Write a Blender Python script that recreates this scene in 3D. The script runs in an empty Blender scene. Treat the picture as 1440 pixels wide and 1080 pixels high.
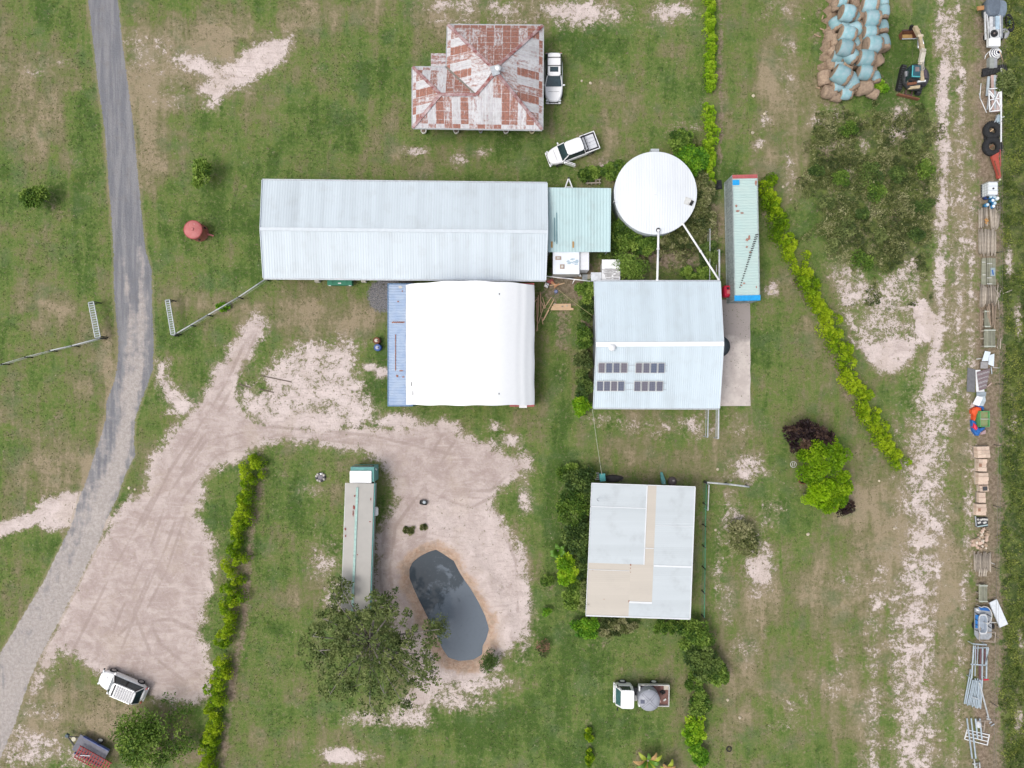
import bpy, bmesh, math, random
import numpy as np
from mathutils import Vector, Matrix
SC = bpy.context.scene
COL = SC.collection
random.seed(7); RNG = np.random.default_rng(11)
H = 70.0            # camera height above the paddock (m)
FPX = 980.0         # focal length in photo pixels
def P(px, py, z=0.0):
    k = (H - z) / FPX
    return ((px - 720) * k, (540 - py) * k, z)
def P2(px, py, z=0.0):
    k = (H - z) / FPX
    return ((px - 720) * k, (540 - py) * k)
def M(n, z=0.0):    # pixels to metres at height z
    return n * (H - z) / FPX

# ------------------------------------------------------------------ materials
MATS = {}
class NT:
    def __init__(s, name):
        s.m = bpy.data.materials.new(name); s.m.use_nodes = True
        s.t = s.m.node_tree; s.n = s.t.nodes; s.l = s.t.links
        s.b = s.n['Principled BSDF']
        MATS[name] = s.m
    def node(s, typ, **kw):
        n = s.n.new(typ)
        for k, v in kw.items():
            if k.startswith('i_'):
                key = k[2:]; key = int(key) if key.isdigit() else key.replace('_', ' ')
                s.set(n.inputs[key], v)
            else: setattr(n, k, v)
        return n
    def set(s, sock, v):
        if isinstance(v, bpy.types.NodeSocket): s.l.new(v, sock)
        elif isinstance(v, (tuple, list)) and len(v) == 3 and sock.type == 'RGBA': sock.default_value = (*v, 1)
        else: sock.default_value = v
    def math(s, op, a, b=None, c=None, clamp=False):
        n = s.n.new('ShaderNodeMath'); n.operation = op; n.use_clamp = clamp
        s.set(n.inputs[0], a)
        if b is not None: s.set(n.inputs[1], b)
        if c is not None: s.set(n.inputs[2], c)
        return n.outputs[0]
    def mix(s, f, a, b, mode='MIX'):
        n = s.n.new('ShaderNodeMix'); n.data_type = 'RGBA'; n.blend_type = mode
        s.set(n.inputs[0], f); s.set(n.inputs[6], a); s.set(n.inputs[7], b)
        return n.outputs[2]
    def noise(s, vec, scale, detail=4, rough=.55, dist=0):
        n = s.n.new('ShaderNodeTexNoise'); s.l.new(vec, n.inputs['Vector'])
        n.inputs['Scale'].default_value = scale; n.inputs['Detail'].default_value = detail
        n.inputs['Roughness'].default_value = rough; n.inputs['Distortion'].default_value = dist
        return n.outputs[0]
    def ss(s, x, lo, hi):
        n = s.n.new('ShaderNodeMapRange'); n.interpolation_type = 'SMOOTHSTEP'
        s.set(n.inputs[0], x); n.inputs[1].default_value = lo; n.inputs[2].default_value = hi
        return n.outputs[0]
    def scalevec(s, vec, xyz):
        n = s.n.new('ShaderNodeMapping'); s.l.new(vec, n.inputs[0]); n.inputs['Scale'].default_value = xyz
        return n.outputs[0]
    def bump(s, h, strength=.3, dist=.02):
        n = s.n.new('ShaderNodeBump'); n.inputs['Strength'].default_value = strength
        n.inputs['Distance'].default_value = dist; s.l.new(h, n.inputs['Height'])
        s.l.new(n.outputs[0], s.b.inputs['Normal'])

def mat(name, col, rough=.6, metal=0., var=.12, scale=3., col2=None, mixamt=.5, bump=0., spec=.4, rand=0.):
    if name in MATS: return MATS[name]
    t = NT(name)
    tc = t.node('ShaderNodeTexCoord').outputs['Object']
    nz = t.noise(tc, scale, 5, .6)
    c2 = col2 if col2 else tuple(max(0, c * (1 - 2.2 * var)) for c in col)
    f = t.ss(nz, .5 - .22, .5 + .22)
    f = t.math('MULTIPLY', f, mixamt if col2 else 1.0)
    c = t.mix(f, col, c2)
    if rand:
        oi = t.node('ShaderNodeObjectInfo').outputs['Random']
        v = t.math('MULTIPLY_ADD', oi, 2 * rand, 1 - rand)
        hs = t.node('ShaderNodeHueSaturation'); t.set(hs.inputs['Color'], c); t.set(hs.inputs['Value'], v); c = hs.outputs[0]
    t.set(t.b.inputs['Base Color'], c)
    t.b.inputs['Roughness'].default_value = rough; t.b.inputs['Metallic'].default_value = metal
    t.b.inputs['Specular IOR Level'].default_value = spec
    if bump: t.bump(t.noise(tc, scale * 4, 3), bump, .03)
    return t.m

def roof_mat(name, col, rib=.2, sheet=.76, var=.06, streak=.08, rust=0., rustcol=(.22, .07, .03), dirt=(.25, .24, .22), dirtamt=.15, rough=.45, length=None, ribdepth=.35):
    """profiled sheet: u (m) runs along the eave, v (m) up the slope"""
    t = NT(name)
    uv = t.node('ShaderNodeUVMap').outputs[0]
    sp = t.node('ShaderNodeSeparateXYZ', i_0=uv)
    u, v = sp.outputs[0], sp.outputs[1]
    cu = t.math('FLOOR', t.math('DIVIDE', u, sheet))
    cv = t.math('FLOOR', t.math('DIVIDE', v, length)) if length else 0.0
    cb = t.node('ShaderNodeCombineXYZ', i_0=cu, i_1=cv)
    wn = t.node('ShaderNodeTexWhiteNoise', noise_dimensions='2D', i_0=cb.outputs[0]).outputs[0]
    st = t.noise(t.scalevec(uv, (1.1, .07, 1)), 1.0, 3, .6)
    sm = t.noise(uv, .6, 6, .6)
    val = t.math('ADD', t.math('MULTIPLY_ADD', wn, var, 1 - var / 2), t.math('MULTIPLY', t.math('SUBTRACT', st, .5), streak * 2.5))
    hs = t.node('ShaderNodeHueSaturation', i_Value=val); t.set(hs.inputs['Color'], col)
    c = t.mix(t.math('MULTIPLY', t.ss(sm, .48, .72), dirtamt), hs.outputs[0], dirt)
    if rust:
        fine = t.noise(t.scalevec(uv, (2.2, 1.2, 1)), 2.6, 8, .72)
        stk = t.noise(t.scalevec(uv, (2.6, .28, 1)), 1.3, 6, .7); k = t.math('ADD', t.math('MULTIPLY_ADD', wn, .34, .10), t.math('ADD', t.math('MULTIPLY', fine, .55), t.math('MULTIPLY', stk, .45)))
        rm = t.ss(k, .94 - rust, 1.13 - rust)
        rc = t.mix(t.ss(t.noise(uv, 5, 5, .7), .35, .65), rustcol, tuple(x * 1.9 for x in rustcol)); c = t.mix(t.math('MULTIPLY', t.ss(t.noise(t.scalevec(uv, (3, .5, 1)), 1.5, 5, .7), .45, .62), .45), c, (.36, .30, .34))
        c = t.mix(t.math('MULTIPLY', rm, .9), c, rc)
        # laps at the sheet ends and rows of fixings
        if length:
            fr = t.math('FRACT', t.math('DIVIDE', v, length / 3))
            ln = t.math('LESS_THAN', t.math('ABSOLUTE', t.math('SUBTRACT', fr, .5)), .04)
            c = t.mix(t.math('MULTIPLY', t.math('MULTIPLY', ln, .5), t.ss(fine, .62, .45)), c, (.62, .6, .6))
        fe = t.math('FRACT', t.math('DIVIDE', u, sheet))
        ed = t.math('LESS_THAN', fe, .08)
        c = t.mix(t.math('MULTIPLY', t.math('MULTIPLY', ed, .55), t.ss(fine, .65, .45)), c, (.62, .62, .64))
    t.set(t.b.inputs['Base Color'], c)
    t.b.inputs['Roughness'].default_value = rough
    t.b.inputs['Specular IOR Level'].default_value = .35
    w = t.math('SINE', t.math('MULTIPLY', u, 2 * math.pi / rib))
    t.bump(w, ribdepth, .02)
    return t.m

# ------------------------------------------------------------------ meshes
class MB:
    def __init__(s, o=(0, 0, 0)):
        s.v = []; s.f = []; s.mi = []; s.uv = []; s.o = Vector(o); s.sm = []
    def add(s, vs, fs, m=0, uvs=None, smooth=False):
        b = len(s.v); s.v += [tuple(p) for p in vs]
        for i, f in enumerate(fs):
            s.f.append([b + k for k in f]); s.mi.append(m); s.sm.append(smooth)
            s.uv.append(uvs[i] if uvs else None)
        return s
    def box(s, c, d, rz=0, m=0, taper=1.0, tilt=None):
        x, y, z = d[0] / 2, d[1] / 2, d[2] / 2; t = taper
        pts = [(-x, -y, -z), (x, -y, -z), (x, y, -z), (-x, y, -z), (-x * t, -y * t, z), (x * t, -y * t, z), (x * t, y * t, z), (-x * t, y * t, z)]
        R = Matrix.Rotation(rz, 3, 'Z')
        if tilt: R = R @ Matrix.Rotation(tilt[0], 3, 'X') @ Matrix.Rotation(tilt[1], 3, 'Y')
        vs = [R @ Vector(p) + Vector(c) for p in pts]
        return s.add(vs, [(3, 2, 1, 0), (4, 5, 6, 7), (0, 1, 5, 4), (1, 2, 6, 5), (2, 3, 7, 6), (3, 0, 4, 7)], m)
    def rings(s, rings, m=0, capb=True, capt=True, smooth=False, mats=None, mt=None):
        """stack of equal-length vertex loops"""
        n = len(rings[0]); vs = [p for r in rings for p in r]; b = len(s.v); s.v += [tuple(p) for p in vs]
        for k in range(len(rings) - 1):
            for i in range(n):
                j = (i + 1) % n
                s.f.append([b + k * n + i, b + k * n + j, b + (k + 1) * n + j, b + (k + 1) * n + i])
                s.mi.append(mats[k] if mats else m); s.sm.append(smooth); s.uv.append(None)
        if capb: s.f.append([b + i for i in range(n)][::-1]); s.mi.append(m); s.sm.append(False); s.uv.append(None)
        if capt: s.f.append([b + (len(rings) - 1) * n + i for i in range(n)]); s.mi.append(m if mt is None else mt); s.sm.append(False); s.uv.append(None)
        return s
    def lathe(s, prof, c=(0, 0, 0), n=20, m=0, axis=None, capb=True, capt=True, smooth=True):
        R = Matrix.Identity(3)
        if axis is not None: R = Vector((0, 0, 1)).rotation_difference(Vector(axis)).to_matrix()
        rs = []
        for r, z in prof:
            rs.append([R @ Vector((max(r, 1e-4) * math.cos(2 * math.pi * i / n), max(r, 1e-4) * math.sin(2 * math.pi * i / n), z)) + Vector(c) for i in range(n)])
        return s.rings(rs, m, capb, capt, smooth)
    def tube(s, a, b, r, n=8, m=0, r2=None, smooth=True):
        a, b = Vector(a), Vector(b); L = (b - a).length
        return s.lathe([(r, 0), (r2 if r2 is not None else r, L)], a, n, m, (b - a), smooth=smooth)
    def bar(s, a, b, w, h=None, m=0):
        """square bar between two points"""
        a, b = Vector(a), Vector(b); h = h or w; d = (b - a); L = d.length; d.normalize()
        up = Vector((0, 0, 1)) if abs(d.z) < .95 else Vector((0, 1, 0))
        x = d.cross(up).normalized() * w / 2; y = x.cross(d).normalized() * h / 2
        vs = [a - x - y, a + x - y, a + x + y, a - x + y, b - x - y, b + x - y, b + x + y, b - x + y]
        return s.add(vs, [(3, 2, 1, 0), (4, 5, 6, 7), (0, 1, 5, 4), (1, 2, 6, 5), (2, 3, 7, 6), (3, 0, 4, 7)], m)
    def path(s, pts, r, n=6, m=0):
        for a, b in zip(pts[:-1], pts[1:]): s.tube(a, b, r, n, m)
        return s
    def prism(s, pts, z0, z1, m=0, mt=None):
        n = len(pts)
        ar = sum(pts[i][0] * pts[(i + 1) % n][1] - pts[(i + 1) % n][0] * pts[i][1] for i in range(n))
        if ar < 0: pts = pts[::-1]
        return s.rings([[(p[0], p[1], z0) for p in pts], [(p[0], p[1], z1) for p in pts]], m, mt=mt)
    def panel(s, pts, th=.05, m=0, e=None, me=None):
        """roof sheet: 3-D polygon (ccw from above); u runs along edge pts[0]-pts[1] or direction e"""
        pts = [Vector(p) for p in pts]; n = len(pts)
        nr = Vector((0, 0, 0))
        for i in range(n): nr += pts[i].cross(pts[(i + 1) % n])
        nr.normalize()
        if nr.z < 0: pts = pts[::-1]; nr = -nr
        eu = (Vector(e) if e else (pts[1] - pts[0])); eu = (eu - nr * eu.dot(nr)).normalized(); ev = nr.cross(eu)
        o = pts[0]; uv = [((p - o).dot(eu) + 50, (p - o).dot(ev) + 50) for p in pts]
        b = len(s.v); s.v += [tuple(p) for p in pts] + [tuple(p - nr * th) for p in pts]
        s.f.append([b + i for i in range(n)]); s.mi.append(m); s.sm.append(False); s.uv.append(uv)
        s.f.append([b + n + i for i in range(n)][::-1]); s.mi.append(m); s.sm.append(False); s.uv.append(uv[::-1])
        for i in range(n):
            j = (i + 1) % n
            s.f.append([b + i, b + n + i, b + n + j, b + j]); s.mi.append(m if me is None else me); s.sm.append(False); s.uv.append(None)
        return s
    def grid(s, fn, nu, nv, m=0, smooth=True, uv=False):
        b = len(s.v)
        for j in range(nv + 1):
            for i in range(nu + 1): s.v.append(tuple(fn(i / nu, j / nv)))
        w = nu + 1
        for j in range(nv):
            for i in range(nu):
                s.f.append([b + j * w + i, b + j * w + i + 1, b + (j + 1) * w + i + 1, b + (j + 1) * w + i]); s.mi.append(m); s.sm.append(smooth)
                s.uv.append([(q[0], q[1]) for q in (s.v[b + j * w + i], s.v[b + j * w + i + 1], s.v[b + (j + 1) * w + i + 1], s.v[b + (j + 1) * w + i])] if uv else None)
        return s
    def mesh(s, name, mats):
        me = bpy.data.meshes.new(name)
        o = s.o
        me.from_pydata([(p[0] - o.x, p[1] - o.y, p[2] - o.z) for p in s.v], [], s.f)
        for m in (mats if isinstance(mats, (list, tuple)) else [mats]): me.materials.append(m)
        me.polygons.foreach_set('material_index', s.mi)
        me.polygons.foreach_set('use_smooth', s.sm)
        if any(u is not None for u in s.uv):
            ul = me.uv_layers.new(name='UVMap'); k = 0; data = []
            for f, u in zip(s.f, s.uv):
                data += (list(sum(([a, b] for a, b in u), [])) if u is not None else [0.0] * (2 * len(f)))
            ul.data.foreach_set('uv', data)
        me.update(); return me
    def build(s, name, mats, parent=None, bevel=0):
        me = s.mesh(name, mats)
        if bevel:
            bm = bmesh.new(); bm.from_mesh(me)
            bmesh.ops.bevel(bm, geom=bm.edges[:], offset=bevel, segments=2, affect='EDGES', clamp_overlap=True)
            bm.to_mesh(me); bm.free()
        ob = bpy.data.objects.new(name, me); COL.objects.link(ob)
        if parent is not None: ob.parent = parent
        elif tuple(s.o) != (0, 0, 0): ob.location = s.o
        return ob
def tag(o, label=None, cat=None, group=None, kind=None):
    if label: o['label'] = label
    if cat: o['category'] = cat
    if group: o['group'] = group
    if kind: o['kind'] = kind
    elif cat: o['kind'] = 'thing'
    return o
def thing(name, label, cat, loc=(0, 0, 0), rz=0, group=None):
    o = bpy.data.objects.new(name, None); COL.objects.link(o); o.empty_display_size = .3
    o.location = loc; o.rotation_euler = (0, 0, rz)
    return tag(o, label, cat, group)
def copy_tree(o, parent=None):
    c = o.copy(); COL.objects.link(c)
    if parent is not None: c.parent = parent
    for ch in [x for x in bpy.data.objects if x.parent == o]: copy_tree(ch, c)
    return c
# ------------------------------------------------------------------ ground
def axis(lo, hi, step, far):
    core = np.arange(lo, hi + step / 2, step)
    g = []; d = step; x = hi
    while x < far:
        d *= 1.35; x += d; g.append(x)
    g2 = []; d = step; x = lo
    while x > -far:
        d *= 1.35; x -= d; g2.append(x)
    return np.concatenate([np.array(g2[::-1]), core, np.array(g)])
GX = axis(-60, 60, .2, 900); GY = axis(-45, 45, .2, 900)
XX, YY = np.meshgrid(GX, GY)
PXX = 720 + XX * FPX / H; PYY = 540 - YY * FPX / H      # ground plan in photo-map units (14 per metre)
def vnoise(x, y, seed, sc):
    r = np.random.default_rng(seed).random((64, 64)); u = x * sc; v = y * sc
    i = np.floor(u).astype(int); j = np.floor(v).astype(int); fu = u - i; fv = v - j
    fu = fu * fu * (3 - 2 * fu); fv = fv * fv * (3 - 2 * fv)
    g = lambda a, b: r[a % 64, b % 64]
    return (g(i, j) * (1 - fu) + g(i + 1, j) * fu) * (1 - fv) + (g(i, j + 1) * (1 - fu) + g(i + 1, j + 1) * fu) * fv
def sdf(poly, X=None, Y=None):
    """signed distance (map units), positive inside"""
    X = PXX if X is None else X; Y = PYY if Y is None else Y
    n = len(poly); d = np.full(X.shape, 1e9); ins = np.zeros(X.shape, bool)
    for i in range(n):
        x0, y0 = poly[i]; x1, y1 = poly[(i + 1) % n]
        ex, ey = x1 - x0, y1 - y0
        t = np.clip(((X - x0) * ex + (Y - y0) * ey) / (ex * ex + ey * ey + 1e-9), 0, 1)
        d = np.minimum(d, (X - x0 - t * ex) ** 2 + (Y - y0 - t * ey) ** 2)
        c = (y0 > Y) != (y1 > Y)
        with np.errstate(divide='ignore', invalid='ignore'):
            xi = x0 + (Y - y0) * ex / (ey if ey else 1e-9)
        ins ^= c & (X < xi)
    d = np.sqrt(d); return np.where(ins, d, -d)
def pdist(pts, X=None, Y=None):
    X = PXX if X is None else X; Y = PYY if Y is None else Y
    d = np.full(X.shape, 1e9)
    for (x0, y0), (x1, y1) in zip(pts[:-1], pts[1:]):
        ex, ey = x1 - x0, y1 - y0
        t = np.clip(((X - x0) * ex + (Y - y0) * ey) / (ex * ex + ey * ey + 1e-9), 0, 1)
        d = np.minimum(d, (X - x0 - t * ex) ** 2 + (Y - y0 - t * ey) ** 2)
    return np.sqrt(d)
def soft(sd, w): return np.clip(.5 + sd / (2 * w), 0, 1)
def ell(cx, cy, rx, ry, a=0):
    c, s_ = math.cos(math.radians(a)), math.sin(math.radians(a))
    X = (PXX - cx) * c + (PYY - cy) * s_; Y = -(PXX - cx) * s_ + (PYY - cy) * c
    return np.exp(-((X / rx) ** 2 + (Y / ry) ** 2) * 1.0)

ROAD = [(124,-300),(124,0),(131,60),(138,120),(147,180),(150,215),(153,260),(157,310),(160,360),(160,405),(163,440),(167,480),(165,520),(158,545),(150,565),(149,590),(140,620),(131,645),(124,670),(112,700),(100,740),(60,820),(30,870),(0,920),(-200,1250),
        (-120,1250),(0,1068),(20,1020),(40,960),(55,925),(80,880),(110,820),(140,760),(150,730),(165,700),(175,670),(190,640),(188,620),(190,590),(200,560),(215,520),(216,480),(214,440),(213,380),(204,350),(199,300),(193,240),(188,180),(180,120),(172,60),(166,0),(166,-300)]
YARD = [(360,443),(378,452),(372,470),(360,490),(352,505),(335,530),(330,545),(338,570),(360,588),(420,600),(480,600),(530,602),(570,600),(620,590),(640,598),(650,612),(690,622),(712,640),(745,642),(740,662),(700,690),(692,702),(700,720),(718,750),(733,790),(745,830),(748,870),(740,890),(720,915),(700,925),(705,942),(680,950),(640,960),(612,975),(600,1000),(560,990),(570,970),(590,950),(575,925),(560,900),(540,860),(525,840),(528,760),(535,735),(552,715),(556,700),(553,685),(540,660),(530,645),(510,636),(480,632),(440,625),(400,622),(370,625),(355,635),(345,645),(320,655),(300,660),(285,675),(285,690),(290,700),(280,715),(275,725),(290,740),(300,770),(302,800),(298,830),(290,850),(288,870),(283,890),(287,910),(296,935),(297,975),(285,988),(250,990),(215,985),(190,962),(130,945),(108,925),(85,915),(75,935),(60,955),(48,972),(40,990),(55,925),(100,830),(130,770),(150,745),(165,715),(185,700),(205,690),(210,660),(215,640),(232,625),(235,610),(262,585),(270,575),(290,550),(295,530),(310,510),(330,480),(345,455)]
PATCH = [(365,518),(390,505),(400,490),(430,478),(470,478),(480,470),(500,475),(512,485),(500,500),(505,520),(512,545),(520,560),(532,588),(525,602),(480,608),(360,600),(330,560),(340,540),(370,545)]
POND = [(575,803),(579,794),(590,785),(602,779),(612,776),(622,782),(637,792),(645,808),(652,819),(660,830),(672,850),(682,870),(687,888),(683,903),(678,912),(677,924),(665,931),(645,933),(630,928),(621,915),(612,893),(600,870),(590,850),(581,830),(575,815)]
RIGHTBARE = [(1165,362),(1200,372),(1230,392),(1260,378),(1290,350),(1300,390),(1300,415),(1292,430),(1318,450),(1318,470),(1300,490),(1280,505),(1265,522),(1238,522),(1218,503),(1195,468),(1178,432),(1165,395)]
sand = np.zeros(XX.shape)
def S(a): global sand; sand = np.maximum(sand, a)
S(soft(sdf(YARD) - 2, 17)); S(soft(sdf(PATCH), 16) * .63); S(ell(430, 590, 110, 20) * .85); S(ell(560, 592, 40, 14) * .8)
S(soft(sdf([(217,503),(238,512),(235,525),(250,545),(262,560),(285,570),(262,588),(240,578),(228,560),(220,535)]), 12) * .74)
S(soft(sdf([(226,80),(260,70),(290,75),(315,85),(350,62),(385,50),(415,46),(412,70),(400,90),(375,105),(340,130),(318,140),(305,160),(288,155),(290,140),(268,128),(285,110),(258,102)]), 12) * .62)
S(soft(sdf([(340,70),(385,52),(412,50),(398,88),(350,115),(318,132),(325,95)]), 9) * .8)
S(soft(sdf(RIGHTBARE), 10) * .47); S(soft(sdf([(1283,424),(1300,420),(1317,446),(1319,470),(1303,484),(1288,470)]), 6))
S(soft(sdf([(1195,475),(1225,482),(1262,470),(1300,478),(1280,507),(1265,524),(1238,524),(1216,504)]), 9) * .8)
S(soft(10 - pdist([(-200,800),(0,745),(30,735),(75,716),(110,700)]), 6) * .95)
S(soft(24 - pdist([(75,722),(105,715),(130,730)]), 10))
for cx, cy, rx, ry, v in [(635,8,55,16,.5),(705,12,45,14,.5),(815,18,75,22,.6),(945,18,36,20,.58),(520,516,12,7,.7),(538,524,14,9,.7),(1050,660,34,26,.5),(1068,800,26,46,.62),(1030,730,22,50,.36),(1020,850,16,50,.34),(1085,720,20,30,.34),(1050,910,24,30,.36),(1010,800,10,70,.34),(1110,1000,40,40,.3),(1180,960,40,60,.3),(1200,820,30,40,.32),(60,1000,40,20,.36),(100,1065,40,20,.4),(640,965,70,20,.58),(600,960,30,30,.6),(733,800,12,60,.6),(738,700,14,30,.5),(1060,770,20,26,.5),
    (482,1062,34,14,.85),(455,790,26,40,.45),(470,840,24,36,.46),(520,1010,40,18,.5),(575,1008,40,20,.58),(640,985,60,18,.54),(690,960,40,20,.5),(725,800,20,60,.5),(735,880,18,50,.55),(30,1050,70,36,.5),
    (1265,172,22,38,.55),(1150,170,30,22,.3),(205,75,50,40,.36),(1085,410,14,12,.6),(978,600,36,24,.42),(915,600,60,18,.34),(1040,600,30,20,.33),(760,420,30,30,.15),(645,222,16,12,.5),(678,214,16,8,.5),(590,212,30,9,.4),(866,100,10,9,.35),(812,190,8,6,.3),
    (1265,95,16,9,.3),(965,180,30,10,.3),(840,232,40,12,.3),(1065,205,14,10,.45),(1075,170,10,14,.4),(45,100,30,14,.3),(80,90,20,20,.28),(720,620,24,14,.5),(700,600,20,10,.4),(735,655,18,24,.5),(560,750,16,60,.6),(1425,600,8,40,.3),(1418,370,7,26,.6),(1432,1010,7,24,.6),(1432,450,6,30,.5),(1436,900,6,40,.4),
    (1335,30,24,60,.35),(740,30,100,8,.3),(640,30,60,8,.3),(1300,260,26,20,.25),(1170,160,20,14,.42),(1110,90,20,60,.3),(1110,240,16,40,.34),(1100,12,30,20,.3),(240,120,60,40,.3),(860,590,60,14,.3),(790,520,8,30,.15),(455,670,9,8,.4),(440,690,22,16,.3),(1195,240,14,20,.4),(1215,205,10,16,.4),(1168,205,20,10,.35),(1230,290,18,30,.3)]:
    S(ell(cx, cy, rx, ry) * v * 1.15)
lane1 = [(1325,-200),(1325,0),(1322,40),(1330,75),(1325,130),(1328,200),(1325,260),(1325,310),(1322,380),(1322,430),(1318,480),(1310,530),(1300,590),(1300,650),(1300,720),(1292,780),(1286,850),(1278,920),(1276,1000),(1272,1080),(1270,1300)]
lane2 = [(1348,-200),(1345,0),(1342,40),(1350,100),(1350,200),(1352,280),(1354,330),(1348,380),(1350,430),(1345,480),(1342,520),(1335,560),(1325,620),(1322,700),(1318,800),(1310,900),(1308,1000),(1305,1300)]
S(np.exp(-(pdist(lane1) / 13) ** 2) * np.where(PYY < 560, .60, .50) * (.78 + .5 * vnoise(PXX, PYY, 63, 1 / 34))); S(ell(1322, 62, 12, 34) * .62); S(ell(1338, 45, 7, 22) * .6); S(np.exp(-(pdist(lane2) / 12) ** 2) * .46)
S(np.exp(-(pdist([(1336,-200),(1336,560)]) / 26) ** 2) * .36)
S(np.exp(-(pdist([(1330,520),(1300,620),(1300,760),(1285,860),(1285,1000),(1280,1300)]) / 46) ** 2) * .53)
S(np.exp(-(pdist([(1250,780),(1230,860),(1225,960),(1225,1100)]) / 22) ** 2) * .38)
S(np.exp(-(pdist([(1365,220),(1366,600),(1362,760),(1350,900),(1345,1080)]) / 12) ** 2) * .40)
psd = sdf(POND)
S(soft(psd + 26, 8))
road = soft(sdf(ROAD), 4)
# dry / lush map: (cx, cy, rx, ry, value, angle)
dry = .36 + .42 * (vnoise(PXX, PYY, 5, 1 / 60) - .5) + .28 * (vnoise(PXX, PYY, 6, 1 / 24) - .5)
DRY = [(70,120,60,60,.35),(30,200,60,60,.2),(90,20,60,40,-.1),(110,150,20,90,-.15),(60,420,90,60,.2),(95,460,60,40,.25),(60,560,70,40,-.12),(90,640,60,50,.35),(40,680,40,30,.2),(40,300,50,70,-.1),(40,790,60,40,-.2),
 (270,60,90,60,.4),(230,120,60,50,.45),(215,200,30,60,.35),(240,230,40,20,.25),(460,60,60,50,.05),(420,160,110,60,-.22),(340,30,60,30,.2),(520,80,60,60,-.12),(560,225,160,16,.1),(320,290,50,60,-.25),(240,330,30,40,-.12),(290,420,70,22,.32),(235,390,25,60,.25),(320,400,40,20,-.2),(260,470,60,30,-.15),(290,490,50,30,.05),(450,440,80,30,.32),(520,450,60,40,.3),(380,480,30,30,-.1),
 (530,540,30,40,-.25),(560,590,60,20,-.1),(850,60,60,50,-.28),(850,110,90,50,.16),(900,80,60,60,-.05),(950,100,50,80,-.2),(900,200,60,20,.15),(700,10,140,40,.3),(480,30,80,30,.2),(1080,80,60,120,.22),(1040,100,20,100,-.2),(1110,150,40,90,.3),(1095,240,40,60,.2),(1145,60,24,60,-.15),(1240,150,60,20,-.4),(1250,60,26,60,-.45),(1290,130,40,40,-.2),(1350,150,30,300,.35),(1340,800,60,300,.42),(1230,900,60,200,.32),(1120,900,60,90,.1),(1060,820,60,120,.30),(40,1050,90,40,.35),(480,460,70,20,.25),(300,100,90,30,.2),(60,160,60,50,.2),(1100,1040,60,60,.05),(1000,640,80,40,.12),
 (1120,500,50,110,.1),(1170,540,40,80,.05),(1090,600,60,60,-.08),(1190,690,60,60,.2),(1120,760,60,40,-.1),(1250,730,50,60,.3),(1150,820,60,60,.12),(790,560,22,130,-.32),(830,600,100,30,-.1),(790,720,26,110,-.35),(760,900,50,100,-.12),(850,920,100,70,-.18),(900,930,70,24,-.15),(700,1030,120,50,-.2),(620,1040,60,30,.02),(430,700,36,120,-.2),(400,960,60,100,-.1),(440,780,50,80,.32),(380,800,20,140,-.18),(330,760,14,80,-.3),(310,700,22,40,-.3),(540,1050,140,40,.0),(660,1000,80,30,-.1),(360,1050,24,80,.2),(440,1060,50,40,.25),
 (120,1000,80,50,.5),(230,1040,60,40,.35),(330,900,14,200,.35),(1400,540,24,700,-.1),(1425,300,20,300,-.1),(1425,800,24,300,-.25),(870,640,60,30,.25),(760,640,20,30,.1),(980,1000,20,100,.1),(1020,980,30,90,.25),(1050,500,30,60,-.2),(1060,920,40,50,.2),(800,1000,60,60,-.1),(850,1050,40,40,-.1),(180,600,14,110,.35),(205,660,20,40,.3),(150,300,10,400,.12),(205,120,14,200,.2),(420,860,60,60,.1),(1180,870,50,200,.12)]
for t_ in DRY: dry += t_[4] * ell(*t_[:4])
dry += .3 * np.exp(-(pdist([(150,470),(155,560),(140,620),(110,700)]) / 10) ** 2)
earth = np.zeros(XX.shape)
def E(a): global earth; earth = np.maximum(earth, a)
E(np.exp(-(pdist([(1390,-300),(1390,1300)]) / 27) ** 2) * .80)
E(np.exp(-(pdist([(372,660),(352,760),(345,860),(328,960),(312,1080),(300,1200)]) / 9) ** 2) * .62)
E(np.exp(-(pdist([(1075,300),(1110,380),(1150,455),(1180,530),(1215,600),(1245,660)]) / 8) ** 2) * .5)
E(np.exp(-(pdist([(1012,-100),(1014,130),(1012,240)]) / 6) ** 2) * .6)
E(np.exp(-(pdist([(990,100),(990,160),(960,180),(900,195)]) / 5) ** 2) * .4)
for cx, cy, rx, ry, v in [(800,395,60,45,.85),(790,460,14,40,.7),(960,360,60,26,.75),(915,350,30,20,.8),(1005,330,20,80,.6),(780,290,20,60,.3),(850,235,40,20,.5),(850,900,30,20,.3),(260,1050,60,40,.45),(200,1050,90,40,.35),(790,740,14,90,.3),(1160,600,40,60,.2),(455,671,8,7,.9),(70,285,16,18,.5),(290,256,14,14,.45),(82,585,14,12,.45),(1172,200,16,10,.6),(1160,215,18,12,.6),(1170,150,26,14,.6),(1150,30,8,60,.5),(1230,260,30,60,.4),(770,820,16,16,.5),(772,860,14,14,.5),(763,912,16,16,.5),(860,672,40,8,.7),(915,675,20,8,.5),(945,675,14,8,.6),(1210,330,50,40,.5),(1170,260,24,50,.45),(1262,300,24,40,.5),(1200,190,20,24,.5),(290,905,10,60,.0),(1128,676,18,14,.4),(829,1040,8,50,.4),(1240,118,18,10,.6),(1395,540,30,900,.2),(865,975,20,10,.1)]:
    E(ell(cx, cy, rx, ry) * v)
bank = soft(psd + 16, 10) * (.72 + .5 * vnoise(PXX, PYY, 37, 1 / 18))
pale = 1 - soft(sdf([(x, y) for x, y in YARD if y < 2000]) - 4, 14) * np.where((PXX > 600) & (PYY > 700), .25, 1)
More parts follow.
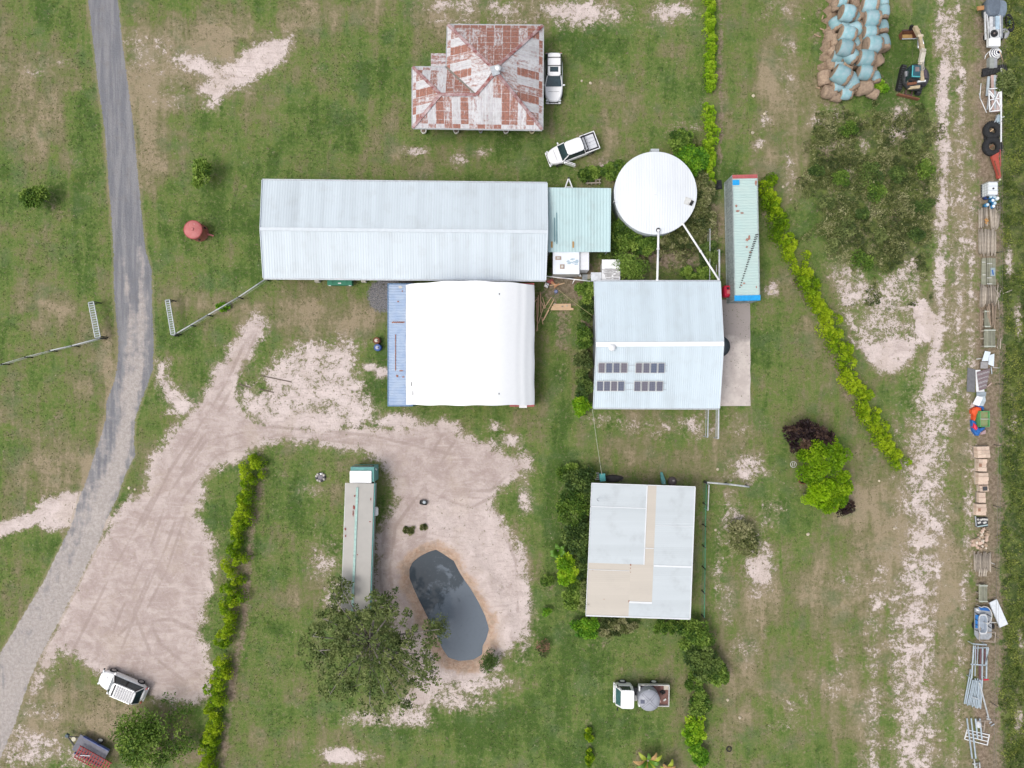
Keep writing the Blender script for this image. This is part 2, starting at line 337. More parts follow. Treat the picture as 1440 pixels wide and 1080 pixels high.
TRK = [[(130,960),(170,860),(215,760),(240,690),(290,620),(380,600),(520,612),(640,640)],[(150,965),(190,865),(233,770),(258,700),(305,640),(390,612),(520,626)],[(60,1000),(110,900),(160,800),(215,700)],[(280,950),(225,905),(205,860),(235,800),(262,720)],[(262,960),(212,920),(188,860),(218,790)],[(560,900),(548,800),(556,740),(600,680),(640,620)],[(545,900),(534,800),(541,735),(588,668),(622,612)],[(600,650),(640,690),(690,690),(728,655)],[(585,640),(600,690),(660,715),(710,690)],[(700,720),(725,790),(728,860)],[(300,900),(240,870),(180,880),(130,930)],[(345,480),(318,540),(280,600),(240,660),(200,740)],[(360,470),(333,535),(295,600),(255,660)]]
trk = np.zeros(XX.shape)
for t_ in TRK: trk = np.maximum(trk, np.exp(-(pdist(t_) / 2.6) ** 2))
trk *= np.clip(.2 + 1.2 * vnoise(PXX, PYY, 33, 1 / 30), 0, 1)
weed = np.clip(soft(sdf([(1135,170),(1180,150),(1250,150),(1300,150),(1318,210),(1322,300),(1315,380),(1290,400),(1260,390),(1230,395),(1190,370),(1150,340),(1130,260)]), 25), 0, 1)
weed *= .75; weed = np.maximum(weed, soft(PXX - 1408, 8)); weed = np.maximum(weed, ell(940, 330, 70, 80) * .9)
grey = np.clip(1 - (PYY - 300) / 900, .42, 1)
grey = np.where(PYY > 330, grey - .38 * np.exp(-(pdist([(198,350),(200,430),(198,510),(178,590),(170,640),(150,690),(120,780),(60,900),(0,1000)]) / 9) ** 2), grey)
grey = grey - .30 * np.exp(-(pdist([(172,360),(185,450),(176,560)]) / 7) ** 2)
gravel = ell(538, 420, 24, 22) + ell(560, 402, 30, 12)
gravel = np.clip(gravel, 0, 1); earth = np.maximum(earth, ell(823, 450, 8, 40) * .8)
# ---- relief
Z = .05 * (vnoise(XX, YY, 21, .12) - .5)
Z += np.where(np.abs(XX) < 58, .02 * (vnoise(XX, YY, 22, .8) - .5), 0)
d_m = psd / 14.0
Z += np.where(d_m < 0, -.75 * np.clip(1 + d_m / 1.5, 0, 1) ** 1.6, -.75 - np.clip(d_m, 0, 1.5) * .8)
Z += .10 * np.exp(-((d_m + 2.2) / .7) ** 2)
def ground_z(x, y):
    i = np.clip(np.searchsorted(GX, x), 0, len(GX) - 1); j = np.clip(np.searchsorted(GY, y), 0, len(GY) - 1)
    return Z[j, i]

def ground_material():
    t = NT('ground_cover')
    pos = t.node('ShaderNodeNewGeometry').outputs['Position']
    a1 = t.node('ShaderNodeAttribute', attribute_name='cover'); a2 = t.node('ShaderNodeAttribute', attribute_name='soil')
    s1 = t.node('ShaderNodeSeparateColor', i_0=a1.outputs['Color']); s2 = t.node('ShaderNodeSeparateColor', i_0=a2.outputs['Color'])
    SA, RO, DR, EA = s1.outputs[0], s1.outputs[1], s1.outputs[2], a1.outputs['Alpha']
    a3 = t.node('ShaderNodeAttribute', attribute_name='marks'); s3 = t.node('ShaderNodeSeparateColor', i_0=a3.outputs['Color'])
    BK, WD, GR, GV = s2.outputs[0], s2.outputs[1], s2.outputs[2], a2.outputs['Alpha']
    nL = t.noise(pos, .35, 3, .6); nB = t.noise(pos, .22, 9, .66, .4); nC = t.noise(pos, .62, 9, .68, .5); nM = t.noise(pos, 1.1, 5, .62); nF = t.noise(pos, 3.2, 5, .68, .3); nX = t.noise(pos, 11, 3, .7)
    nY = t.noise(pos, 26, 2, .7)
    stv = t.noise(t.scalevec(pos, (.9, .13, 1)), 1.0, 5, .62, .6); sth = t.noise(t.scalevec(pos, (.12, .8, 1)), 1.0, 5, .62, .8)
    c0 = lambda n, a: t.math('MULTIPLY', t.math('SUBTRACT', n, .5), a)
    add = lambda *x: x[0] if len(x) == 1 else t.math('ADD', x[0], add(*x[1:]))
    # grass
    d = add(DR, c0(nB, 1.5), c0(nC, 1.0), c0(stv, 1.25), c0(sth, .5), c0(nF, .65))
    cr = t.node('ShaderNodeValToRGB', i_0=d); e = cr.color_ramp.elements
    e[0].position = 0; e[0].color = (.066, .118, .024, 1); e[1].position = 1; e[1].color = (.31, .25, .165, 1)
    for p, c in [(.22, (.112, .170, .040)), (.42, (.148, .182, .056)), (.6, (.172, .170, .078)), (.8, (.225, .195, .112))]:
        k = e.new(p); k.color = (*c, 1)
    g = cr.outputs[0]
    blue = t.mix(t.ss(nL, .5, .7), g, (.10, .15, .065)); g = t.mix(.5, g, blue)
    g = t.mix(t.math('MULTIPLY', t.ss(t.noise(pos, .9, 4, .6, .5), .56, .72), .30), g, (.16, .185, .035))
    # fine mottling of blades, tussocks and bare specks
    g = t.mix(t.math('MULTIPLY', t.ss(nX, .57, .74), .38), g, (.27, .24, .14))
    g = t.mix(t.math('MULTIPLY', t.ss(nX, .46, .30), .32), g, (.055, .078, .024))
    g = t.mix(t.math('MULTIPLY', t.ss(nF, .46, .3), .32), g, (.06, .085, .026))
    vo = t.node('ShaderNodeTexVoronoi', i_Scale=1.3); t.l.new(pos, vo.inputs['Vector'])
    sp = t.math('MULTIPLY', t.math('LESS_THAN', vo.outputs['Distance'], .09), t.ss(nL, .45, .6))
    g = t.mix(t.math('MULTIPLY', sp, .5), g, (.38, .33, .24))
    # weeds: rank growth
    wc = t.mix(t.ss(nM, .4, .62), (.035, .055, .018), (.13, .16, .04)); wc = t.mix(t.math('MULTIPLY', t.ss(nX, .5, .7), .5), wc, (.2, .2, .09))
    g = t.mix(t.math('MULTIPLY', t.ss(add(WD, c0(nF, .9)), .42, .62), .75), g, wc)
    # earth: brown bare soil and dead litter
    ec = t.mix(t.ss(nF, .35, .65), (.15, .105, .078), (.29, .22, .17)); ec = t.mix(t.math('MULTIPLY', t.ss(nX, .52, .68), .5), ec, (.36, .3, .24))
    em = t.ss(add(EA, c0(nC, 1.6), c0(nF, .8), c0(nX, .4)), .34, .72)
    g = t.mix(t.math('MULTIPLY', em, .85), g, ec)
    # sand: pale pinkish sandy clay
    sc = t.mix(s3.outputs[0], t.mix(t.ss(nC, .36, .64), (.37, .295, .27), (.49, .41, .38)), t.mix(t.ss(nC, .36, .64), (.50, .42, .39), (.62, .53, .50)))
    mp_ = t.node('ShaderNodeMapping'); t.l.new(pos, mp_.inputs[0]); mp_.inputs['Rotation'].default_value = (0, 0, math.radians(-38)); mp_.inputs['Scale'].default_value = (.3, 1.1, 1)
    tr = t.noise(mp_.outputs[0], 1.0, 7, .7, 2.2)
    sc = t.mix(t.math('MULTIPLY', t.ss(tr, .50, .64), .42), sc, (.35, .275, .25)); sc = t.mix(t.math('MULTIPLY', t.ss(tr, .47, .36), .45), sc, (.56, .48, .45)); sc = t.mix(t.math('MULTIPLY', t.ss(nB, .52, .62), .35), sc, (.44, .36, .30))
    sc = t.mix(t.math('MULTIPLY', t.ss(nX, .54, .7), .35), sc, (.66, .58, .54))
    sc = t.mix(t.math('MULTIPLY', t.ss(nY, .6, .7), .35), sc, (.22, .17, .14))
    sc = t.mix(t.math('MULTIPLY', t.ss(add(s3.outputs[1], c0(nF, .5)), .25, .7), .5), sc, (.30, .235, .21))
    sm = t.ss(add(SA, c0(nC, 1.25), c0(nM, .6), c0(nF, 1.15), c0(nX, .85)), .45, .54)
    g = t.mix(t.math('MULTIPLY', t.ss(add(SA, c0(nC, 1.2), c0(nF, 1.0)), .15, .48), .6), g, (.29, .24, .165))
    out = t.mix(sm, g, sc)
    # small tufts growing in the sand
    tn = t.math('MULTIPLY_ADD', s3.outputs[0], .055, t.noise(pos, 2.6, 6, .72, .6)); tm = t.math('MULTIPLY', t.ss(tn, .655, .69), t.math('SUBTRACT', 1.0, BK))
    out = t.mix(t.math('MULTIPLY', tm, .8), out, t.mix(t.ss(nF, .4, .6), (.20, .155, .11), (.12, .13, .06)))
    # pond bank: orange clay
    bc = t.mix(t.ss(nF, .35, .65), (.38, .255, .18), (.50, .37, .29)); bc = t.mix(t.math('MULTIPLY', t.ss(nM, .48, .62), .55), bc, (.30, .235, .185))
    out = t.mix(t.ss(add(BK, c0(nC, 1.9), c0(nF, .6)), .3, .85), out, bc)
    # gravel
    gv = t.mix(t.ss(nX, .4, .6), (.10, .10, .11), (.26, .25, .25))
    out = t.mix(t.ss(add(GV, c0(nF, .7)), .4, .6), out, gv)
    # road: worn bitumen turning to gravel
    rc = t.mix(t.ss(t.noise(t.scalevec(pos, (2.2, .16, 1)), 1., 4, .6), .38, .62), (.175, .178, .195), (.245, .242, .25))
    rc = t.mix(t.math('MULTIPLY', t.ss(nX, .54, .7), .35), rc, (.34, .32, .32)); rc = t.mix(t.math('MULTIPLY', t.ss(nM, .52, .68), .4), rc, (.20, .185, .18))
    pale = t.mix(t.ss(nF, .35, .65), (.36, .32, .295), (.47, .42, .39)); pale = t.mix(t.math('MULTIPLY', t.ss(nX, .35, .5), .2), pale, (.3, .28, .27))
    gf = t.ss(add(GR, c0(nM, .7), c0(t.noise(t.scalevec(pos, (1.5, .3, 1)), 1.4, 4), .6)), .38, .72)
    rc = t.mix(gf, pale, rc)
    shoulder = t.ss(add(RO, c0(nF, .8), c0(nX, .5)), .02, .2)
    out = t.mix(t.math('MULTIPLY', shoulder, .4), out, (.30, .25, .16))
    rm = t.ss(add(RO, c0(nM, .4), c0(nF, .7), c0(nX, .5)), .44, .54)
    out = t.mix(rm, out, rc)
    t.set(t.b.inputs['Base Color'], out); t.b.inputs['Roughness'].default_value = .95; t.b.inputs['Specular IOR Level'].default_value = .12
    hgt = add(t.math('MULTIPLY', nX, t.math('MULTIPLY_ADD', sm, -.7, 1)), t.math('MULTIPLY', nF, 1.2))
    t.bump(hgt, .7, .10)
    return t.m
GM = ground_material()
ny, nx = XX.shape
V = np.stack([XX, YY, Z], -1).reshape(-1, 3)
A1 = np.stack([sand, road, np.clip(dry, 0, 1.2), earth], -1).reshape(-1, 4); A2 = np.stack([bank, weed, grey, gravel], -1).reshape(-1, 4); A3 = np.stack([pale, trk, road * 0, road * 0 + 1], -1).reshape(-1, 4)
fc = lambda a: .25 * (a[:-1, :-1] + a[1:, :-1] + a[:-1, 1:] + a[1:, 1:])
cls = np.zeros((ny - 1, nx - 1), int)
cls[(fc(sand) > .5) & (fc(PXX) < 760) & (fc(PYY) > 430)] = 1
lane = (np.minimum(pdist(lane1, fc(PXX), fc(PYY)), pdist(lane2, fc(PXX), fc(PYY))) < 9) & (np.abs(fc(PYY) - 540) < 700)
cls[lane] = 2
cls[fc(road) > .5] = 3
idx = (np.arange(ny - 1)[:, None] * nx + np.arange(nx - 1)[None, :])
Q = np.stack([idx, idx + 1, idx + nx + 1, idx + nx], -1)
def np_mesh(name, verts, quads, mats, smooth=False):
    me = bpy.data.meshes.new(name); nv = len(verts); nf = len(quads); k = quads.shape[1]
    me.vertices.add(nv); me.vertices.foreach_set('co', np.ascontiguousarray(verts, np.float32).ravel())
    me.loops.add(nf * k); me.loops.foreach_set('vertex_index', quads.astype(np.int32).ravel())
    me.polygons.add(nf); me.polygons.foreach_set('loop_start', np.arange(0, nf * k, k, dtype=np.int32))
    me.polygons.foreach_set('use_smooth', np.full(nf, smooth))
    for m in (mats if isinstance(mats, (list, tuple)) else [mats]): me.materials.append(m)
    me.update(calc_edges=True)
    return me
for c, nm in enumerate(['ground', 'dirt_yard', 'dirt_track', 'road']):
    q = Q[cls == c]; u, inv = np.unique(q.ravel(), return_inverse=True)
    me = np_mesh(nm, V[u], inv.reshape(-1, 4), GM, True)
    for an, A in (('cover', A1), ('soil', A2), ('marks', A3)):
        at = me.color_attributes.new(an, 'FLOAT_COLOR', 'POINT'); at.data.foreach_set('color', A[u].astype(np.float32).ravel())
    tag((lambda o: (COL.objects.link(o), o)[1])(bpy.data.objects.new(nm, me)), kind='structure')

# pond water
t = NT('pond_water')
pos = t.node('ShaderNodeNewGeometry').outputs['Position']
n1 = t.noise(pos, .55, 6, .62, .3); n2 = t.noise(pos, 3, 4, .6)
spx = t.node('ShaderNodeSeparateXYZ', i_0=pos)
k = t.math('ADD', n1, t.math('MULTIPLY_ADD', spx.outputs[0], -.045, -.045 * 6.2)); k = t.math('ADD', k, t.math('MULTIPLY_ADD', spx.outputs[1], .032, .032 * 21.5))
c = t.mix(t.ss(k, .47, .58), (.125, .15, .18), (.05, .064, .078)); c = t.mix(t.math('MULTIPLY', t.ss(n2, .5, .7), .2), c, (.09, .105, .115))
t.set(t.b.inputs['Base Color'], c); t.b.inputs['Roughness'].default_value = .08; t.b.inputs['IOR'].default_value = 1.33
t.bump(t.noise(pos, 5, 3), .04, .01)
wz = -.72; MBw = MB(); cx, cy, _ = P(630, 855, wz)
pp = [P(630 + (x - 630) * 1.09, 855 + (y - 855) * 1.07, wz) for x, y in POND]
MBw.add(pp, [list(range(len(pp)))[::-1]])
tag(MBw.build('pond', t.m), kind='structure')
# ------------------------------------------------------------------ shared materials
white = mat('white_paint', (.78, .79, .80), .35, var=.03)
offwhite = mat('off_white_paint', (.62, .61, .58), .55, var=.12)
carpaint = mat('white_car_paint', (.80, .80, .81), .18, var=.01, spec=.6)
glass = mat('dark_glass', (.028, .055, .068), .06, var=.2, spec=.8)
tealglass = mat('teal_glass', (.06, .15, .16), .08, var=.2, spec=.8)
rubber = mat('black_rubber', (.025, .026, .028), .85, var=.2, bump=.3, scale=6)
blackp = mat('black_plastic', (.02, .02, .022), .5, var=.2)
darkm = mat('dark_steel', (.07, .072, .078), .6, metal=.2, var=.25)
steel = mat('galvanised_steel', (.50, .53, .56), .5, metal=.25, var=.12, scale=5)
rustm = mat('rusty_steel', (.24, .10, .055), .9, var=.2, scale=5, bump=.2)
concrete = mat('concrete', (.50, .46, .43), .9, col2=(.34, .30, .28), mixamt=.6, scale=.9)
brickred = mat('red_paint_faded', (.42, .085, .08), .6, var=.12)
redp = mat('bright_red_plastic', (.62, .02, .06), .4, var=.08)
tealp = mat('teal_paint', (.12, .33, .31), .6, var=.12)
greenp = mat('green_paint', (.03, .22, .13), .5, var=.1)
bluep = mat('blue_sheet', (.02, .13, .42), .6, var=.15)
skyblue = mat('bright_blue_sheet', (.015, .33, .72), .55, var=.1)
timber = mat('fresh_timber', (.62, .43, .27), .8, var=.08, scale=4)
oldtimber = mat('weathered_timber', (.40, .35, .29), .9, col2=(.25, .21, .17), mixamt=.8, scale=3, rand=.35)
greentimber = mat('treated_timber', (.26, .26, .20), .9, col2=(.15, .155, .11), mixamt=.7, scale=3, rand=.28)
wallcream = mat('weatherboard', (.42, .40, .36), .8, var=.12)
wallgrey = mat('grey_cladding', (.20, .22, .24), .7, var=.1)
hay = mat('hay', (.38, .28, .20), .95, col2=(.20, .14, .10), mixamt=.8, scale=5, bump=.8, rand=.18)
wrap = mat('net_wrap', (.19, .36, .39), .6, col2=(.34, .44, .48), mixamt=.8, scale=2.5, bump=.25, rand=.22)
polyg = mat('grey_polyethylene', (.33, .34, .38), .45, var=.05)
# ------------------------------------------------------------------ generic building helpers
def walls(mb, pts, z0, z1, th=.12, m=0):
    n = len(pts)
    for i in range(n):
        a = Vector((*pts[i], 0)); b = Vector((*pts[(i + 1) % n], 0)); d = (b - a).normalized(); L = (b - a).length
        c = (a + b) / 2; ang = math.atan2(d.y, d.x); nrm = Vector((-d.y, d.x, 0))
        mb.box((c.x + nrm.x * th / 2, c.y + nrm.y * th / 2, (z0 + z1) / 2), (L - 2 * th * (i % 2) - .004, th, z1 - z0), ang, m)
def rect(px0, py0, px1, py1, z):
    x0, y1 = P2(px0, py0, z); x1, y0 = P2(px1, py1, z); return x0, y0, x1, y1
def window(parent, o, c, w, h, rz, name='window'):
    """c = centre on the outer wall face; rz = wall direction; outward = -local y"""
    f = MB(o); R = Matrix.Rotation(rz, 3, 'Z')
    def b(off, d, mm): f.box(Vector(c) + R @ Vector(off), d, rz, mm)
    b((0, -.02, h / 2), (w + .1, .06, .07), 0); b((0, -.02, -h / 2), (w + .16, .1, .06), 0)
    b((-w / 2, -.02, 0), (.06, .06, h - .07), 0); b((w / 2, -.02, 0), (.06, .06, h - .07), 0); b((0, -.02, 0), (.04, .05, h - .07), 0)
    b((0, -.012, 0), (w - .06, .02, h - .07), 1)
    return f.build(name, [white, glass], parent)
# ------------------------------------------------------------------ rusty-roofed farmhouse
def V3(px, py, z): return P(px, py, z)
o = P(672, 120, 0)
fh = thing('farmhouse', 'old farmhouse with a rusty patched hip roof of corrugated iron beside two white vehicles', 'house', o)
rustroof = roof_mat('rusty_corrugated_iron', (.60, .60, .61), rib=.15, sheet=.78, var=.16, streak=.12, rust=.27, rustcol=(.18, .058, .030), length=2.4, dirtamt=.3)
rustroof2 = roof_mat('very_rusty_iron', (.60, .60, .61), rib=.15, sheet=.78, var=.16, streak=.12, rust=.38, rustcol=(.17, .055, .030), length=2.4)
ze, za, zw = 3.1, 5.7, 4.7
TL, TR, BR, BL, WL = V3(629.8, 35, ze), V3(763.4, 36, ze), V3(762.4, 182.3, ze), V3(580.4, 179.6, ze), V3(580.4, 94.4, ze)
J = V3(628, 95, ze); W = V3(619.4, 133, zw); Vv = V3(669.4, 133.5, zw); A1_ = V3(694.5, 97.5, za); A2_ = V3(697.5, 101, za)
for pts, m_ in [([TR, TL, A1_], 1), ([BR, TR, A1_, A2_], 0), ([BL, BR, A2_, Vv, W], 0), ([WL, BL, W], 0), ([J, WL, W, Vv], 0), ([TL, J, Vv, A1_], 0)]:
    pts = [pts[0], pts[1]] + pts[2:]
    rf = MB(o); rf.panel(pts, .04, 0); rf.build('roof', rustroof2 if m_ else rustroof, fh)
capm = mat('rusty_ridge_cap', (.20, .04, .032), .8, col2=(.5, .42, .42), mixamt=.9, scale=1.6)
for a, b in [(TL, A1_), (TR, A1_), (BR, A2_), (BL, W), (WL, W), (W, Vv), (Vv, A2_)]:
    mb = MB(o); a_ = Vector(a) + Vector((0, 0, .05)); b_ = Vector(b) + Vector((0, 0, .05)); mb.bar(a_, b_, .30, .05); mb.build('ridge_cap', capm, fh)
mb = MB(o); mb.bar(Vector(J) + Vector((0, 0, .04)), Vector(Vv) + Vector((0, 0, .03)), .16, .03); mb.build('valley_gutter', mat('dull_valley', (.22, .2, .17), .8), fh)
mb = MB(o); mb.lathe([(.13, -.5), (.13, .35), (.28, .36), (.28, .42), (.03, .58)], V3(700.5, 98, za - .2), 14); mb.build('flue', white, fh)
mb = MB(o); apx = V3(696, 99, za + .05); mb.box(apx, (.7, .9, .06), .3); mb.build('apex_flashing', steel, fh)
# lean-to
mb = MB(o); mb.panel([V3(606, 94, 3.06), V3(627.5, 94, 3.06), V3(627.5, 75, 2.75), V3(606, 75, 2.75)], .04, e=(0, 1, 0)); mb.build('porch_roof', rustroof2, fh)
mb = MB(o); x0, y0, x1, y1 = rect(607.5, 77, 627, 92, 2.6); walls(mb, [(x0, y0), (x1, y0), (x1, y1), (x0, y1)], 0, 2.6); mb.build('porch_wall', wallcream, fh)
wi = .5
def ins(p, dx, dy): return (p[0] + dx, p[1] + dy)
wp = [ins(BL, wi, 1.45), ins(BR, -wi, 1.45), ins(TR, -wi, -wi), ins(TL, wi, -wi), (TL[0] + wi, WL[1] - wi), ins(WL, wi, -wi)]
mb = MB(o); walls(mb, wp, 0, ze - .06); mb.build('wall', wallcream, fh)
for x in (-7.2, -4.5, -1.5, 1.2): window(fh, o, (x, wp[0][1] - .005, 1.7), 1.1, 1.2, 0)
for y in (26.5, 29.5, 33): window(fh, o, (wp[1][0] + .005, y, 1.7), 1.0, 1.2, math.pi / 2)
mb = MB(o); mb.box((-2.9, wp[0][1] - .03, 1.05), (.9, .06, 2.1)); mb.build('door', mat('door_paint', (.16, .2, .17), .6), fh)
g = MB(o); gz = ze - .06
for i in range(6):
    x = BL[0] + .4 + (BR[0] - BL[0] - .8) * i / 5; MB(o).box((x, BL[1] + 1.25, 1.5), (.1, .1, 3.0)).build('verandah_post', white, fh)
for a, b in [(BL, BR), (BR, TR), (TR, TL), (TL, J), (J, WL), (WL, BL)]:
    a_, b_ = Vector(a), Vector(b); d = (b_ - a_).normalized(); nn = Vector((d.y, -d.x, 0)) * .06; g.bar(a_ + nn + Vector((0, 0, -.06)), b_ + nn + Vector((0, 0, -.06)), .11, .1)
g.build('gutter', mat('gutter_paint', (.42, .43, .44), .5), fh)
# round tubs under the front eave
for i, (px, col, lb) in enumerate([(596, 0, 'white round tub under the farmhouse front eave, leftmost of the row'), (641.5, 0, 'white round tub under the farmhouse front eave, second from the left'), (676, 1, 'small grey tub under the middle of the farmhouse front eave'),
        (711.5, 0, 'white round tub under the farmhouse front eave, second from the right'), (748, 2, 'cream round tub under the farmhouse front eave, rightmost of the row')]):
    r = .30 if col != 1 else .2
    pt = thing('plant_tub', lb, 'tub', P(px, 184.6, .25)[:2] + (0,), group='round tubs along the front of the farmhouse')
    MB().lathe([(r * .75, 0), (r, .5), (r * .86, .5), (r * .8, .42)], n=16, capt=True).build('tub', [mat('tub_white', (.7, .69, .64), .6), steel, mat('tub_cream', (.66, .6, .38), .6)][col], pt)
    MB().lathe([(r * .8, .40), (r * .3, .46)], n=12).build('potting_soil', mat('soil', (.16, .12, .09), .95), pt)
# ------------------------------------------------------------------ long shed
def gable_shed(nm, label, cat, org, c, ze, zr, rm, ridgem, wallm, posts=None, wi=.25, capw=.35, capz=.05):
    """c: dict TL TR BR BL RL RR pixel coords (ridge runs west-east)"""
    t = thing(nm, label, cat, org)
    TL, TR, BR, BL = [P(*c[k], ze) for k in ('TL', 'TR', 'BR', 'BL')]; RL, RR = P(*c['RL'], zr), P(*c['RR'], zr)
    mb = MB(org); mb.panel([TR, TL, RL, RR], .05); mb.build('roof', rm, t)
    mb = MB(org); mb.panel([BL, BR, RR, RL], .05); mb.build('roof', rm, t)
    a_, b_ = Vector(RL) + Vector((-.05, 0, capz)), Vector(RR) + Vector((.05, 0, capz))
    mb = MB(org); mb.bar(a_, b_, capw, .05); mb.build('ridge_cap', ridgem, t)
    x0, x1 = max(TL[0], BL[0]) + wi, min(TR[0], BR[0]) - wi; y0, y1 = max(BL[1], BR[1]) + wi, min(TL[1], TR[1]) - wi
    mb = MB(org); zz = ze - .08; th = .1
    mb.box(((x0 + x1) / 2, y1 - th / 2, zz / 2), (x1 - x0, th, zz))
    ym = RL[1]
    for x in (x0 + th / 2, x1 - th / 2):
        s = th / 2; pr = [(y0, 0), (y1 - th - .003, 0), (y1 - th - .003, zz), (ym, zr - .12), (y0, zz)]
        vs = [(x - s, a, b) for a, b in pr] + [(x + s, a, b) for a, b in pr]
        mb.add(vs, [(4, 3, 2, 1, 0), (5, 6, 7, 8, 9)] + [(i, (i + 1) % 5, (i + 1) % 5 + 5, i + 5) for i in range(5)])
    mb.build('wall', wallm, t)
    for a, b, s in ((TL, TR, 1), (BL, BR, -1)):
        mb = MB(org); mb.bar((a[0], a[1] + s * .07, ze - .05), (b[0], b[1] + s * .07, ze - .05), .12, .11); mb.build('gutter', steel, t)
    for s_, (a, b) in ((-1, (TL, RL)), (-1, (BL, RL)), (1, (TR, RR)), (1, (BR, RR))):
        mb = MB(org); mb.bar(Vector(a) + Vector((s_ * .03, 0, .02)), Vector(b) + Vector((s_ * .03, 0, .02)), .06, .12); mb.build('barge_capping', ridgem, t)
    return t, (x0, y0, x1, y1)
zinc = roof_mat('pale_zinc_sheet', (.50, .56, .60), rib=.25, sheet=.8, var=.07, streak=.12, dirtamt=.15, rough=.42)
ridge_white = mat('ridge_flashing', (.58, .63, .67), .4, var=.04)
o = P(569, 323, 0)
ls, (x0, y0, x1, y1) = gable_shed('long_shed', 'long open-fronted farm shed with a pale grey gabled metal roof', 'shed', o,
    dict(TL=(369, 253.3), TR=(769.2, 257.7), BR=(767.3, 394), BL=(370.6, 391), RL=(366.2, 322), RR=(769.8, 326)), 3.3, 4.0, zinc, ridge_white, wallgrey, capw=.3)
for i in range(9):
    x = x0 + .2 + (x1 - x0 - .4) * i / 8
    mb = MB(o); mb.box((x, y0 + .15, 1.6), (.14, .14, 3.2)); mb.build('post', steel, ls)
for x_ in (447.5, 512.5):
    fx = P(x_, 394, 0); mb = MB(o); mb.box((fx[0], fx[1] - .02, .28), (.5, .5, .56), 0, 0, .9); mb.build('post_footing', mat('pale_block', (.6, .56, .48), .9), ls)
# green implement poking out of the shed
gp = P(480.5, 394.5, 0); t = thing('farm_implement', 'green slasher with orange guards parked half under the long shed', 'implement', gp)
MB().box((0, -.1, .62), (2.55, 1.0, .5), 0, 0, .96).build('deck', greenp, t, bevel=.03)
for c_r, d_r in (((-1.0, -.62, .72), (.22, .06, .12)), ((1.0, -.62, .72), (.22, .06, .12)), ((0, -.4, .885), (.3, .1, .02))): MB().box(c_r, d_r).build('reflector', white, t)
for x_b in (-.7, .7): MB().bar((x_b, .1, .9), (x_b, -.45, .9), .06, .05).build('brace', greenp, t)
MB().box((-.1, .2, .95), (.8, .3, .12)).build('guard', mat('orange_paint', (.7, .2, .03), .5), t)
for s in (-1, 1): MB().lathe([(.3, -.08), (.3, .08)], (s * 1.1, .5, .3), 16, axis=(1, 0, 0)).build('wheel', rubber, t)
# ------------------------------------------------------------------ aqua lean-to
aqua = roof_mat('aqua_corrugated_sheet', (.42, .56, .57), rib=.3, sheet=.9, var=.09, streak=.10, dirtamt=.2, ribdepth=.5)
o = P(814, 309, 0); t = thing('lean_to_shelter', 'open lean-to with an aqua corrugated roof joined between long shed and round tank', 'shelter', o)
c4 = [P(770.6, 354.6, 2.7), P(858.3, 354.2, 2.7), P(859.4, 264.6, 2.95), P(770.6, 263.6, 2.95)]
MB(o).panel(c4, .05).build('roof', aqua, t)
for px, py in ((773, 352), (815, 352), (855, 352), (855, 267), (815, 267), (773, 267)):
    q = P(px, py, 2.7); MB(o).box((q[0], q[1], 1.33), (.09, .09, 2.62)).build('post', steel, t)
for py in (266, 295, 325, 352):
    a, b = P(772, py, 2.6), P(856, py, 2.6); MB(o).bar((a[0], a[1], 2.6 + (352 - py) * .0028), (b[0], b[1], 2.6 + (352 - py) * .0028), .06, .1).build('purlin', steel, t)
for (px0, py0, px1, py1) in ((782, 299, 783.5, 343), (779, 306, 780.5, 340)):
    q = P((px0 + px1) / 2, (py0 + py1) / 2, 2.9); MB(o).box((q[0], q[1], 2.90), (.08, M(py1 - py0, 2.9), .03), 0, 0).build('dark_seam_strip', mat('seam', (.16, .3, .34), .6), t)
for px, py in ((776, 344), (806, 344)):
    q = P(px, py, 2.75); MB(o).box((q[0], q[1], 2.785), (.16, .6, .03)).build('rusty_patch', mat('ochre_rust', (.45, .27, .1), .8), t)
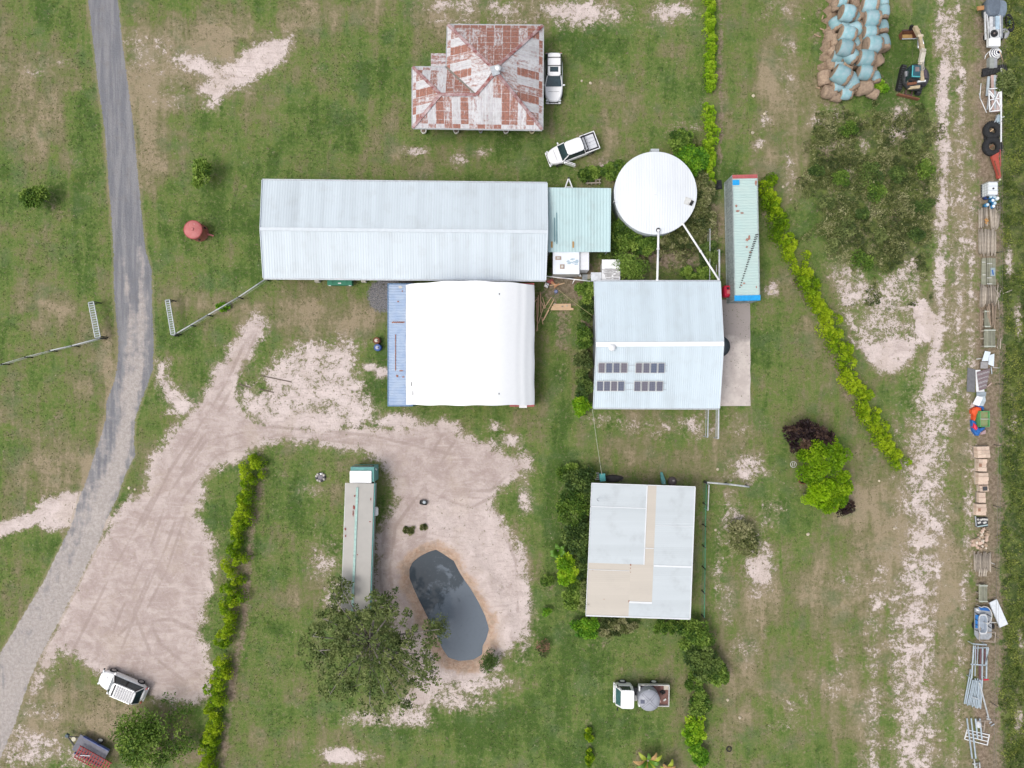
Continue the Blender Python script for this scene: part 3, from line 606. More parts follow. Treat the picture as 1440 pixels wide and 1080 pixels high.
# ------------------------------------------------------------------ fabric dome on two containers
def container(nm, label, px0, py0, px1, py1, rm, sm, hh=2.6, parts=(), rz=0.0, labelgroup=None):
    """px box of the roof at height hh"""
    x0, y0, x1, y1 = rect(px0, py0, px1, py1, hh); cx, cy = (x0 + x1) / 2, (y0 + y1) / 2; w, l = x1 - x0, y1 - y0
    t = thing(nm, label, 'container', (cx, cy, 0), rz)
    # corrugated side walls (as a zig-zag wall), frame rails, doors, roof
    for s in (-1, 1):
        mb = MB(); n = int(l / .28); pr = []
        for i in range(n + 1):
            y = -l / 2 + .1 + (l - .2) * i / n
            pr += [(s * (w / 2 - .03), y - .05), (s * (w / 2 - .03), y + .04), (s * (w / 2 - .075), y + .08), (s * (w / 2 - .075), y + .16)]
        pr = pr[:-2]
        vs = [(a, b, .16) for a, b in pr] + [(a, b, hh - .12) for a, b in pr]; k = len(pr)
        mb.add(vs, [(i, i + 1, k + i + 1, k + i) for i in range(k - 1)]); mb.build('side_wall', sm, t)
    MB().box((0, l / 2 - .06, hh / 2), (w - .2, .06, hh - .3)).build('end_wall', sm, t)
    for s in (-1, 1):
        d = MB(); d.box((s * w / 4, -l / 2 + .06, hh / 2), (w / 2 - .12, .05, hh - .3)); dd = d.build('door', sm, t)
        MB().tube((s * .35, -l / 2, .2), (s * .35, -l / 2, hh - .2), .02).tube((s * .75, -l / 2, .2), (s * .75, -l / 2, hh - .2), .02).build('lock_rod', steel, dd)
    f = MB()
    for sx in (-1, 1):
        for sy in (-1, 1): f.box((sx * (w / 2 - .08), sy * (l / 2 - .08), hh / 2), (.16, .16, hh + .012))
        f.box((sx * (w / 2 - .04), 0, hh - .06), (.08, l - .33, .12)); f.box((sx * (w / 2 - .05), 0, .09), (.1, l - .33, .15))
    for sy in (-1, 1): f.box((0, sy * (l / 2 - .05), hh - .06), (w - .33, .1, .12)); f.box((0, sy * (l / 2 - .06), .09), (w - .33, .12, .15))
    f.build('frame', sm, t)
    r = MB(); n = int(l / .27) * 4; ys = np.linspace(-l / 2 + .11, l / 2 - .11, n + 1)
    zs = [hh - .03 + (.0 if (i % 4) in (0, 1) else -.035) for i in range(n + 1)]
    vs = [(s * (w / 2 - .085), ys[i], zs[i]) for i in range(n + 1) for s in (-1, 1)]
    fs = [(2 * i, 2 * i + 1, 2 * i + 3, 2 * i + 2) for i in range(n)]
    r.add(vs, fs); r.build('roof', rm, t)
    return t, (w, l, hh)
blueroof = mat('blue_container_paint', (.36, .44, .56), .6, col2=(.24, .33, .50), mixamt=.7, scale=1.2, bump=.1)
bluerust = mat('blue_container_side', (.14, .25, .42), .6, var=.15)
ct, (w, l, hh) = container('shipping_container', 'faded blue shipping container with rust streaks under the left edge of the white dome', 545, 398.5, 580.5, 571.5, blueroof, bluerust)
def stains(parent, spots, zt, m, name='rust_stain', seed=3):
    r = random.Random(seed); mb = MB()
    for (x, y, a, b) in spots:
        n = 9; ph = r.random() * 6
        pts = [(x + a * (1 + .5 * math.sin(3 * k + ph) * r.random()) * math.cos(2 * math.pi * k / n), y + b * (1 + .5 * r.random()) * math.sin(2 * math.pi * k / n)) for k in range(n)]
        mb.add([(p[0], p[1], zt) for p in pts], [tuple(range(n))])
    return mb.build(name, m, parent)
rs = mat('rust_mark', (.34, .15, .10), .9, var=.15)
stains(ct, [(-.45, .9 - .25 * i, .045, .13) for i in range(14)] + [(.35 - .1 * i, 2.2 - .03 * (i % 2), .07, .06) for i in range(12)] + [(.1, -2.5, .2, .05), (-.3, -3.0, .1, .1), (.3, -3.1, .12, .05), (-.2, 4.2, .08, .06), (.2, 5.2, .05, .08)], hh + .006, rs)
stains(ct, [(.0, 5.6, .18, .12)], hh + .007, mat('pale_mark', (.6, .58, .55), .8), 'pale_mark')
redc = mat('red_container_paint', (.45, .11, .11), .6, var=.12)
ct2, (w2, l2, h2) = container('shipping_container', 'red shipping container showing only its edge under the right side of the white dome', 716.8, 398, 751.3, 571.8, redc, redc)
MB().box((.1, -l2 / 2 + .03, hh + .012), (.75, .3, .012)).build('white_panel', white, ct2)
tentm = mat('white_pvc_membrane', (.86, .87, .88), .5, var=.01, spec=.3)
o = P(660, 483, 0); t = thing('dome_shelter', 'big white arched fabric dome roof spanning between two shipping containers', 'shelter', o)
za0, zt = 2.66, 5.4
xl, xr = P(571, 0, za0)[0], P(751.5, 0, za0)[0]; yb, yt = P(0, 569, za0)[1], P(0, 400.8, za0)[1]
def dome(u, v):
    x = xl + (xr - xl) * u; s = math.sin(math.pi * u) ** .8
    z = za0 + (zt - za0) * s
    wr = .03 * math.sin(u * 90 + .7 * math.sin(v * 5)) * math.exp(-((u - .93) / .08) ** 2) + .02 * math.sin(u * 70 + v * 5) * math.exp(-((u - .08) / .06) ** 2)
    sag = -.10 * abs(math.sin(v * math.pi * 6)) ** 2 * 0 + .02 * math.sin(v * 9 + u * 4)
    ex = .018 * math.sin(v * 23) * (1 if u in (0, 1) else 0)
    y = yb + (yt - yb) * v + (.10 * math.sin(u * 25) * .3 if v in (0, 1) else 0)
    return (x + ex, y, z + wr + sag * s)
MB(o).grid(dome, 60, 30).build('membrane', tentm, t)
def ropes(v): return [(xl + (xr - xl) * i / 24, yb + (yt - yb) * v, za0 + (zt - za0) * math.sin(math.pi * i / 24) ** .8 - .09) for i in range(25)]
for v in (.012, .2, .4, .6, .8, .988): MB(o).path(ropes(v), .04).build('arch_rib', steel, t)
MB(o).add([(xl + .6, yt - .15, 2.7)] + [(xl + (xr - xl) * i / 24, yt - .15, za0 - .12 + (zt - za0) * math.sin(math.pi * i / 24) ** .8) for i in range(1, 24)] + [(xr - .6, yt - .15, 2.7), (xr - .6, yt - .15, .1), (xl + .6, yt - .15, .1)], [tuple(range(27))]).build('end_curtain', bluep, t)
# small marks on membrane
for px, py in ((702.5, 415), (702, 553.5), (577.5, 540), (579.5, 553)):
    u = (P(px, py, 4.0)[0] - xl) / (xr - xl); v = (P(px, py, 4.0)[1] - yb) / (yt - yb); q = dome(u, v)
    MB(o).box((q[0], q[1], q[2] + .02), (.09, .14 if px > 600 else .4, .02), 0, 0).build('eyelet', darkm, t)
# ------------------------------------------------------------------ garage with solar panels
pale = roof_mat('light_blue_zinc', (.51, .59, .64), rib=.2, sheet=.78, var=.07, streak=.11, dirtamt=.12, rough=.4)
o = P(925, 485, 0)
gr, (x0, y0, x1, y1) = gable_shed('solar_shed', 'pale metal shed with white ridge, roof vent and four rows of solar panels', 'shed', o,
    dict(TL=(835.6, 395.8), TR=(1012.4, 395.8), BR=(1011.4, 574.2), BL=(834.4, 573.5), RL=(838.8, 484.4), RR=(1017.2, 483.5)), 3.3, 4.45, pale, ridge_white, wallgrey, capw=.42)
for q in bpy.data.objects:
    if q.parent == gr and q.name.startswith('ridge_cap'): q.data.materials[0] = mat('bright_ridge', (.84, .85, .86), .4, var=.02)
MB(o).box(((x0 + x1) / 2, y0 + .05, 1.6), (x1 - x0 - .22, .1, 3.2)).build('front_wall', wallgrey, gr)
for k_ in (-1, 0, 1):
    d = MB(o); d.box((x1 + .02, (y0 + y1) / 2 + k_ * 3.6, 1.4), (.05, 2.9, 2.7)); d.build('roller_door', offwhite, gr)
qy0, qy1 = P(0, 484, 4.45)[1], P(0, 574, 3.3)[1]
def roofz(y): return 4.45 + (y - qy0) / (qy1 - qy0) * (3.3 - 4.45)
pit = math.atan2(1.15, qy0 - qy1)
v_ = P(860.5, 489, 4.5); mb = MB(o); mb.lathe([(.16, 0), (.16, .15), (.3, .18), (.34, .33), (.26, .48), (.05, .55)], (v_[0], v_[1], 4.35), 18); mb.build('roof_vent', white, gr)
cell = NT('solar_cells'); tc = cell.node('ShaderNodeTexCoord').outputs['Object']
mp = cell.scalevec(tc, (1, 1, 1)); sx = cell.node('ShaderNodeSeparateXYZ', i_0=mp)
def gridl(s, p, wd): 
    fr = cell.math('FRACT', cell.math('DIVIDE', cell.math('ADD', s, 10), p)); return cell.math('LESS_THAN', fr, wd)
ln = cell.math('MAXIMUM', gridl(sx.outputs[0], .16, .09), gridl(sx.outputs[1], .16, .07))
oi = cell.node('ShaderNodeObjectInfo').outputs['Random']
cc = cell.mix(oi, (.075, .095, .15), (.13, .11, .13))
cell.set(cell.b.inputs['Base Color'], cell.mix(cell.math('MULTIPLY', ln, .75), cc, (.30, .33, .38))); cell.b.inputs['Roughness'].default_value = .2
pidx = 0; panel_proto = None
for (a, b, c, d, n) in ((840.5, 510, 882.4, 524.8, 4), (892.7, 510.2, 934.8, 525, 4), (839.2, 535, 878.7, 551, 4), (891.5, 535.8, 933.4, 550.6, 4)):
    xa, xb = P(a, 0, 4.0)[0], P(c, 0, 4.0)[0]; ya, yb_ = P(0, b, 4.0)[1], P(0, d, 3.8)[1]
    wpn = (xb - xa) / n
    for k_ in range(n):
        if panel_proto is None:
            fr = MB(); W_, L_ = wpn - .05, (ya - yb_)
            for s in (-1, 1): fr.box((s * (W_ / 2 - .02), 0, 0), (.04, L_, .045)); fr.box((0, s * (L_ / 2 - .02), 0), (W_ - .085, .04, .045))
            panel_proto = MB().box((0, 0, -.004), (W_ - .08, L_ - .08, .03)).build('solar_panel', cell.m, gr)
            fr.build('panel_frame', mat('panel_frame', (.62, .62, .60), .4), panel_proto); sp = panel_proto
        else: sp = copy_tree(panel_proto, gr)
        xx, yy = xa + wpn * (k_ + .5), (ya + yb_) / 2
        sp.location = (xx - o[0], yy - o[1], roofz(yy) + .13); sp.rotation_euler = (pit, 0, 0)
for py in (514, 522, 539, 548):
    a, b = P(839, py, 4.0), P(938, py, 4.0); MB(o).bar((a[0], a[1], roofz(a[1]) + .07), (b[0], b[1], roofz(b[1]) + .07), .04, .04).build('mounting_rail', steel, gr)
t = thing('stock_tank', 'dark round stock tank half hidden beneath the eastern eave of the solar shed', 'tank', P(1006.5, 488, 0))
MB().lathe([(1.02, 0), (1.05, 1.3), (.98, 1.34), (.95, .9)], n=36).build('tank_wall', darkm, t); MB().lathe([(1.0, 1.34), (.05, 1.5)], n=24).build('tank_lid', mat('slate_lid', (.10, .115, .13), .6), t)
# concrete apron and rails
x0, y0, x1, y1 = rect(1002, 421, 1055.3, 571, 0)
pad = MB(); n = 14; pts = [(x0, y0), (x1, y0 + .02)] + [(x1 + random.uniform(-.07, .05), y0 + (y1 - y0) * i / 12) for i in range(1, 12)] + [(x1 - .05, y1 - .5), (x1 - .6, y1), (x0, y1 - .05)]
pad.prism(pts, -.1, .06)
cm = NT('apron_concrete'); pos = cm.node('ShaderNodeNewGeometry').outputs['Position']; sp_ = cm.node('ShaderNodeSeparateXYZ', i_0=pos)
nn_ = cm.noise(pos, .8, 6, .65); nf_ = cm.noise(pos, 5, 4, .7)
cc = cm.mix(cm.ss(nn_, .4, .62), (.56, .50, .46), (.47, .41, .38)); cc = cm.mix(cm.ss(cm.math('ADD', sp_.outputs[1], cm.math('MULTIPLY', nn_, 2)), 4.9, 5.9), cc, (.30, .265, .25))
cc = cm.mix(cm.math('MULTIPLY', cm.ss(nf_, .58, .72), .4), cc, (.25, .22, .2)); cm.set(cm.b.inputs['Base Color'], cc); cm.b.inputs['Roughness'].default_value = .9
tag(pad.build('concrete_apron', cm.m), kind='structure')
# steel rails either end of the garage
def railrun(label, pts, z, m, w=.12, posts=True, grp=None, name='steel_rail', cat='rail', step=2.4):
    o = P(*pts[0], 0); t = thing(name, label, cat, o, group=grp)
    Q = [P(a, b, z) for a, b in pts]
    for a, b in zip(Q[:-1], Q[1:]):
        MB(o).bar(a, b, w, .06).build('rail', m, t)
        MB(o).bar((a[0], a[1], z * .5), (b[0], b[1], z * .5), w * .35, .04).build('rail', m, t)
        L = (Vector(b) - Vector(a)).length; n = max(1, round(L / step))
        for i in range(n + 1):
            q = Vector(a).lerp(Vector(b), i / n); MB(o).box((q.x, q.y, z / 2 - .02), (.08, .08, z - .04)).build('post', m, t)
    return t
galv = mat('pale_galv', (.52, .54, .55), .55, var=.15)
railrun('short pale steel rail south of the solar shed, nearer its corner', [(1010.4, 575), (1010, 617)], 1.5, galv, .16)
railrun('thin grey steel rail south of the solar shed, inner one of two', [(996, 575), (995.2, 615)], 1.5, steel, .10)
railrun('steel rail north of the solar shed beside the pale green container', [(1011.5, 351), (1011.5, 394)], 1.9, galv, .15)
railrun('thin wire panel fence beside the round tank pipes', [(998.5, 322), (998, 394)], 1.4, galv, .06)
# ------------------------------------------------------------------ round water tank
o = P(921.7, 276, 0); zt = 2.5; c_ = P(921.8, 271.5, zt); R_ = M(58.3, zt)
t = thing('water_tank', 'huge round white water tank with a shallow cone roof and feed pipes', 'water tank', (c_[0], c_[1], 0))
tw = NT('tank_wall_sheet'); tc = tw.node('ShaderNodeTexCoord').outputs['Object']; sz = tw.node('ShaderNodeSeparateXYZ', i_0=tc)
tw.set(tw.b.inputs['Base Color'], (.36, .40, .42)); tw.b.inputs['Roughness'].default_value = .5; tw.bump(tw.math('SINE', tw.math('MULTIPLY', sz.outputs[2], 60)), .5, .02)
MB().lathe([(R_ - .07, 0), (R_ - .07, zt - .05)], n=96).build('tank_wall', tw.m, t)
rfm = roof_mat('tank_roof_sheet', (.66, .69, .72), rib=.25, sheet=.76, var=.04, streak=.08, dirtamt=.04)
mb = MB(); n = 96
ring = [(R_ * math.cos(2 * math.pi * i / n), R_ * math.sin(2 * math.pi * i / n), zt) for i in range(n)]; ring2 = [(R_ * math.cos(2 * math.pi * i / n), R_ * math.sin(2 * math.pi * i / n), zt - .06) for i in range(n)]
mb.add(ring + [(0, 0, zt + .42)], [(i, (i + 1) % n, n) for i in range(n)], uvs=[[(p[0] + 50, p[1] + 50) for p in (ring[i], ring[(i + 1) % n], (0, 0))] for i in range(n)])
mb.add(ring2 + ring, [(i, (i + 1) % n, n + (i + 1) % n, n + i) for i in range(n)]); mb.build('roof', rfm, t)
def rel(px, py, z): q = P(px, py, z); return (q[0] - c_[0], q[1] - c_[1], z)
q = rel(972.5, 285.5, 2.62); MB().box(q, (.28, .5, .08), -.5).build('hatch', blackp, t); q = rel(967, 283, 2.60); MB().box((q[0], q[1], 2.615), (.62, .7, .03), -.3).build('hatch_surround', mat('dull_white', (.62, .62, .6), .6), t)
q = rel(925.5, 323.5, 2.6); MB().lathe([(.2, -.05), (.2, .1), (.17, .12)], q, 16).build('inlet', blackp, t)
q = rel(921, 212.5, 2.2); MB().box((q[0], q[1] + .1, 1.6), (.8, .25, 1.2)).build('overflow_box', steel, t)
MB().lathe([(.06, 0), (.06, .12)], rel(921.5, 273, 2.9), 10).build('roof_cap', white, t)
MB().path([rel(861, 286, 1.5), rel(863.5, 283, 2.5), rel(867, 284, 2.7)], .04).build('side_pipe', white, t)
def pipe(label, pts, r=.06):
    o = P(pts[0][0], pts[0][1], 0); t = thing('feed_pipe', label, 'pipe', o, group=None)
    Q = [P(*p) for p in pts]; MB(o).path(Q, r, 10).build('pipe', mat('pvc_white', (.8, .8, .8), .4, var=.02), t)
    for i, q in enumerate(Q): MB(o).lathe([(r * 1.35, -.07), (r * 1.35, .07)], q, 10, axis=Vector(Q[min(i + 1, len(Q) - 1)]) - Vector(Q[max(i - 1, 0)])).build('coupling', mat('pvc_white', (.8, .8, .8)), t)
    return t
pipe('straight white feed pipe from the tank inlet to the solar shed', [(926, 324, 2.85), (925.5, 350, 2.95), (924.3, 394, 3.25)], .105)
pipe('slanting white pipe from the tank edge to the solar shed corner', [(960.5, 315, 2.7), (985, 353, 2.95), (1010.5, 393, 3.1)], .095)
# ------------------------------------------------------------------ pale green container
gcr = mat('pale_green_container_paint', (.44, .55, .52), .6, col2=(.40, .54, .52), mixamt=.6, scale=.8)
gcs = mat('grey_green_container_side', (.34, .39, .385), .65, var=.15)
ct, (w, l, hh) = container('shipping_container', 'pale green shipping container with blue tarpaulin strips and a red end', 1031.2, 246, 1067.3, 422.5, gcr, gcs, rz=math.radians(1.15))
stains(ct, [(-.9, 4.6 - 1.4 - .1, .1, .12), (-.75, 2.6, .2, .08), (-.35, 2.4, .18, .06), (.1, -.2, .2, .12), (.3, 0, .1, .2), (.05, -.9, .12, .08), (-.3, -4.4, .12, .06), (-.55, -4.6, .08, .06), (.9, -4.8, .05, .1), (.35, -1.4, .1, .05), (1.05, 5.3, .1, .2)], hh + .008, mat('orange_rust_mark', (.42, .22, .17), .9, var=.2))
MB().box((0, l / 2 - .16, hh + .016), (w - .06, .36, .02)).build('red_end_strip', redc, ct)
MB().box((0, -l / 2 + .24, hh + .02), (w + .02, .52, .03)).box((0, -l / 2 - .012, hh - .15), (w, .02, .32)).build('blue_tarpaulin_strip', skyblue, ct)
MB().box((-w / 2 + .36, l / 2 - .72, hh + .012), (.66, .5, .02)).build('blue_tarpaulin_patch', skyblue, ct)
mb = MB()
for i in range(24):
    u = i / 23; a = P(1064.2, 330, hh); b = P(1040.5, 404, hh); q = Vector(a).lerp(Vector(b), u); q -= Vector((ct.location.x, ct.location.y, 0))
    q.rotate(Matrix.Rotation(-ct.rotation_euler.z, 3, 'Z')); s = .95 - .75 * u
    mb.box((q.x, q.y, hh + .012), (.30 * s + .05, .10, .014), .25)
mb.build('black_dashes', mat('black_marks', (.06, .06, .06), .8), ct)
# red rounded drum tank
t = thing('fuel_drum', 'glossy red rounded tank between solar shed and pale green container', 'tank', P(1019, 411, 0))
mb = MB(); mb.rings([[(.37 * s * (abs(math.cos(a)) ** .5) * (1 if math.cos(a) > 0 else -1), .6 * s * (abs(math.sin(a)) ** .5) * (1 if math.sin(a) > 0 else -1), z) for a in [2 * math.pi * i / 20 for i in range(20)]] for s, z in ((.9, .1), (1, .25), (1, .75), (.92, .95), (.7, 1.05))], smooth=True); mb.build('tank_body', redp, t)
MB().lathe([(.12, 0), (.12, .08)], (0, .25, 1.04), 12).build('filler_cap', blackp, t); MB().box((.05, -.1, 1.06), (.3, .35, .03)).build('moulded_panel', mat('pink_red', (.7, .2, .2), .5), t)
# ------------------------------------------------------------------ flat roofed cottage (south)
o = P(902, 775, 0); t = thing('cottage', 'low cottage with a flat roof patched in pale grey and beige sheeting', 'house', o)
zf = 3.0
def fr_(u, v, z=zf):  # u,v in 0..1 over the roof quad (u east, v south)
    a = Vector(P(831.6, 679.3, z)); b = Vector(P(977.8, 684.4, z)); c = Vector(P(970.7, 871, z)); d = Vector(P(823.3, 866, z))
    return (a.lerp(b, u)).lerp(d.lerp(c, u), v)
greyroof = roof_mat('grey_patched_sheet', (.49, .53, .55), ribdepth=.08, rib=.2, sheet=1.15, var=.05, streak=.08, dirt=(.34, .36, .37), dirtamt=.4)
beigeroof = roof_mat('beige_patched_sheet', (.50, .455, .395), ribdepth=.08, rib=.2, sheet=1.3, var=.06, streak=.05, dirt=(.44, .40, .35), dirtamt=.35)
def patch(u0, v0, u1, v1, m, name='roof_sheet', dz=0.0, th=.04):
    pts = [fr_(u0, v1), fr_(u1, v1), fr_(u1, v0), fr_(u0, v0)]; pts = [p + Vector((0, 0, dz)) for p in pts]
    MB(o).panel(pts, th, e=(0, 1, 0)).build(name, m, t)
patch(0, 0, .535, .60, greyroof); patch(.535, 0, .628, .60, beigeroof); patch(.628, 0, 1, .60, greyroof, dz=.006); patch(.628, .60, 1, 1, greyroof, dz=.012)
patch(0, .60, .41, 1, beigeroof); patch(.41, .60, .628, .885, beigeroof, dz=.008); patch(.41, .885, .628, 1, greyroof)
fl = mat('white_flashing', (.68, .70, .72), .4, var=.02)
def flash(u0, v0, u1, v1, w=.12):
    MB(o).bar(fr_(u0, v0) + Vector((0, 0, .03)), fr_(u1, v1) + Vector((0, 0, .03)), w, .03).build('flashing', fl, t)
flash(0, .175, .535, .175, .07); flash(.537, 0, .537, .60, .1); flash(.535, .475, .625, .475, .06); flash(.632, .3, .99, .3, .04); flash(.632, .605, .995, .605, .17); flash(.41, .885, .628, .885, .17); flash(0, .65, .4, .65, .04)
flash(0.998, 0, .998, 1, .09); flash(0, 0, 1, 0, .06); flash(0, .997, 1, .997, .12); flash(.003, 0, .003, 1, .05)
for (u, v, s) in ((.41, .605, .1), (.41, .63, .06), (.412, .66, .05), (.41, .88, .12), (.17, .87, .05), (.05, .652, .06), (.4, .5, .03)):
    q = fr_(u, v); MB(o).box((q.x, q.y, zf + .025), (s, s * 1.6, .02), .3).build('rust_spot', rs, t)
q = fr_(.06, .12); MB(o).tube((q.x, q.y, zf), (q.x, q.y, zf + 1.2), .025).bar((q.x, q.y, zf + 1.15), (q.x + .9, q.y + .05, zf + 1.15), .03).bar((q.x - .1, q.y - .5, zf + 1.1), (q.x + .1, q.y + .5, zf + 1.1), .03).build('aerial', steel, t)
wp = [fr_(.03, .97), fr_(.97, .97), fr_(.97, .03), fr_(.03, .03)]; mb = MB(o); walls(mb, [(p.x, p.y) for p in wp], 0, zf - .06); mb.build('wall', wallcream, t)
for u in (.2, .5, .8):
    q = fr_(u, .97); window(t, o, (q.x, q.y - .01, 1.6), 1.2, 1.0, 0)
# ------------------------------------------------------------------ long truck body by the pond
o = P(503, 760, 0); zt = 2.9
t = thing('transporter_truck', 'long grey roofed truck body with teal trim and white cab roof under the gum tree', 'truck', o)
def q_(px, py, z): return Vector(P(px, py, z))
truckroof = mat('grey_canvas_roof', (.42, .40, .37), .8, col2=(.36, .345, .32), mixamt=.7, scale=.7)
A, B, C, D = q_(486.2, 679.2, zt - .12), q_(525.8, 680, zt - .12), q_(519.5, 862, zt - .12), q_(480, 858, zt - .12)
RA, RC = q_(502.6, 679.4, zt), q_(495.6, 859, zt)
MB(o).panel([D, RC, RA, A], .05, e=(0, 1, 0)).build('roof', truckroof, t); MB(o).panel([RC, C, B, RA], .05, e=(0, 1, 0)).build('roof', truckroof, t)
MB(o).bar(RA + Vector((0, -.4, .05)), RC + Vector((0, 0, .05)), .22, .05).build('ridge_strip', mat('pale_teal', (.36, .54, .49), .6), t)
for off, wd in ((.06, .10),): MB(o).bar(B + Vector((off, 0, -.12)), C + Vector((off, 0, -.12)), wd, .08).build('side_trim', tealp, t)
MB(o).bar(A + Vector((-.02, 0, -.02)), D + Vector((-.02, 0, -.02)), .07, .06).build('side_trim', mat('pale_trim', (.6, .6, .57), .6), t)
bw = [(A.x + .1, D.y + .1), ]
mb = MB(o); cxm = (A.x + B.x + C.x + D.x) / 4; cym = (A.y + C.y) / 2; ang = math.atan2(B.y - C.y, B.x - C.x) - math.pi / 2
mb.box((cxm, cym, 1.75), (M(36.5, zt), (A.y - D.y) - .15, 2.0), ang); mb.build('body', mat('truck_side', (.34, .42, .40), .6, var=.15), t)
MB(o).box((cxm, cym, .62), (1.0, (A.y - D.y) - .3, .22), ang).build('chassis', darkm, t)
for py in (700, 815, 832):
    for s in (-1, 1):
        q = q_(503 - (py - 760) * .038, py, 0); wh = MB(o); wh.lathe([(.44, -.13), (.48, -.08), (.48, .08), (.44, .13)], (q.x + s * 1.12, q.y, .48), 20, axis=(1, 0, 0)); wo = wh.build('wheel', rubber, t)
        MB(o).lathe([(.22, -.14), (.22, .14)], (q.x + s * 1.12, q.y, .48), 14, axis=(1, 0, 0)).build('rim', steel, wo)
ca, cb = q_(491.7, 662.2, 2.75), q_(522.4, 679.2, 2.75)
MB(o).box(((ca.x + cb.x) / 2, (ca.y + cb.y) / 2, 2.72), (cb.x - ca.x, ca.y - cb.y, .1)).build('cab_roof', white, t, bevel=.04)
MB(o).box(((ca.x + cb.x) / 2 + .13, (ca.y + cb.y) / 2 + .22, 1.55), (cb.x - ca.x + .22, ca.y - cb.y + .3, 2.1), 0, 0, .97).build('cab', tealp, t)
MB(o).box(((ca.x + cb.x) / 2 + .13, ca.y + .40, 1.95), (1.9, .04, .8)).build('windscreen', glass, t)
MB(o).bar(q_(495, 657.3, 2.0), q_(527, 658.3, 2.0), .07).bar(q_(516.5, 657.8, 2.0), q_(516, 661, 2.0), .07).build('bull_bar', mat('mint_bar', (.45, .65, .58), .5), t)
for px in (528.5,): MB(o).bar(q_(526.5, 658, 1.9), q_(530, 661, 1.9), .1).build('mirror', white, t)
MB(o).path([q_(526.5, 676, 2.3), q_(527.3, 700, 2.3), q_(526, 712, 2.3)], .04).build('side_rail', mat('mint_bar', (.45, .65, .58), .5), t)
mb = MB(o); q = q_(528, 719, 1.9); mb.lathe([(.2, -.42), (.28, -.3), (.28, .3), (.2, .42)], (q.x, q.y, 1.9), 14, axis=(0, 1, 0)); mb.build('side_tank', white, t)
mb = MB()
for (px, py, a, b) in ((499, 697, .08, .1), (497.5, 714, .11, .22), (496.5, 722, .05, .3), (485.5, 744, .09, .14), (485.8, 754, .07, .14), (521.3, 702, .05, .15), (520, 734, .09, .06), (502.5, 780, .06, .05), (497, 781, .04, .08)):
    q = q_(px, py, zt); q -= Vector(o); r = random.Random(px)
    zz = zt - .12 + .12 * (1 - min(1, abs(px - 499.5) / 20)) + .03
    mb.add([(q.x + a * math.cos(k) * r.uniform(.6, 1.3), q.y + b * math.sin(k) * r.uniform(.6, 1.3), zz) for k in [2 * math.pi * i / 9 for i in range(9)]], [tuple(range(9))])
mb.build('torn_patch', mat('dark_red_tear', (.25, .06, .05), .8), t)
# ------------------------------------------------------------------ caravan, small sheds by the lean-to
o = P(803, 369, 0); t = thing('caravan', 'white caravan with brown roof hatches parked below the aqua lean-to', 'caravan', o)
x0, y0, x1, y1 = rect(777.5, 353, 815, 385, 2.6); cx, cy = (x0 + x1) / 2, (y0 + y1) / 2
MB(o).box((cx, cy + .4, 1.55), (x1 - x0 - .08, y1 - y0 + .8, 1.95), 0).build('body', offwhite, t)
MB(o).box((cx, cy + .4, 2.565), (x1 - x0, y1 - y0 + .85, .07)).build('roof', mat('caravan_roof', (.74, .76, .80), .5, col2=(.60, .66, .74), mixamt=.5, scale=1.2), t, bevel=.03)
x2, y2, x3, y3 = rect(815.3, 353, 828.3, 379.5, 2.3)
MB(o).box(((x2 + x3) / 2, (y2 + y3) / 2 + .3, 1.2), (x3 - x2, y3 - y2 + .6, 2.2)).build('annex', mat('annex_white', (.72, .73, .76), .5, var=.05), t)
for px, py, a, b in ((785, 363, .55, .34), (790.5, 375, .42, .42)):
    q = q_(px, py, 2.6); hb = MB(o).box((q.x, q.y, 2.63), (a, b, .09)).build('roof_hatch', mat('hatch_brown', (.4, .3, .24), .7), t); MB(o).box((q.x, q.y, 2.69), (a * .5, b * .5, .05)).build('hatch_lid', offwhite, hb)
for k in (-1, 1): MB(o).lathe([(.3, -.09), (.3, .09)], (cx + k * 1.1, cy, .3), 16, axis=(1, 0, 0)).build('wheel', rubber, t)
mb = MB()
for i in range(26):
    a = random.uniform(798, 812); b = random.uniform(364, 372) if a > 803 else random.uniform(366, 371); q = q_(a, b, 2.6) - Vector(o); r = random.uniform(.05, .2)
    mb.add([(q.x + r * math.cos(k) * random.uniform(.5, 1.5), q.y + r * .5 * math.sin(k), 2.604 + .0003 * i) for k in [2 * math.pi * j / 8 for j in range(8)]], [tuple(range(8))])
mb.build('roof_stain', mat('blue_grey_stain', (.42, .54, .62), .7), t)
o = P(799, 258, 0); t = thing('trailer_drawbar', 'white triangular trailer drawbar sticking out north of the aqua lean-to', 'drawbar', o)
a, b, c = q_(799.5, 250.5, .6), q_(794, 266, .6), q_(805.5, 266, .6)
MB(o).bar(a, b, .12).bar(a, c, .12).bar(q_(796, 263, .6), q_(804, 263, .6), .08).build('frame', white, t); MB(o).lathe([(.09, 0), (.09, .2)], (a.x, a.y, .55), 10).build('coupling', darkm, t); MB(o).tube((a.x, a.y - .25, 0), (a.x, a.y - .25, .8), .04).build('jockey_wheel', steel, t)
o = P(834, 256, 0); t = thing('pallet_rack', 'dark weathered timber rack lying between the lean-to and round tank', 'rack', o)
mb = MB(o)
for py in (253, 257.5): mb.bar(q_(823.5, py, .35), q_(845, py - .5, .35), .1)
for px in (826, 832, 838, 843): mb.bar(q_(px, 251.5, .28), q_(px, 259.5, .28), .1)
mb.build('rack_frame', oldtimber, t)
for px in (826, 843): MB(o).bar(q_(px, 255, 0), q_(px, 255, .24), .12).build('foot', oldtimber, t)
o = P(858, 380, 0); t = thing('garden_shed', 'small white roofed shed with a scuffed grey patch north of solar shed', 'shed', o)
x0, y0, x1, y1 = rect(846.5, 365, 872, 396, 2.5); cx, cy = (x0 + x1) / 2, (y0 + y1) / 2
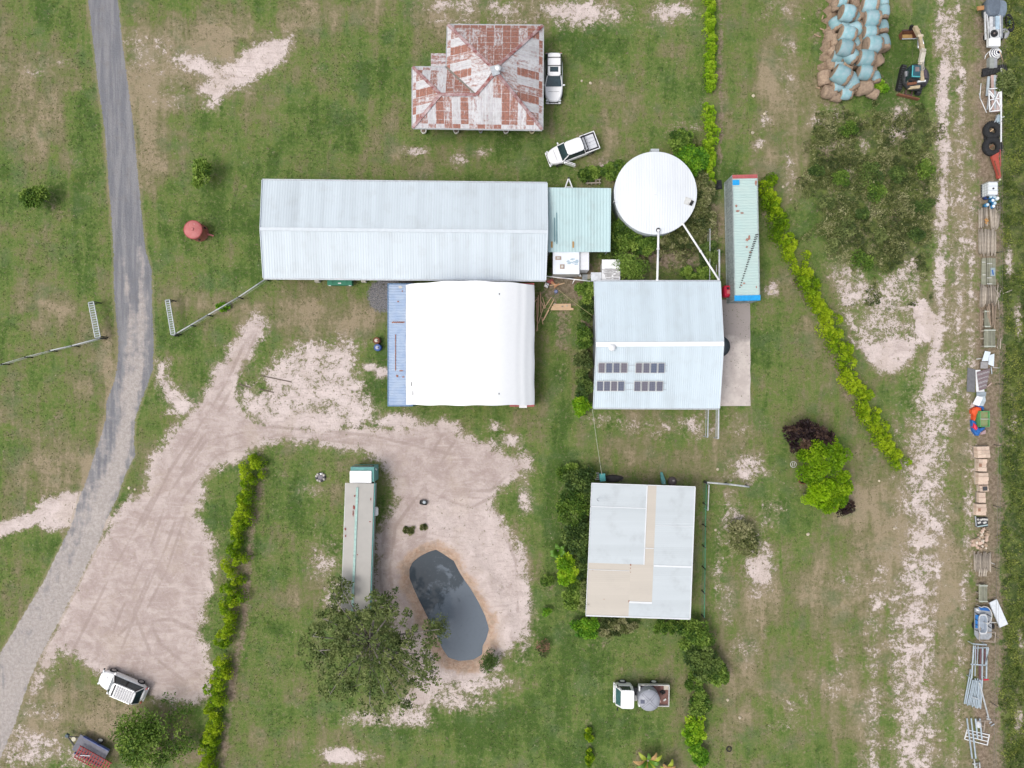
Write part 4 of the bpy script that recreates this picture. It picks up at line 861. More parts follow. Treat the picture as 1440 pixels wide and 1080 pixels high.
MB(o).box((cx + .05, cy - .03, 1.2), (x1 - x0 - .2, y1 - y0 - .2, 2.36)).build('wall', offwhite, t)
wr = mat('scuffed_white_roof', (.76, .76, .77), .5, var=.03); MB(o).box((cx, cy, 2.46), (x1 - x0, y1 - y0, .08)).build('roof', wr, t)
mb = MB(); r = random.Random(5)
for i in range(60):
    a, b = r.uniform(851, 870), 378 + abs(r.gauss(0, 1)) * 8; q = q_(a, min(b, 392), 2.5) - Vector(o); mb.box((q.x, q.y, 2.502 + i * .0002), (r.uniform(.2, .7), r.uniform(.03, .12), .003))
mb.build('grey_scuff', mat('scuff', (.42, .41, .41), .8), t)
o = P(838, 388, 0); t = thing('cover_box', 'low white lidded box against the solar shed corner beside the small shed', 'box', o)
x0, y0, x1, y1 = rect(831, 383, 846, 395.5, 1.6); MB(o).box(((x0 + x1) / 2, (y0 + y1) / 2, .76), (x1 - x0 - .1, y1 - y0 - .08, 1.5)).build('box_body', offwhite, t); MB(o).box(((x0 + x1) / 2, (y0 + y1) / 2, 1.55), (x1 - x0, y1 - y0, .07)).build('lid', mat('lid_white', (.68, .71, .76), .5), t)
o = P(825, 390, 0); t = thing('concrete_slab_table', 'grey and tan square slabs lying by the white lidded box', 'slab', o)
MB(o).box(P(822.5, 390, .5)[:2] + (.45,), (.5, .6, .1)).build('slab', mat('grey_slab', (.33, .36, .38), .8), t); MB(o).box(P(828, 390, .5)[:2] + (.42,), (.36, .6, .1)).build('slab', mat('tan_slab', (.40, .36, .29), .8), t); MB(o).box(P(825, 390, .3)[:2] + (.18,), (.7, .4, .36)).build('base', oldtimber, t)
# ------------------------------------------------------------------ vehicles (front = local +x)
tail = mat('tail_lamp_red', (.45, .02, .02), .3); lamp = mat('headlamp_clear', (.6, .62, .64), .15); chrome = mat('chrome_grey', (.45, .46, .48), .25, metal=.8)
def outline(L, W, s=1.0, n=40, e=5.0, nose=.16, tailt=.07):
    pts = []
    for i in range(n):
        a = 2 * math.pi * i / n; c, q = math.cos(a), math.sin(a)
        x = L / 2 * (abs(c) ** (2 / e)) * (1 if c > 0 else -1); y = W / 2 * (abs(q) ** (2 / e)) * (1 if q > 0 else -1)
        u = x / (L / 2); y *= 1 - (nose if u > 0 else tailt) * abs(u) ** 5
        pts.append((x * (1 - (1 - s) * .5), y * s))
    return pts
def wheel(t, x, y, r=.38, w=.25, m=None):
    wo = MB().lathe([(r * .86, -w / 2), (r, -w / 2 + .04), (r, w / 2 - .04), (r * .86, w / 2)], (x, y, r), 22, axis=(0, 1, 0)).build('wheel', rubber, t)
    MB().lathe([(r * .6, -w / 2 - .012), (r * .6, w / 2 + .012)], (x, y, r), 14, axis=(0, 1, 0)).build('rim', m or chrome, wo)
    return wo
def car(nm, label, cat, loc, rz, L, W, Ht, wb, wt, rt, rb, belt=1.0, paint=None, rails=None, sun=False, hoodz=1.0):
    """wb/wt: windscreen base / top x; rt/rb: rear glass top / base x"""
    paint = paint or carpaint
    t = thing(nm, label, cat, loc, rz)
    rs_ = []
    for z, s in ((.30, .95), (.42, 1.0), (.72, 1.0), (.88, .975), (.96, .93), (1.0, .86)):
        rs_.append([(x, y, z * belt - (.16 * max(0, (x / (L / 2)) - .45) if z > .8 else 0)) for x, y in outline(L, W, s, e=4.2, nose=.2, tailt=.1)])
    MB().rings(rs_, smooth=True).build('body', paint, t)
    hw0, hw1 = W * .445, W * .355; zb = belt - .03; zt = Ht - .05
    def q(x, y, z): return (x, y, z)
    def pane(nme, pts, m=glass): MB().add(pts, [tuple(range(len(pts)))]).build(nme, m, t)
    mb = MB(); mb.add([q(rb, -hw0, zb), q(wb, -hw0, zb), q(wb, hw0, zb), q(rb, hw0, zb), q(rt, -hw1, zt), q(wt, -hw1, zt), q(wt, hw1, zt), q(rt, hw1, zt)],
        [(0, 1, 5, 4), (1, 2, 6, 5), (2, 3, 7, 6), (3, 0, 4, 7), (4, 5, 6, 7)]); mb.build('cabin', blackp, t)
    e = .012
    def lerp(a, b, k): return tuple(a[i] + (b[i] - a[i]) * k for i in range(3))
    # glass panes set just proud of the cabin
    pane('windscreen', [q(wb + e, -hw0 + .06, zb + .03), q(wb + e, hw0 - .06, zb + .03), q(wt + e * 2, hw1 - .03, zt - .01), q(wt + e * 2, -hw1 + .03, zt - .01)])
    pane('rear_window', [q(rb - e, hw0 - .06, zb + .05), q(rb - e, -hw0 + .06, zb + .05), q(rt - e * 2, -hw1 + .05, zt - .02), q(rt - e * 2, hw1 - .05, zt - .02)])
    for s in (-1, 1):
        for a, b in ((.06, .47), (.52, .93)):
            p0 = lerp(q(rb, s * (hw0 + e), zb + .04), q(wb, s * (hw0 + e), zb + .04), a); p1 = lerp(q(rb, s * (hw0 + e), zb + .04), q(wb, s * (hw0 + e), zb + .04), b)
            p3 = lerp(q(rt, s * (hw1 + e), zt - .03), q(wt, s * (hw1 + e), zt - .03), a); p2 = lerp(q(rt, s * (hw1 + e), zt - .03), q(wt, s * (hw1 + e), zt - .03), b)
            pane('side_window', [p0, p1, p2, p3] if s < 0 else [p3, p2, p1, p0])
        for (a0, a1) in ((q(wb, s * hw0, zb), q(wt, s * hw1, zt)), (q(rb, s * hw0, zb), q(rt, s * hw1, zt))): MB().bar(a0, a1, .08, .06).build('pillar', paint, t)
        MB().box((wb - .12, s * (W / 2 + .08), belt + .03), (.14, .22, .13)).build('mirror', paint, t, bevel=.03)
        MB().box((L / 2 - .17, s * (W / 2 - .34), belt * .74), (.16, .34, .15), -s * .35).build('headlight', lamp, t, bevel=.02)
        MB().box((-L / 2 + .06, s * (W / 2 - .2), belt * .8), (.1, .16, .24)).build('taillight', tail, t)
        for x in (L / 2 - .92, -L / 2 + .98): wheel(t, x, s * (W / 2 - .12))
    n = 28; base = [(x * 1.0, y) for x, y in outline(wt - rt + .1, hw1 * 2 + .06, n=n, e=7, nose=.05, tailt=.05)]; cx = (wt + rt) / 2
    MB().rings([[(x + cx, y, zt - .01) for x, y in base], [(x + cx, y, zt + .035) for x, y in base], [(x * .93 + cx, y * .88, zt + .075) for x, y in base]], smooth=True).build('roof', paint, t)
    MB().box((L / 2 - .03, 0, belt * .62), (.08, W * .5, .2)).build('grille', blackp, t); MB().box((L / 2 - .02, 0, belt * .43), (.14, W * .82, .16)).build('front_bumper', blackp if rails == 'rack' else paint, t, bevel=.04)
    MB().box((-L / 2 + .03, 0, belt * .5), (.14, W * .84, .18)).build('rear_bumper', paint, t, bevel=.04)
    MB().box((wb + .5, 0, belt - .02), (.02, W * .6, .004)).build('bonnet_seam', darkm, t)
    if sun: MB().box((wt - .58, 0, zt + .075), (.5, .82, .03)).build('sunroof', glass, t, bevel=.01)
    if rails:
        for s in (-1, 1): MB().bar((rt + .15, s * (hw1 - .02), zt + .12), (wt - .2, s * (hw1 - .02), zt + .12), .05).build('roof_rail', blackp if rails == 'bars' else chrome, t)
    if rails == 'bars':
        for x in (rt + .45, rt + 1.25): MB().bar((x, -hw1 - .02, zt + .14), (x, hw1 + .02, zt + .14), .06, .04).build('cross_bar', blackp, t)
    if rails == 'rack':
        for i in range(8): MB().box((rt + .22 + i * .23, 0, zt + .15), (.13, hw1 * 1.75, .03)).build('rack_slat', mat('rack_slat_grey', (.55, .54, .55), .5), t)
        MB().box((wt - .3, 0, zt + .12), (.12, hw1 * 1.7, .08)).build('rack_fairing', blackp, t)
    return t
q = P(778.6, 107.6, 1.0)
car('parked_car', 'white estate four-wheel drive with a sunroof parked against the rusty farmhouse', 'car', (q[0], q[1], 0), -math.pi / 2, 4.85, 1.86, 1.78, .98, .22, -1.95, -2.28, rails='bars', sun=True)
q = P(170, 966.3, 1.0)
car('parked_car', 'white four-wheel drive with slatted roof rack parked on the pale sand beside the road', 'car', (q[0], q[1], 0), math.radians(157), 4.85, 1.88, 1.85, 1.12, .55, -1.85, -2.2, rails='rack')
# dual cab ute
q = P(805, 210, .9); rz = math.atan2(-(220.5 - 193), 0) ; rz = math.atan2(-(223 - 196.5), -(841 - 771))
rz = math.pi + math.atan2(26.5, 70)
L, W = 5.15, 1.86
t = car('utility_pickup', 'white dual cab pickup with a front door left open on the grass above the lean-to', 'pickup', (q[0], q[1], 0), math.radians(180 + 20.5), L, W, 1.78, 1.32, .72, -.95, -1.08)
MB().box((-1.78, 0, 1.02), (1.5, 1.72, .05)).build('bed_floor', blackp, t)
for s in (-1, 1): MB().box((-1.8, s * .88, 1.09), (1.55, .08, .16)).build('bed_side', carpaint, t, bevel=.02)
MB().box((-2.55, 0, 1.07), (.07, 1.76, .14)).build('tailgate', carpaint, t)
c_ = MB().box((-1.78, .0, 1.12), (1.18, 1.36, .07)).build('tonneau_cover', mat('cover_white', (.62, .63, .66), .4, var=.06), t, bevel=.02)
MB().box((-1.78, .0, 1.175), (1.05, .03, .03)).box((-1.78, .35, 1.17), (1.05, .02, .02)).box((-1.78, -.35, 1.17), (1.05, .02, .02)).box((-1.76, .05, 1.19), (.12, .12, .03)).build('cover_ridges', mat('cover_grey', (.42, .43, .46), .4), c_)
for s in (-1, 1): MB().bar((-1.1, s * .72, 1.15), (-1.35, s * .72, 1.55), .07).build('sports_bar', blackp, t)
MB().bar((-1.35, -.74, 1.55), (-1.35, .74, 1.55), .08).build('sports_bar', blackp, t)
for s in (1,):
    d = MB().box((.55, s * .05, .78), (1.05, .09, .62)).build('open_door', carpaint, t, bevel=.02)
    d.location = (.62, .93, 0); d.rotation_euler = (0, 0, 0)
    d.data.transform(Matrix.Translation((-1.08, 0, 0))); d.rotation_euler = (0, 0, math.radians(-38)); d.location = (1.1, .95, 0)
    MB().box((-.55, .02, 1.24), (.8, .04, .34)).build('door_glass', glass, d); MB().bar((-1.0, .05, 1.42), (-.1, .05, 1.42), .05).build('door_frame', carpaint, d)
# ---- cab-over truck with tank
zc = 2.15; c0 = P(879.5, 982.2, zc); rzt = math.radians(180 - 1)
t = thing('flatbed_truck', 'small white cab-over truck with a drop-side tray parked on the southern lawn', 'truck', (c0[0] + 1.9, c0[1] - .15, 0), rzt)
# local +x = west (front); cab centre at +1.9
MB().rings([[(1.9 + x, y, z) for x, y in outline(l_, w_, e=8, nose=.02, tailt=.02)] for z, l_, w_ in ((.45, 1.75, 1.95), (.8, 1.78, 2.0), (1.25, 1.72, 1.98))], smooth=False).build('cab', carpaint, t)
fx = 2.78; b_ = [(1.05, 0), (2.72, 0)]
mb = MB(); mb.add([(1.05, -.96, 1.25), (2.70, -.96, 1.25), (2.70, .96, 1.25), (1.05, .96, 1.25), (1.1, -.86, 2.08), (2.30, -.86, 2.08), (2.30, .86, 2.08), (1.1, .86, 2.08)], [(0, 1, 5, 4), (1, 2, 6, 5), (2, 3, 7, 6), (3, 0, 4, 7), (4, 5, 6, 7)]); mb.build('cab_upper', carpaint, t)
MB().add([(2.715, -.8, 1.3), (2.715, .8, 1.3), (2.345, .72, 2.03), (2.345, -.72, 2.03)], [(0, 1, 2, 3)]).build('windscreen', tealglass, t)
for s in (-1, 1):
    MB().add([(1.35, s * .965, 1.32), (2.45, s * .965, 1.32), (2.18, s * .885, 2.0), (1.35, s * .885, 2.0)], [(0, 1, 2, 3)]).build('side_window', glass, t)
    MB().box((2.6, s * 1.12, 1.75), (.1, .22, .3)).build('mirror', blackp, t); MB().box((2.8, s * .7, .75), (.06, .3, .18)).build('headlight', lamp, t)
    for x in (1.95, -1.2): wheel(t, x, s * .95, .40, .26, white)
MB().rings([[(1.7 + x * .98, y, z) for x, y in outline(1.32, 1.80, e=9, nose=.02, tailt=.02)] for z in (2.07, 2.14)]).build('cab_roof', carpaint, t)
MB().box((2.80, 0, .55), (.12, 1.95, .22)).build('front_bumper', carpaint, t)
MB().box((.7, 0, .7), (.75, 1.2, .35)).build('engine_bay', darkm, t); MB().box((-.3, 0, .6), (4.0, .8, .2)).build('chassis', darkm, t); MB().box((.68, .35, .9), (.25, .55, .2)).build('air_intake', offwhite, t)
tc = (-.92, 0)
tx0, tx1 = -2.6, .45
MB().box(((tx0 + tx1) / 2, 0, .86), (tx1 - tx0 - .1, 2.0, .08)).build('tray_floor', mat('rusty_tray', (.23, .12, .10), .9, var=.25, scale=2), t)
for s in (-1, 1): MB().box(((tx0 + tx1) / 2, s * 1.03, 1.02), (tx1 - tx0, .07, .34)).build('tray_side', offwhite, t)
MB().box((tx0 + .03, 0, 1.02), (.07, 1.98, .34)).build('tray_side', offwhite, t); MB().box((tx1 - .05, 0, 1.15), (.12, 2.02, .6)).build('headboard', white, t)
MB().box((-2.2, .5, .93), (.3, .14, .06), .6).build('scrap', offwhite, t); MB().box((-1.75, .62, .93), (.12, .3, .06), .3).build('scrap', mat('pinkish', (.5, .3, .26), .8), t)
MB().path([(-2.0, -.15, .95), (-1.75, -.3, 1.0), (-2.0, -.45, .98), (-2.2, -.25, 1.0), (-1.9, -.1, 1.03)], .07).build('hose', rubber, t)
MB().box((-2.3, -.75, .96), (.45, .45, .1), 0).build('wood_offcut', mat('pale_ply', (.5, .44, .36), .8), t)
zt_ = 2.3; q = P(913.6, 986.4, zt_)
k = thing('poly_tank', 'grey ribbed plastic water tank standing on the tray of the small white truck', 'water tank', (q[0], q[1], .9))
MB().lathe([(1.03, 0), (1.05, .1), (1.05, 1.15), (1.02, 1.24), (.6, 1.36), (.1, 1.42)], n=44).build('tank_shell', polyg, k)
for a in (math.pi / 4, 3 * math.pi / 4):
    for s in (-1, 1):
        w_ = MB(); u = Vector((math.cos(a), math.sin(a), 0)) * s; p = Vector((-u.y, u.x, 0)) * .10
        for o_ in (-1, 1): w_.bar(u * .12 + p * o_ + Vector((0, 0, 1.425)), u * .98 + p * o_ * .9 + Vector((0, 0, 1.26)), .035, .05)
        w_.build('roof_rib', mat('tank_rib', (.22, .22, .25), .5), k)
MB().box((-.68, -.05, 1.36), (.40, .36, .05)).build('access_lid', mat('lid_dark', (.12, .13, .18), .5), k); MB().lathe([(.14, 0), (.14, .05)], (0, .0, 1.42), 12).build('centre_cap', polyg, k)
MB().box((-.02, 1.0, 1.2), (.1, .14, .08)).build('outlet', white, k)
# ---- small trailer, lower left
o_ = P(133, 1050, 0); t = thing('box_trailer', 'old grey and blue trailer loaded with a red slatted frame under the green tree', 'trailer', o_, math.radians(-29))
MB().box((.0, .0, .62), (3.3, 1.75, .08)).build('bed', mat('trailer_floor', (.18, .18, .21), .8), t)
for s in (-1, 1): MB().box((.2, s * .92, .72), (2.9, .06, .28)).build('side', mat('trailer_blue', (.08, .12, .32), .6), t)
MB().bar((-1.6, .5, .55), (-2.7, 0, .55), .09).bar((-1.6, -.5, .55), (-2.7, 0, .55), .09).build('drawbar', darkm, t)
MB().lathe([(.22, 0), (.22, .1)], (-2.0, .15, .6), 16).build('spare_cap', mat('cream_disc', (.62, .57, .44), .7), t)
MB().box((-2.75, .1, .6), (.3, .3, .25)).build('winch', mat('winch_dark', (.05, .09, .12), .5), t)
for s in (-1, 1): wheel(t, .3, s * 1.02, .33, .2, white)
k = thing('slatted_frame', 'red slatted steel frame lying on the small trailer', 'frame', (o_[0] + .35, o_[1] - .75, .95), math.radians(-29))
rd = mat('faded_red_frame', (.33, .06, .06), .7, var=.1)
for y in (-.62, -.2, .2, .62): MB().bar((-1.7, y, .06), (1.9, y, .06), .07).build('long_rail', rd, k)
for i in range(13): MB().bar((-1.6 + .28 * i, -.65, .12), (-1.6 + .28 * i, .65, .12), .11, .05).build('slat', rd, k)
MB().bar((-1.2, -.1, .2), (-.3, .35, .2), .07).build('loose_bar', steel, k)
# ---- excavator
def X(a, b, z=0): return Vector(P(1245 + a / 8.31, 20 + b / 8.31, z))
base = P(1284, 109, 0); cream = mat('cream_machine_paint', (.52, .42, .27), .6, var=.12); t = thing('excavator', 'cream and black tracked mini excavator with its arm reaching north beside the hay bales', 'excavator', base)
for (a, b) in (((236, 575), (168, 885)), ((455, 605), (395, 935))):
    p, q = X(*a, .6), X(*b, .6); d = (q - p); L = d.length; ang = math.atan2(d.y, d.x); c = (p + q) / 2
    prof = [(-L / 2 + .25, 0), (L / 2 - .25, 0), (L / 2, .28), (L / 2 - .1, .55), (-L / 2 + .1, .55), (-L / 2, .28)]
    mb = MB(base); R = Matrix.Rotation(ang, 3, 'Z'); vs = []
    for s in (-.21, .21): vs += [R @ Vector((x, s, z)) + Vector((c.x, c.y, 0)) for x, z in prof]
    mb.add(vs, [(0, 1, 2, 3, 4, 5), (11, 10, 9, 8, 7, 6)] + [(i, 6 + i, 6 + (i + 1) % 6, (i + 1) % 6) for i in range(6)])
    tr = mb.build('track', rubber, t)
    for i in range(11):
        x = -L / 2 + .2 + (L - .4) * i / 10; pp = R @ Vector((x, 0, .57)) + Vector((c.x, c.y, 0)); MB(base).box(pp, (.1, .42, .05), ang).build('track_cleat', darkm, tr)
ang = math.atan2(-(935 - 575) * 0 + 310, -68) ; tb = X(345, 745, 1.0)
MB(base).box((tb.x, tb.y, .62), (1.3, 1.3, .3)).build('undercarriage', darkm, t)
MB(base).lathe([(1.22, 0), (1.26, .1), (1.26, .5), (1.1, .62)], (tb.x, tb.y, .8), 32).build('turntable_body', darkm, t)
MB(base).lathe([(.35, 0), (.35, .08)], (tb.x - .55, tb.y - .1, 1.42), 14).build('fan_cover', mat('fan_grey', (.30, .30, .32), .6), t)
for (a, b, w_, l_, h_, m_, nm) in ((300, 640, .2, .5, .14, darkm, 'step'), (250, 700, .35, .5, .18, mat('fan_grey', (.30, .30, .32), .6), 'battery_box'), (440, 830, .4, .3, .16, blackp, 'exhaust'), (330, 868, 1.1, .12, .2, cream, 'rear_trim'), (295, 770, .75, .22, .16, cream, 'engine_cover'), (345, 850, .95, .16, .14, cream, 'counterweight_trim'), (420, 720, .35, 1.1, .2, cream, 'side_cover'), (465, 700, .3, .8, .12, mat('dull_purple_black', (.09, .07, .09), .6), 'side_panel'), (310, 810, .9, .25, .1, rustm, 'exposed_engine'), (420, 785, .8, .16, .14, white, 'hose_bundle'), (275, 720, .4, .4, .14, steel, 'fuel_cap')):
    p = X(a, b, 1.5); MB(base).box((p.x, p.y, 1.45 + h_ / 2), (w_, l_, h_), .12).build(nm, m_, t)
p = X(355, 672, 2.3); MB(base).box((p.x, p.y, 1.85), (.92, 1.25, .95), -.05, 0, .94).build('cab', glass, t); cr = MB(base).box((p.x, p.y, 2.36), (.86, 1.2, .07), -.05).build('cab_roof', mat('cab_roof_teal', (.03, .10, .13), .4), t, bevel=.02)
MB(base).box((p.x - .38, p.y, 2.42), (.08, 1.1, .04), -.05).box((p.x + .02, p.y - .52, 2.42), (.7, .08, .04), -.05).build('roof_edge', mat('turquoise_edge', (.10, .50, .52), .5), cr); MB(base).box((p.x + .1, p.y + .2, 2.41), (.4, .45, .03)).build('roof_hatch', mat('brown_hatch', (.22, .17, .17), .7), cr)
bm_ = mat('weathered_cream_boom', (.60, .55, .46), .6, var=.12)
pts = [X(425, 660, 1.4), X(415, 560, 2.3), X(440, 440, 2.7), X(440, 415, 2.6)]
mb = MB(base); [mb.bar(a, b, .42, .34) for a, b in zip(pts[:-1], pts[1:])]; mb.build('boom', bm_, t)
pts = [X(432, 420, 2.5), X(400, 260, 1.9), X(345, 150, 1.2)]
mb = MB(base); [mb.bar(a, b, .36, .3) for a, b in zip(pts[:-1], pts[1:])]; mb.build('arm', cream, t)
for (a, b) in (((X(385, 400, 2.6)), X(375, 270, 2.2)), (X(450, 350, 2.4), X(405, 190, 1.7)), (X(440, 640, 1.7), X(455, 520, 2.2))): MB(base).tube(a, b, .06).build('hydraulic_ram', chrome, t)
MB(base).bar(X(380, 255, 2.05), X(440, 250, 2.05), .22, .16).build('arm_knuckle', mat('pale_cream', (.65, .55, .42), .6), t)
MB(base).path([X(340, 145, 1.3), X(390, 165, 1.5), X(415, 200, 1.7)], .04).build('hydraulic_hose', cream, t)
mb = MB(base); a, b, c, d = X(198, 190, .75), X(360, 180, .75), X(362, 285, .5), X(195, 290, .5)
mb.add([a, b, c, d, a + Vector((0, -.1, -.7)), b + Vector((0, -.1, -.7)), c + Vector((0, .15, -.45)), d + Vector((0, .15, -.45))], [(4, 5, 6, 7), (0, 4, 7, 3), (1, 2, 6, 5), (0, 1, 5, 4)])
bk = mb.build('bucket', rustm, t); MB(base).bar(d, c, .08, .06).build('bucket_lip', steel, bk); MB(base).bar(a, b, .12, .1).build('bucket_spine', mat('dark_brown', (.10, .05, .05), .8), bk); MB(base).box((a + c) / 2 - Vector((0, 0, .35)), (1.0, .35, .02)).build('bucket_clay', mat('ochre_clay', (.42, .26, .10), .9), bk)
MB(base).bar(X(310, 130, 1.2), X(300, 175, .9), .28, .25).build('quick_hitch', blackp, t)
MB(base).bar(X(140, 936, .3), X(390, 996, .3), .10, .4).build('dozer_blade', rustm, t)
MB(base).bar(X(245, 880, .5), X(225, 950, .35), .1).bar(X(320, 880, .5), X(300, 965, .35), .1).bar(X(225, 935, .45), X(305, 950, .45), .12).build('blade_arms', mat('dark_brown', (.10, .05, .05), .8), t)
# ------------------------------------------------------------------ hay bales
BL_ = [(345,15,80,0,1,1.5),(480,40,100,70,0,1.3),(640,55,140,5,1,1.9),(785,30,90,80,1,1.0),(400,145,150,10,1,1.8),(480,190,110,30,1,1.1),(565,145,140,85,0,1.2),(665,205,150,3,1,1.9),(775,140,130,85,1,.9),
 (285,265,130,75,1,.7),(362,262,95,0,1,.9),(475,325,140,-20,1,1.2),(400,370,140,8,1,1.8),(572,300,110,85,1,.8),(640,355,125,5,1,1.7),(770,305,120,80,1,.8),(375,525,150,14,1,1.8),(475,480,110,60,1,.9),(550,450,130,80,0,.9),
 (675,488,160,0,1,1.95),(775,475,140,80,1,.8),(290,625,110,15,1,1.0),(440,615,140,40,1,1.4),(600,635,150,10,1,1.9),(300,705,90,0,1,.75),(705,650,130,60,0,.8),(335,815,160,25,1,1.9),(428,895,150,60,1,1.0),
 (590,785,140,5,1,1.5),(690,850,110,70,1,.6),(290,932,110,-10,1,.9),(380,1015,115,0,1,.7),(200,1000,125,10,0,.6),(152,850,130,80,0,.6),(570,950,150,-10,0,.7),(670,1015,80,20,0,.4),(265,440,100,80,0,.6),(215,400,90,85,0,.5),
 (250,570,100,60,0,.6),(230,700,100,80,0,.6),(280,65,100,75,0,.9),(500,690,100,80,1,.7),(530,545,80,30,0,.9),(650,745,100,70,0,.7),(390,720,100,20,0,.8),(235,880,100,70,0,.6),(275,1050,80,10,0,.4),(475,950,90,70,0,.5)]
def bale_proto(wrapped):
    t = thing('hay_bale', 'x', 'hay bale', (0, 0, 0))
    def cyl(r, h, nz, seed, lump):
        R = random.Random(seed); mb = MB(); n = 26; rr = []
        for k in range(nz + 1):
            x = -h / 2 + h * k / nz; e = 1 - .10 * (abs(2 * k / nz - 1) ** 6)
            rr.append([(x, r * e * (1 + R.uniform(-lump, lump)) * math.cos(2 * math.pi * i / n), r * e * (1 + R.uniform(-lump, lump)) * math.sin(2 * math.pi * i / n)) for i in range(n)])
        e0 = rr[0]; rr.insert(0, [(x - .03, y * .6, z * .6) for x, y, z in e0]); e1 = rr[-1]; rr.append([(x + .03, y * .6, z * .6) for x, y, z in e1])
        return mb.rings(rr, smooth=True)
    cyl(.62, 1.25, 6, 3, .035 if wrapped else .08).build('hay_roll', hay, t)
    if wrapped: w_ = cyl(.66, 1.06, 5, 8, .012).build('net_wrap', wrap, t); w_.location = (-.085, 0, 0)
    return t
protos = {0: bale_proto(0), 1: bale_proto(1)}; used = {0: 0, 1: 0}
COLN = ['western edge', 'west column', 'middle column', 'east column', 'eastern edge']
ORD = ['first', 'second', 'third', 'fourth', 'fifth', 'sixth', 'seventh', 'eighth', 'ninth', 'tenth', 'eleventh', 'twelfth', 'thirteenth', 'fourteenth']
def colof(x): return 0 if x < 255 else 1 if x < 420 else 2 if x < 590 else 3 if x < 730 else 4
groups_ = {}
for b in BL_: groups_.setdefault((colof(b[0]), b[4]), []).append(b)
rb_ = random.Random(4)
for (c, wr_), lst in groups_.items():
    lst.sort(key=lambda b: b[1])
    for i, (x, y, d, ang, wr2, z) in enumerate(lst):
        pr = protos[wr_]
        o = pr if not used[wr_] else copy_tree(pr); used[wr_] = 1
        q = P(1140 + x / 7.717, y / 7.717, z); s = min(1.34, max(.8, d / 124))
        o.location = (q[0], q[1], max(z, .5 * s)); o.scale = (s * rb_.uniform(.92, 1.05), s, s)
        o.rotation_euler = (rb_.uniform(0, 6), rb_.uniform(-.12, .12), math.radians(-ang) + rb_.uniform(-.08, .08))
        if wr_: lb = f'turquoise net-wrapped hay bale, {ORD[i]} wrapped one from the north in the heap\'s {COLN[c]}'
        else: lb = f'bare brown weathered hay bale, {ORD[i]} unwrapped one from the north in the heap\'s {COLN[c]}'
        if len(lst) == 1: lb = ('turquoise net-wrapped' if wr_ else 'bare brown weathered') + f' hay bale, the only such one in the heap\'s {COLN[c]}'
        tag(o, lb, 'hay bale', 'round hay bales heaped beside the excavator')

t = thing('loose_hay_bank', 'long low bank of rotten brown loose hay along the west side of the bale heap', 'hay heap', P(1164, 50, 0)); rr = random.Random(8)
mb = MB(P(1164, 50, 0)); sec = []
for i in range(26):
    u = i / 25; x, y = 1173 - 14 * u + 2.5 * math.sin(i * 1.9), -14 + 122 * u; c = P(x, y, 0); w_ = .55 + .22 * math.sin(i * 2.3) + rr.uniform(-.1, .1); h = .55 + .2 * math.sin(i * 1.3) + rr.uniform(-.1, .1)
    if i in (0, 25): w_, h = .2, .15
    sec.append([(c[0] + w_ * math.cos(a) * rr.uniform(.85, 1.15), c[1] + rr.uniform(-.05, .05), max(0, h * math.sin(a) * rr.uniform(.85, 1.15))) for a in [math.pi * j / 8 for j in range(9)]])
n_ = 9; b_ = len(mb.v)
for s_ in sec: mb.v += s_
for i in range(25):
    for j in range(8): mb.f.append([b_ + i * n_ + j, b_ + i * n_ + j + 1, b_ + (i + 1) * n_ + j + 1, b_ + (i + 1) * n_ + j]); mb.mi.append(0); mb.sm.append(True); mb.uv.append(None)
mb.build('hay_bank', mat('rotten_hay', (.30, .22, .15), .95, col2=(.17, .12, .08), mixamt=.9, scale=4, bump=.9), t)
mb = MB(P(1164, 50, 0))
for i in range(14): q = P(1158 + rr.uniform(-8, 4), rr.uniform(20, 140), .1); mb.bar(q, (q[0] + rr.uniform(-.5, .5), q[1] + rr.uniform(-.6, .6), .12), .12, .06)
mb.build('loose_straw', mat('pale_straw', (.42, .30, .20), .95), t)['kind'] = 'stuff'
# ------------------------------------------------------------------ foliage
def fol_mat(name, dark, mid, light, rough=.6, trans=.25):
    t = NT(name)
    at = t.node('ShaderNodeAttribute', attribute_name='tone')
    cr = t.node('ShaderNodeValToRGB', i_0=at.outputs['Fac']); e = cr.color_ramp.elements
    e[0].color = (*dark, 1); e[1].color = (*light, 1); k = e.new(.5); k.color = (*mid, 1)
    t.set(t.b.inputs['Base Color'], cr.outputs[0]); t.b.inputs['Roughness'].default_value = rough; t.b.inputs['Specular IOR Level'].default_value = .25
    tr = t.node('ShaderNodeBsdfTranslucent', i_Color=cr.outputs[0]); mx = t.node('ShaderNodeMixShader', i_0=trans)
    t.l.new(t.b.outputs[0], mx.inputs[1]); t.l.new(tr.outputs[0], mx.inputs[2]); t.l.new(mx.outputs[0], t.n['Material Output'].inputs[0])
    return t.m
F_dark = fol_mat('dark_green_leaves', (.035, .070, .018), (.080, .140, .030), (.18, .25, .06))
F_mid = fol_mat('mid_green_leaves', (.045, .10, .016), (.12, .215, .028), (.27, .38, .07))
F_bright = fol_mat('bright_green_leaves', (.06, .18, .014), (.17, .37, .02), (.32, .50, .04))
F_lime = fol_mat('yellow_green_leaves', (.08, .17, .006), (.20, .35, .008), (.42, .54, .02), trans=.3)
F_lime2 = fol_mat('lime_leaves', (.10, .24, .008), (.25, .46, .014), (.45, .60, .04), trans=.3)
F_gum = fol_mat('olive_gum_leaves', (.05, .085, .022), (.14, .185, .055), (.27, .31, .11))
F_purple = fol_mat('purple_black_leaves', (.018, .010, .012), (.042, .024, .024), (.13, .08, .05))
F_weed = fol_mat('rank_weeds', (.055, .080, .024), (.165, .190, .060), (.36, .35, .18))
F_grass = fol_mat('grass_blades', (.05, .08, .02), (.12, .14, .045), (.30, .26, .15))
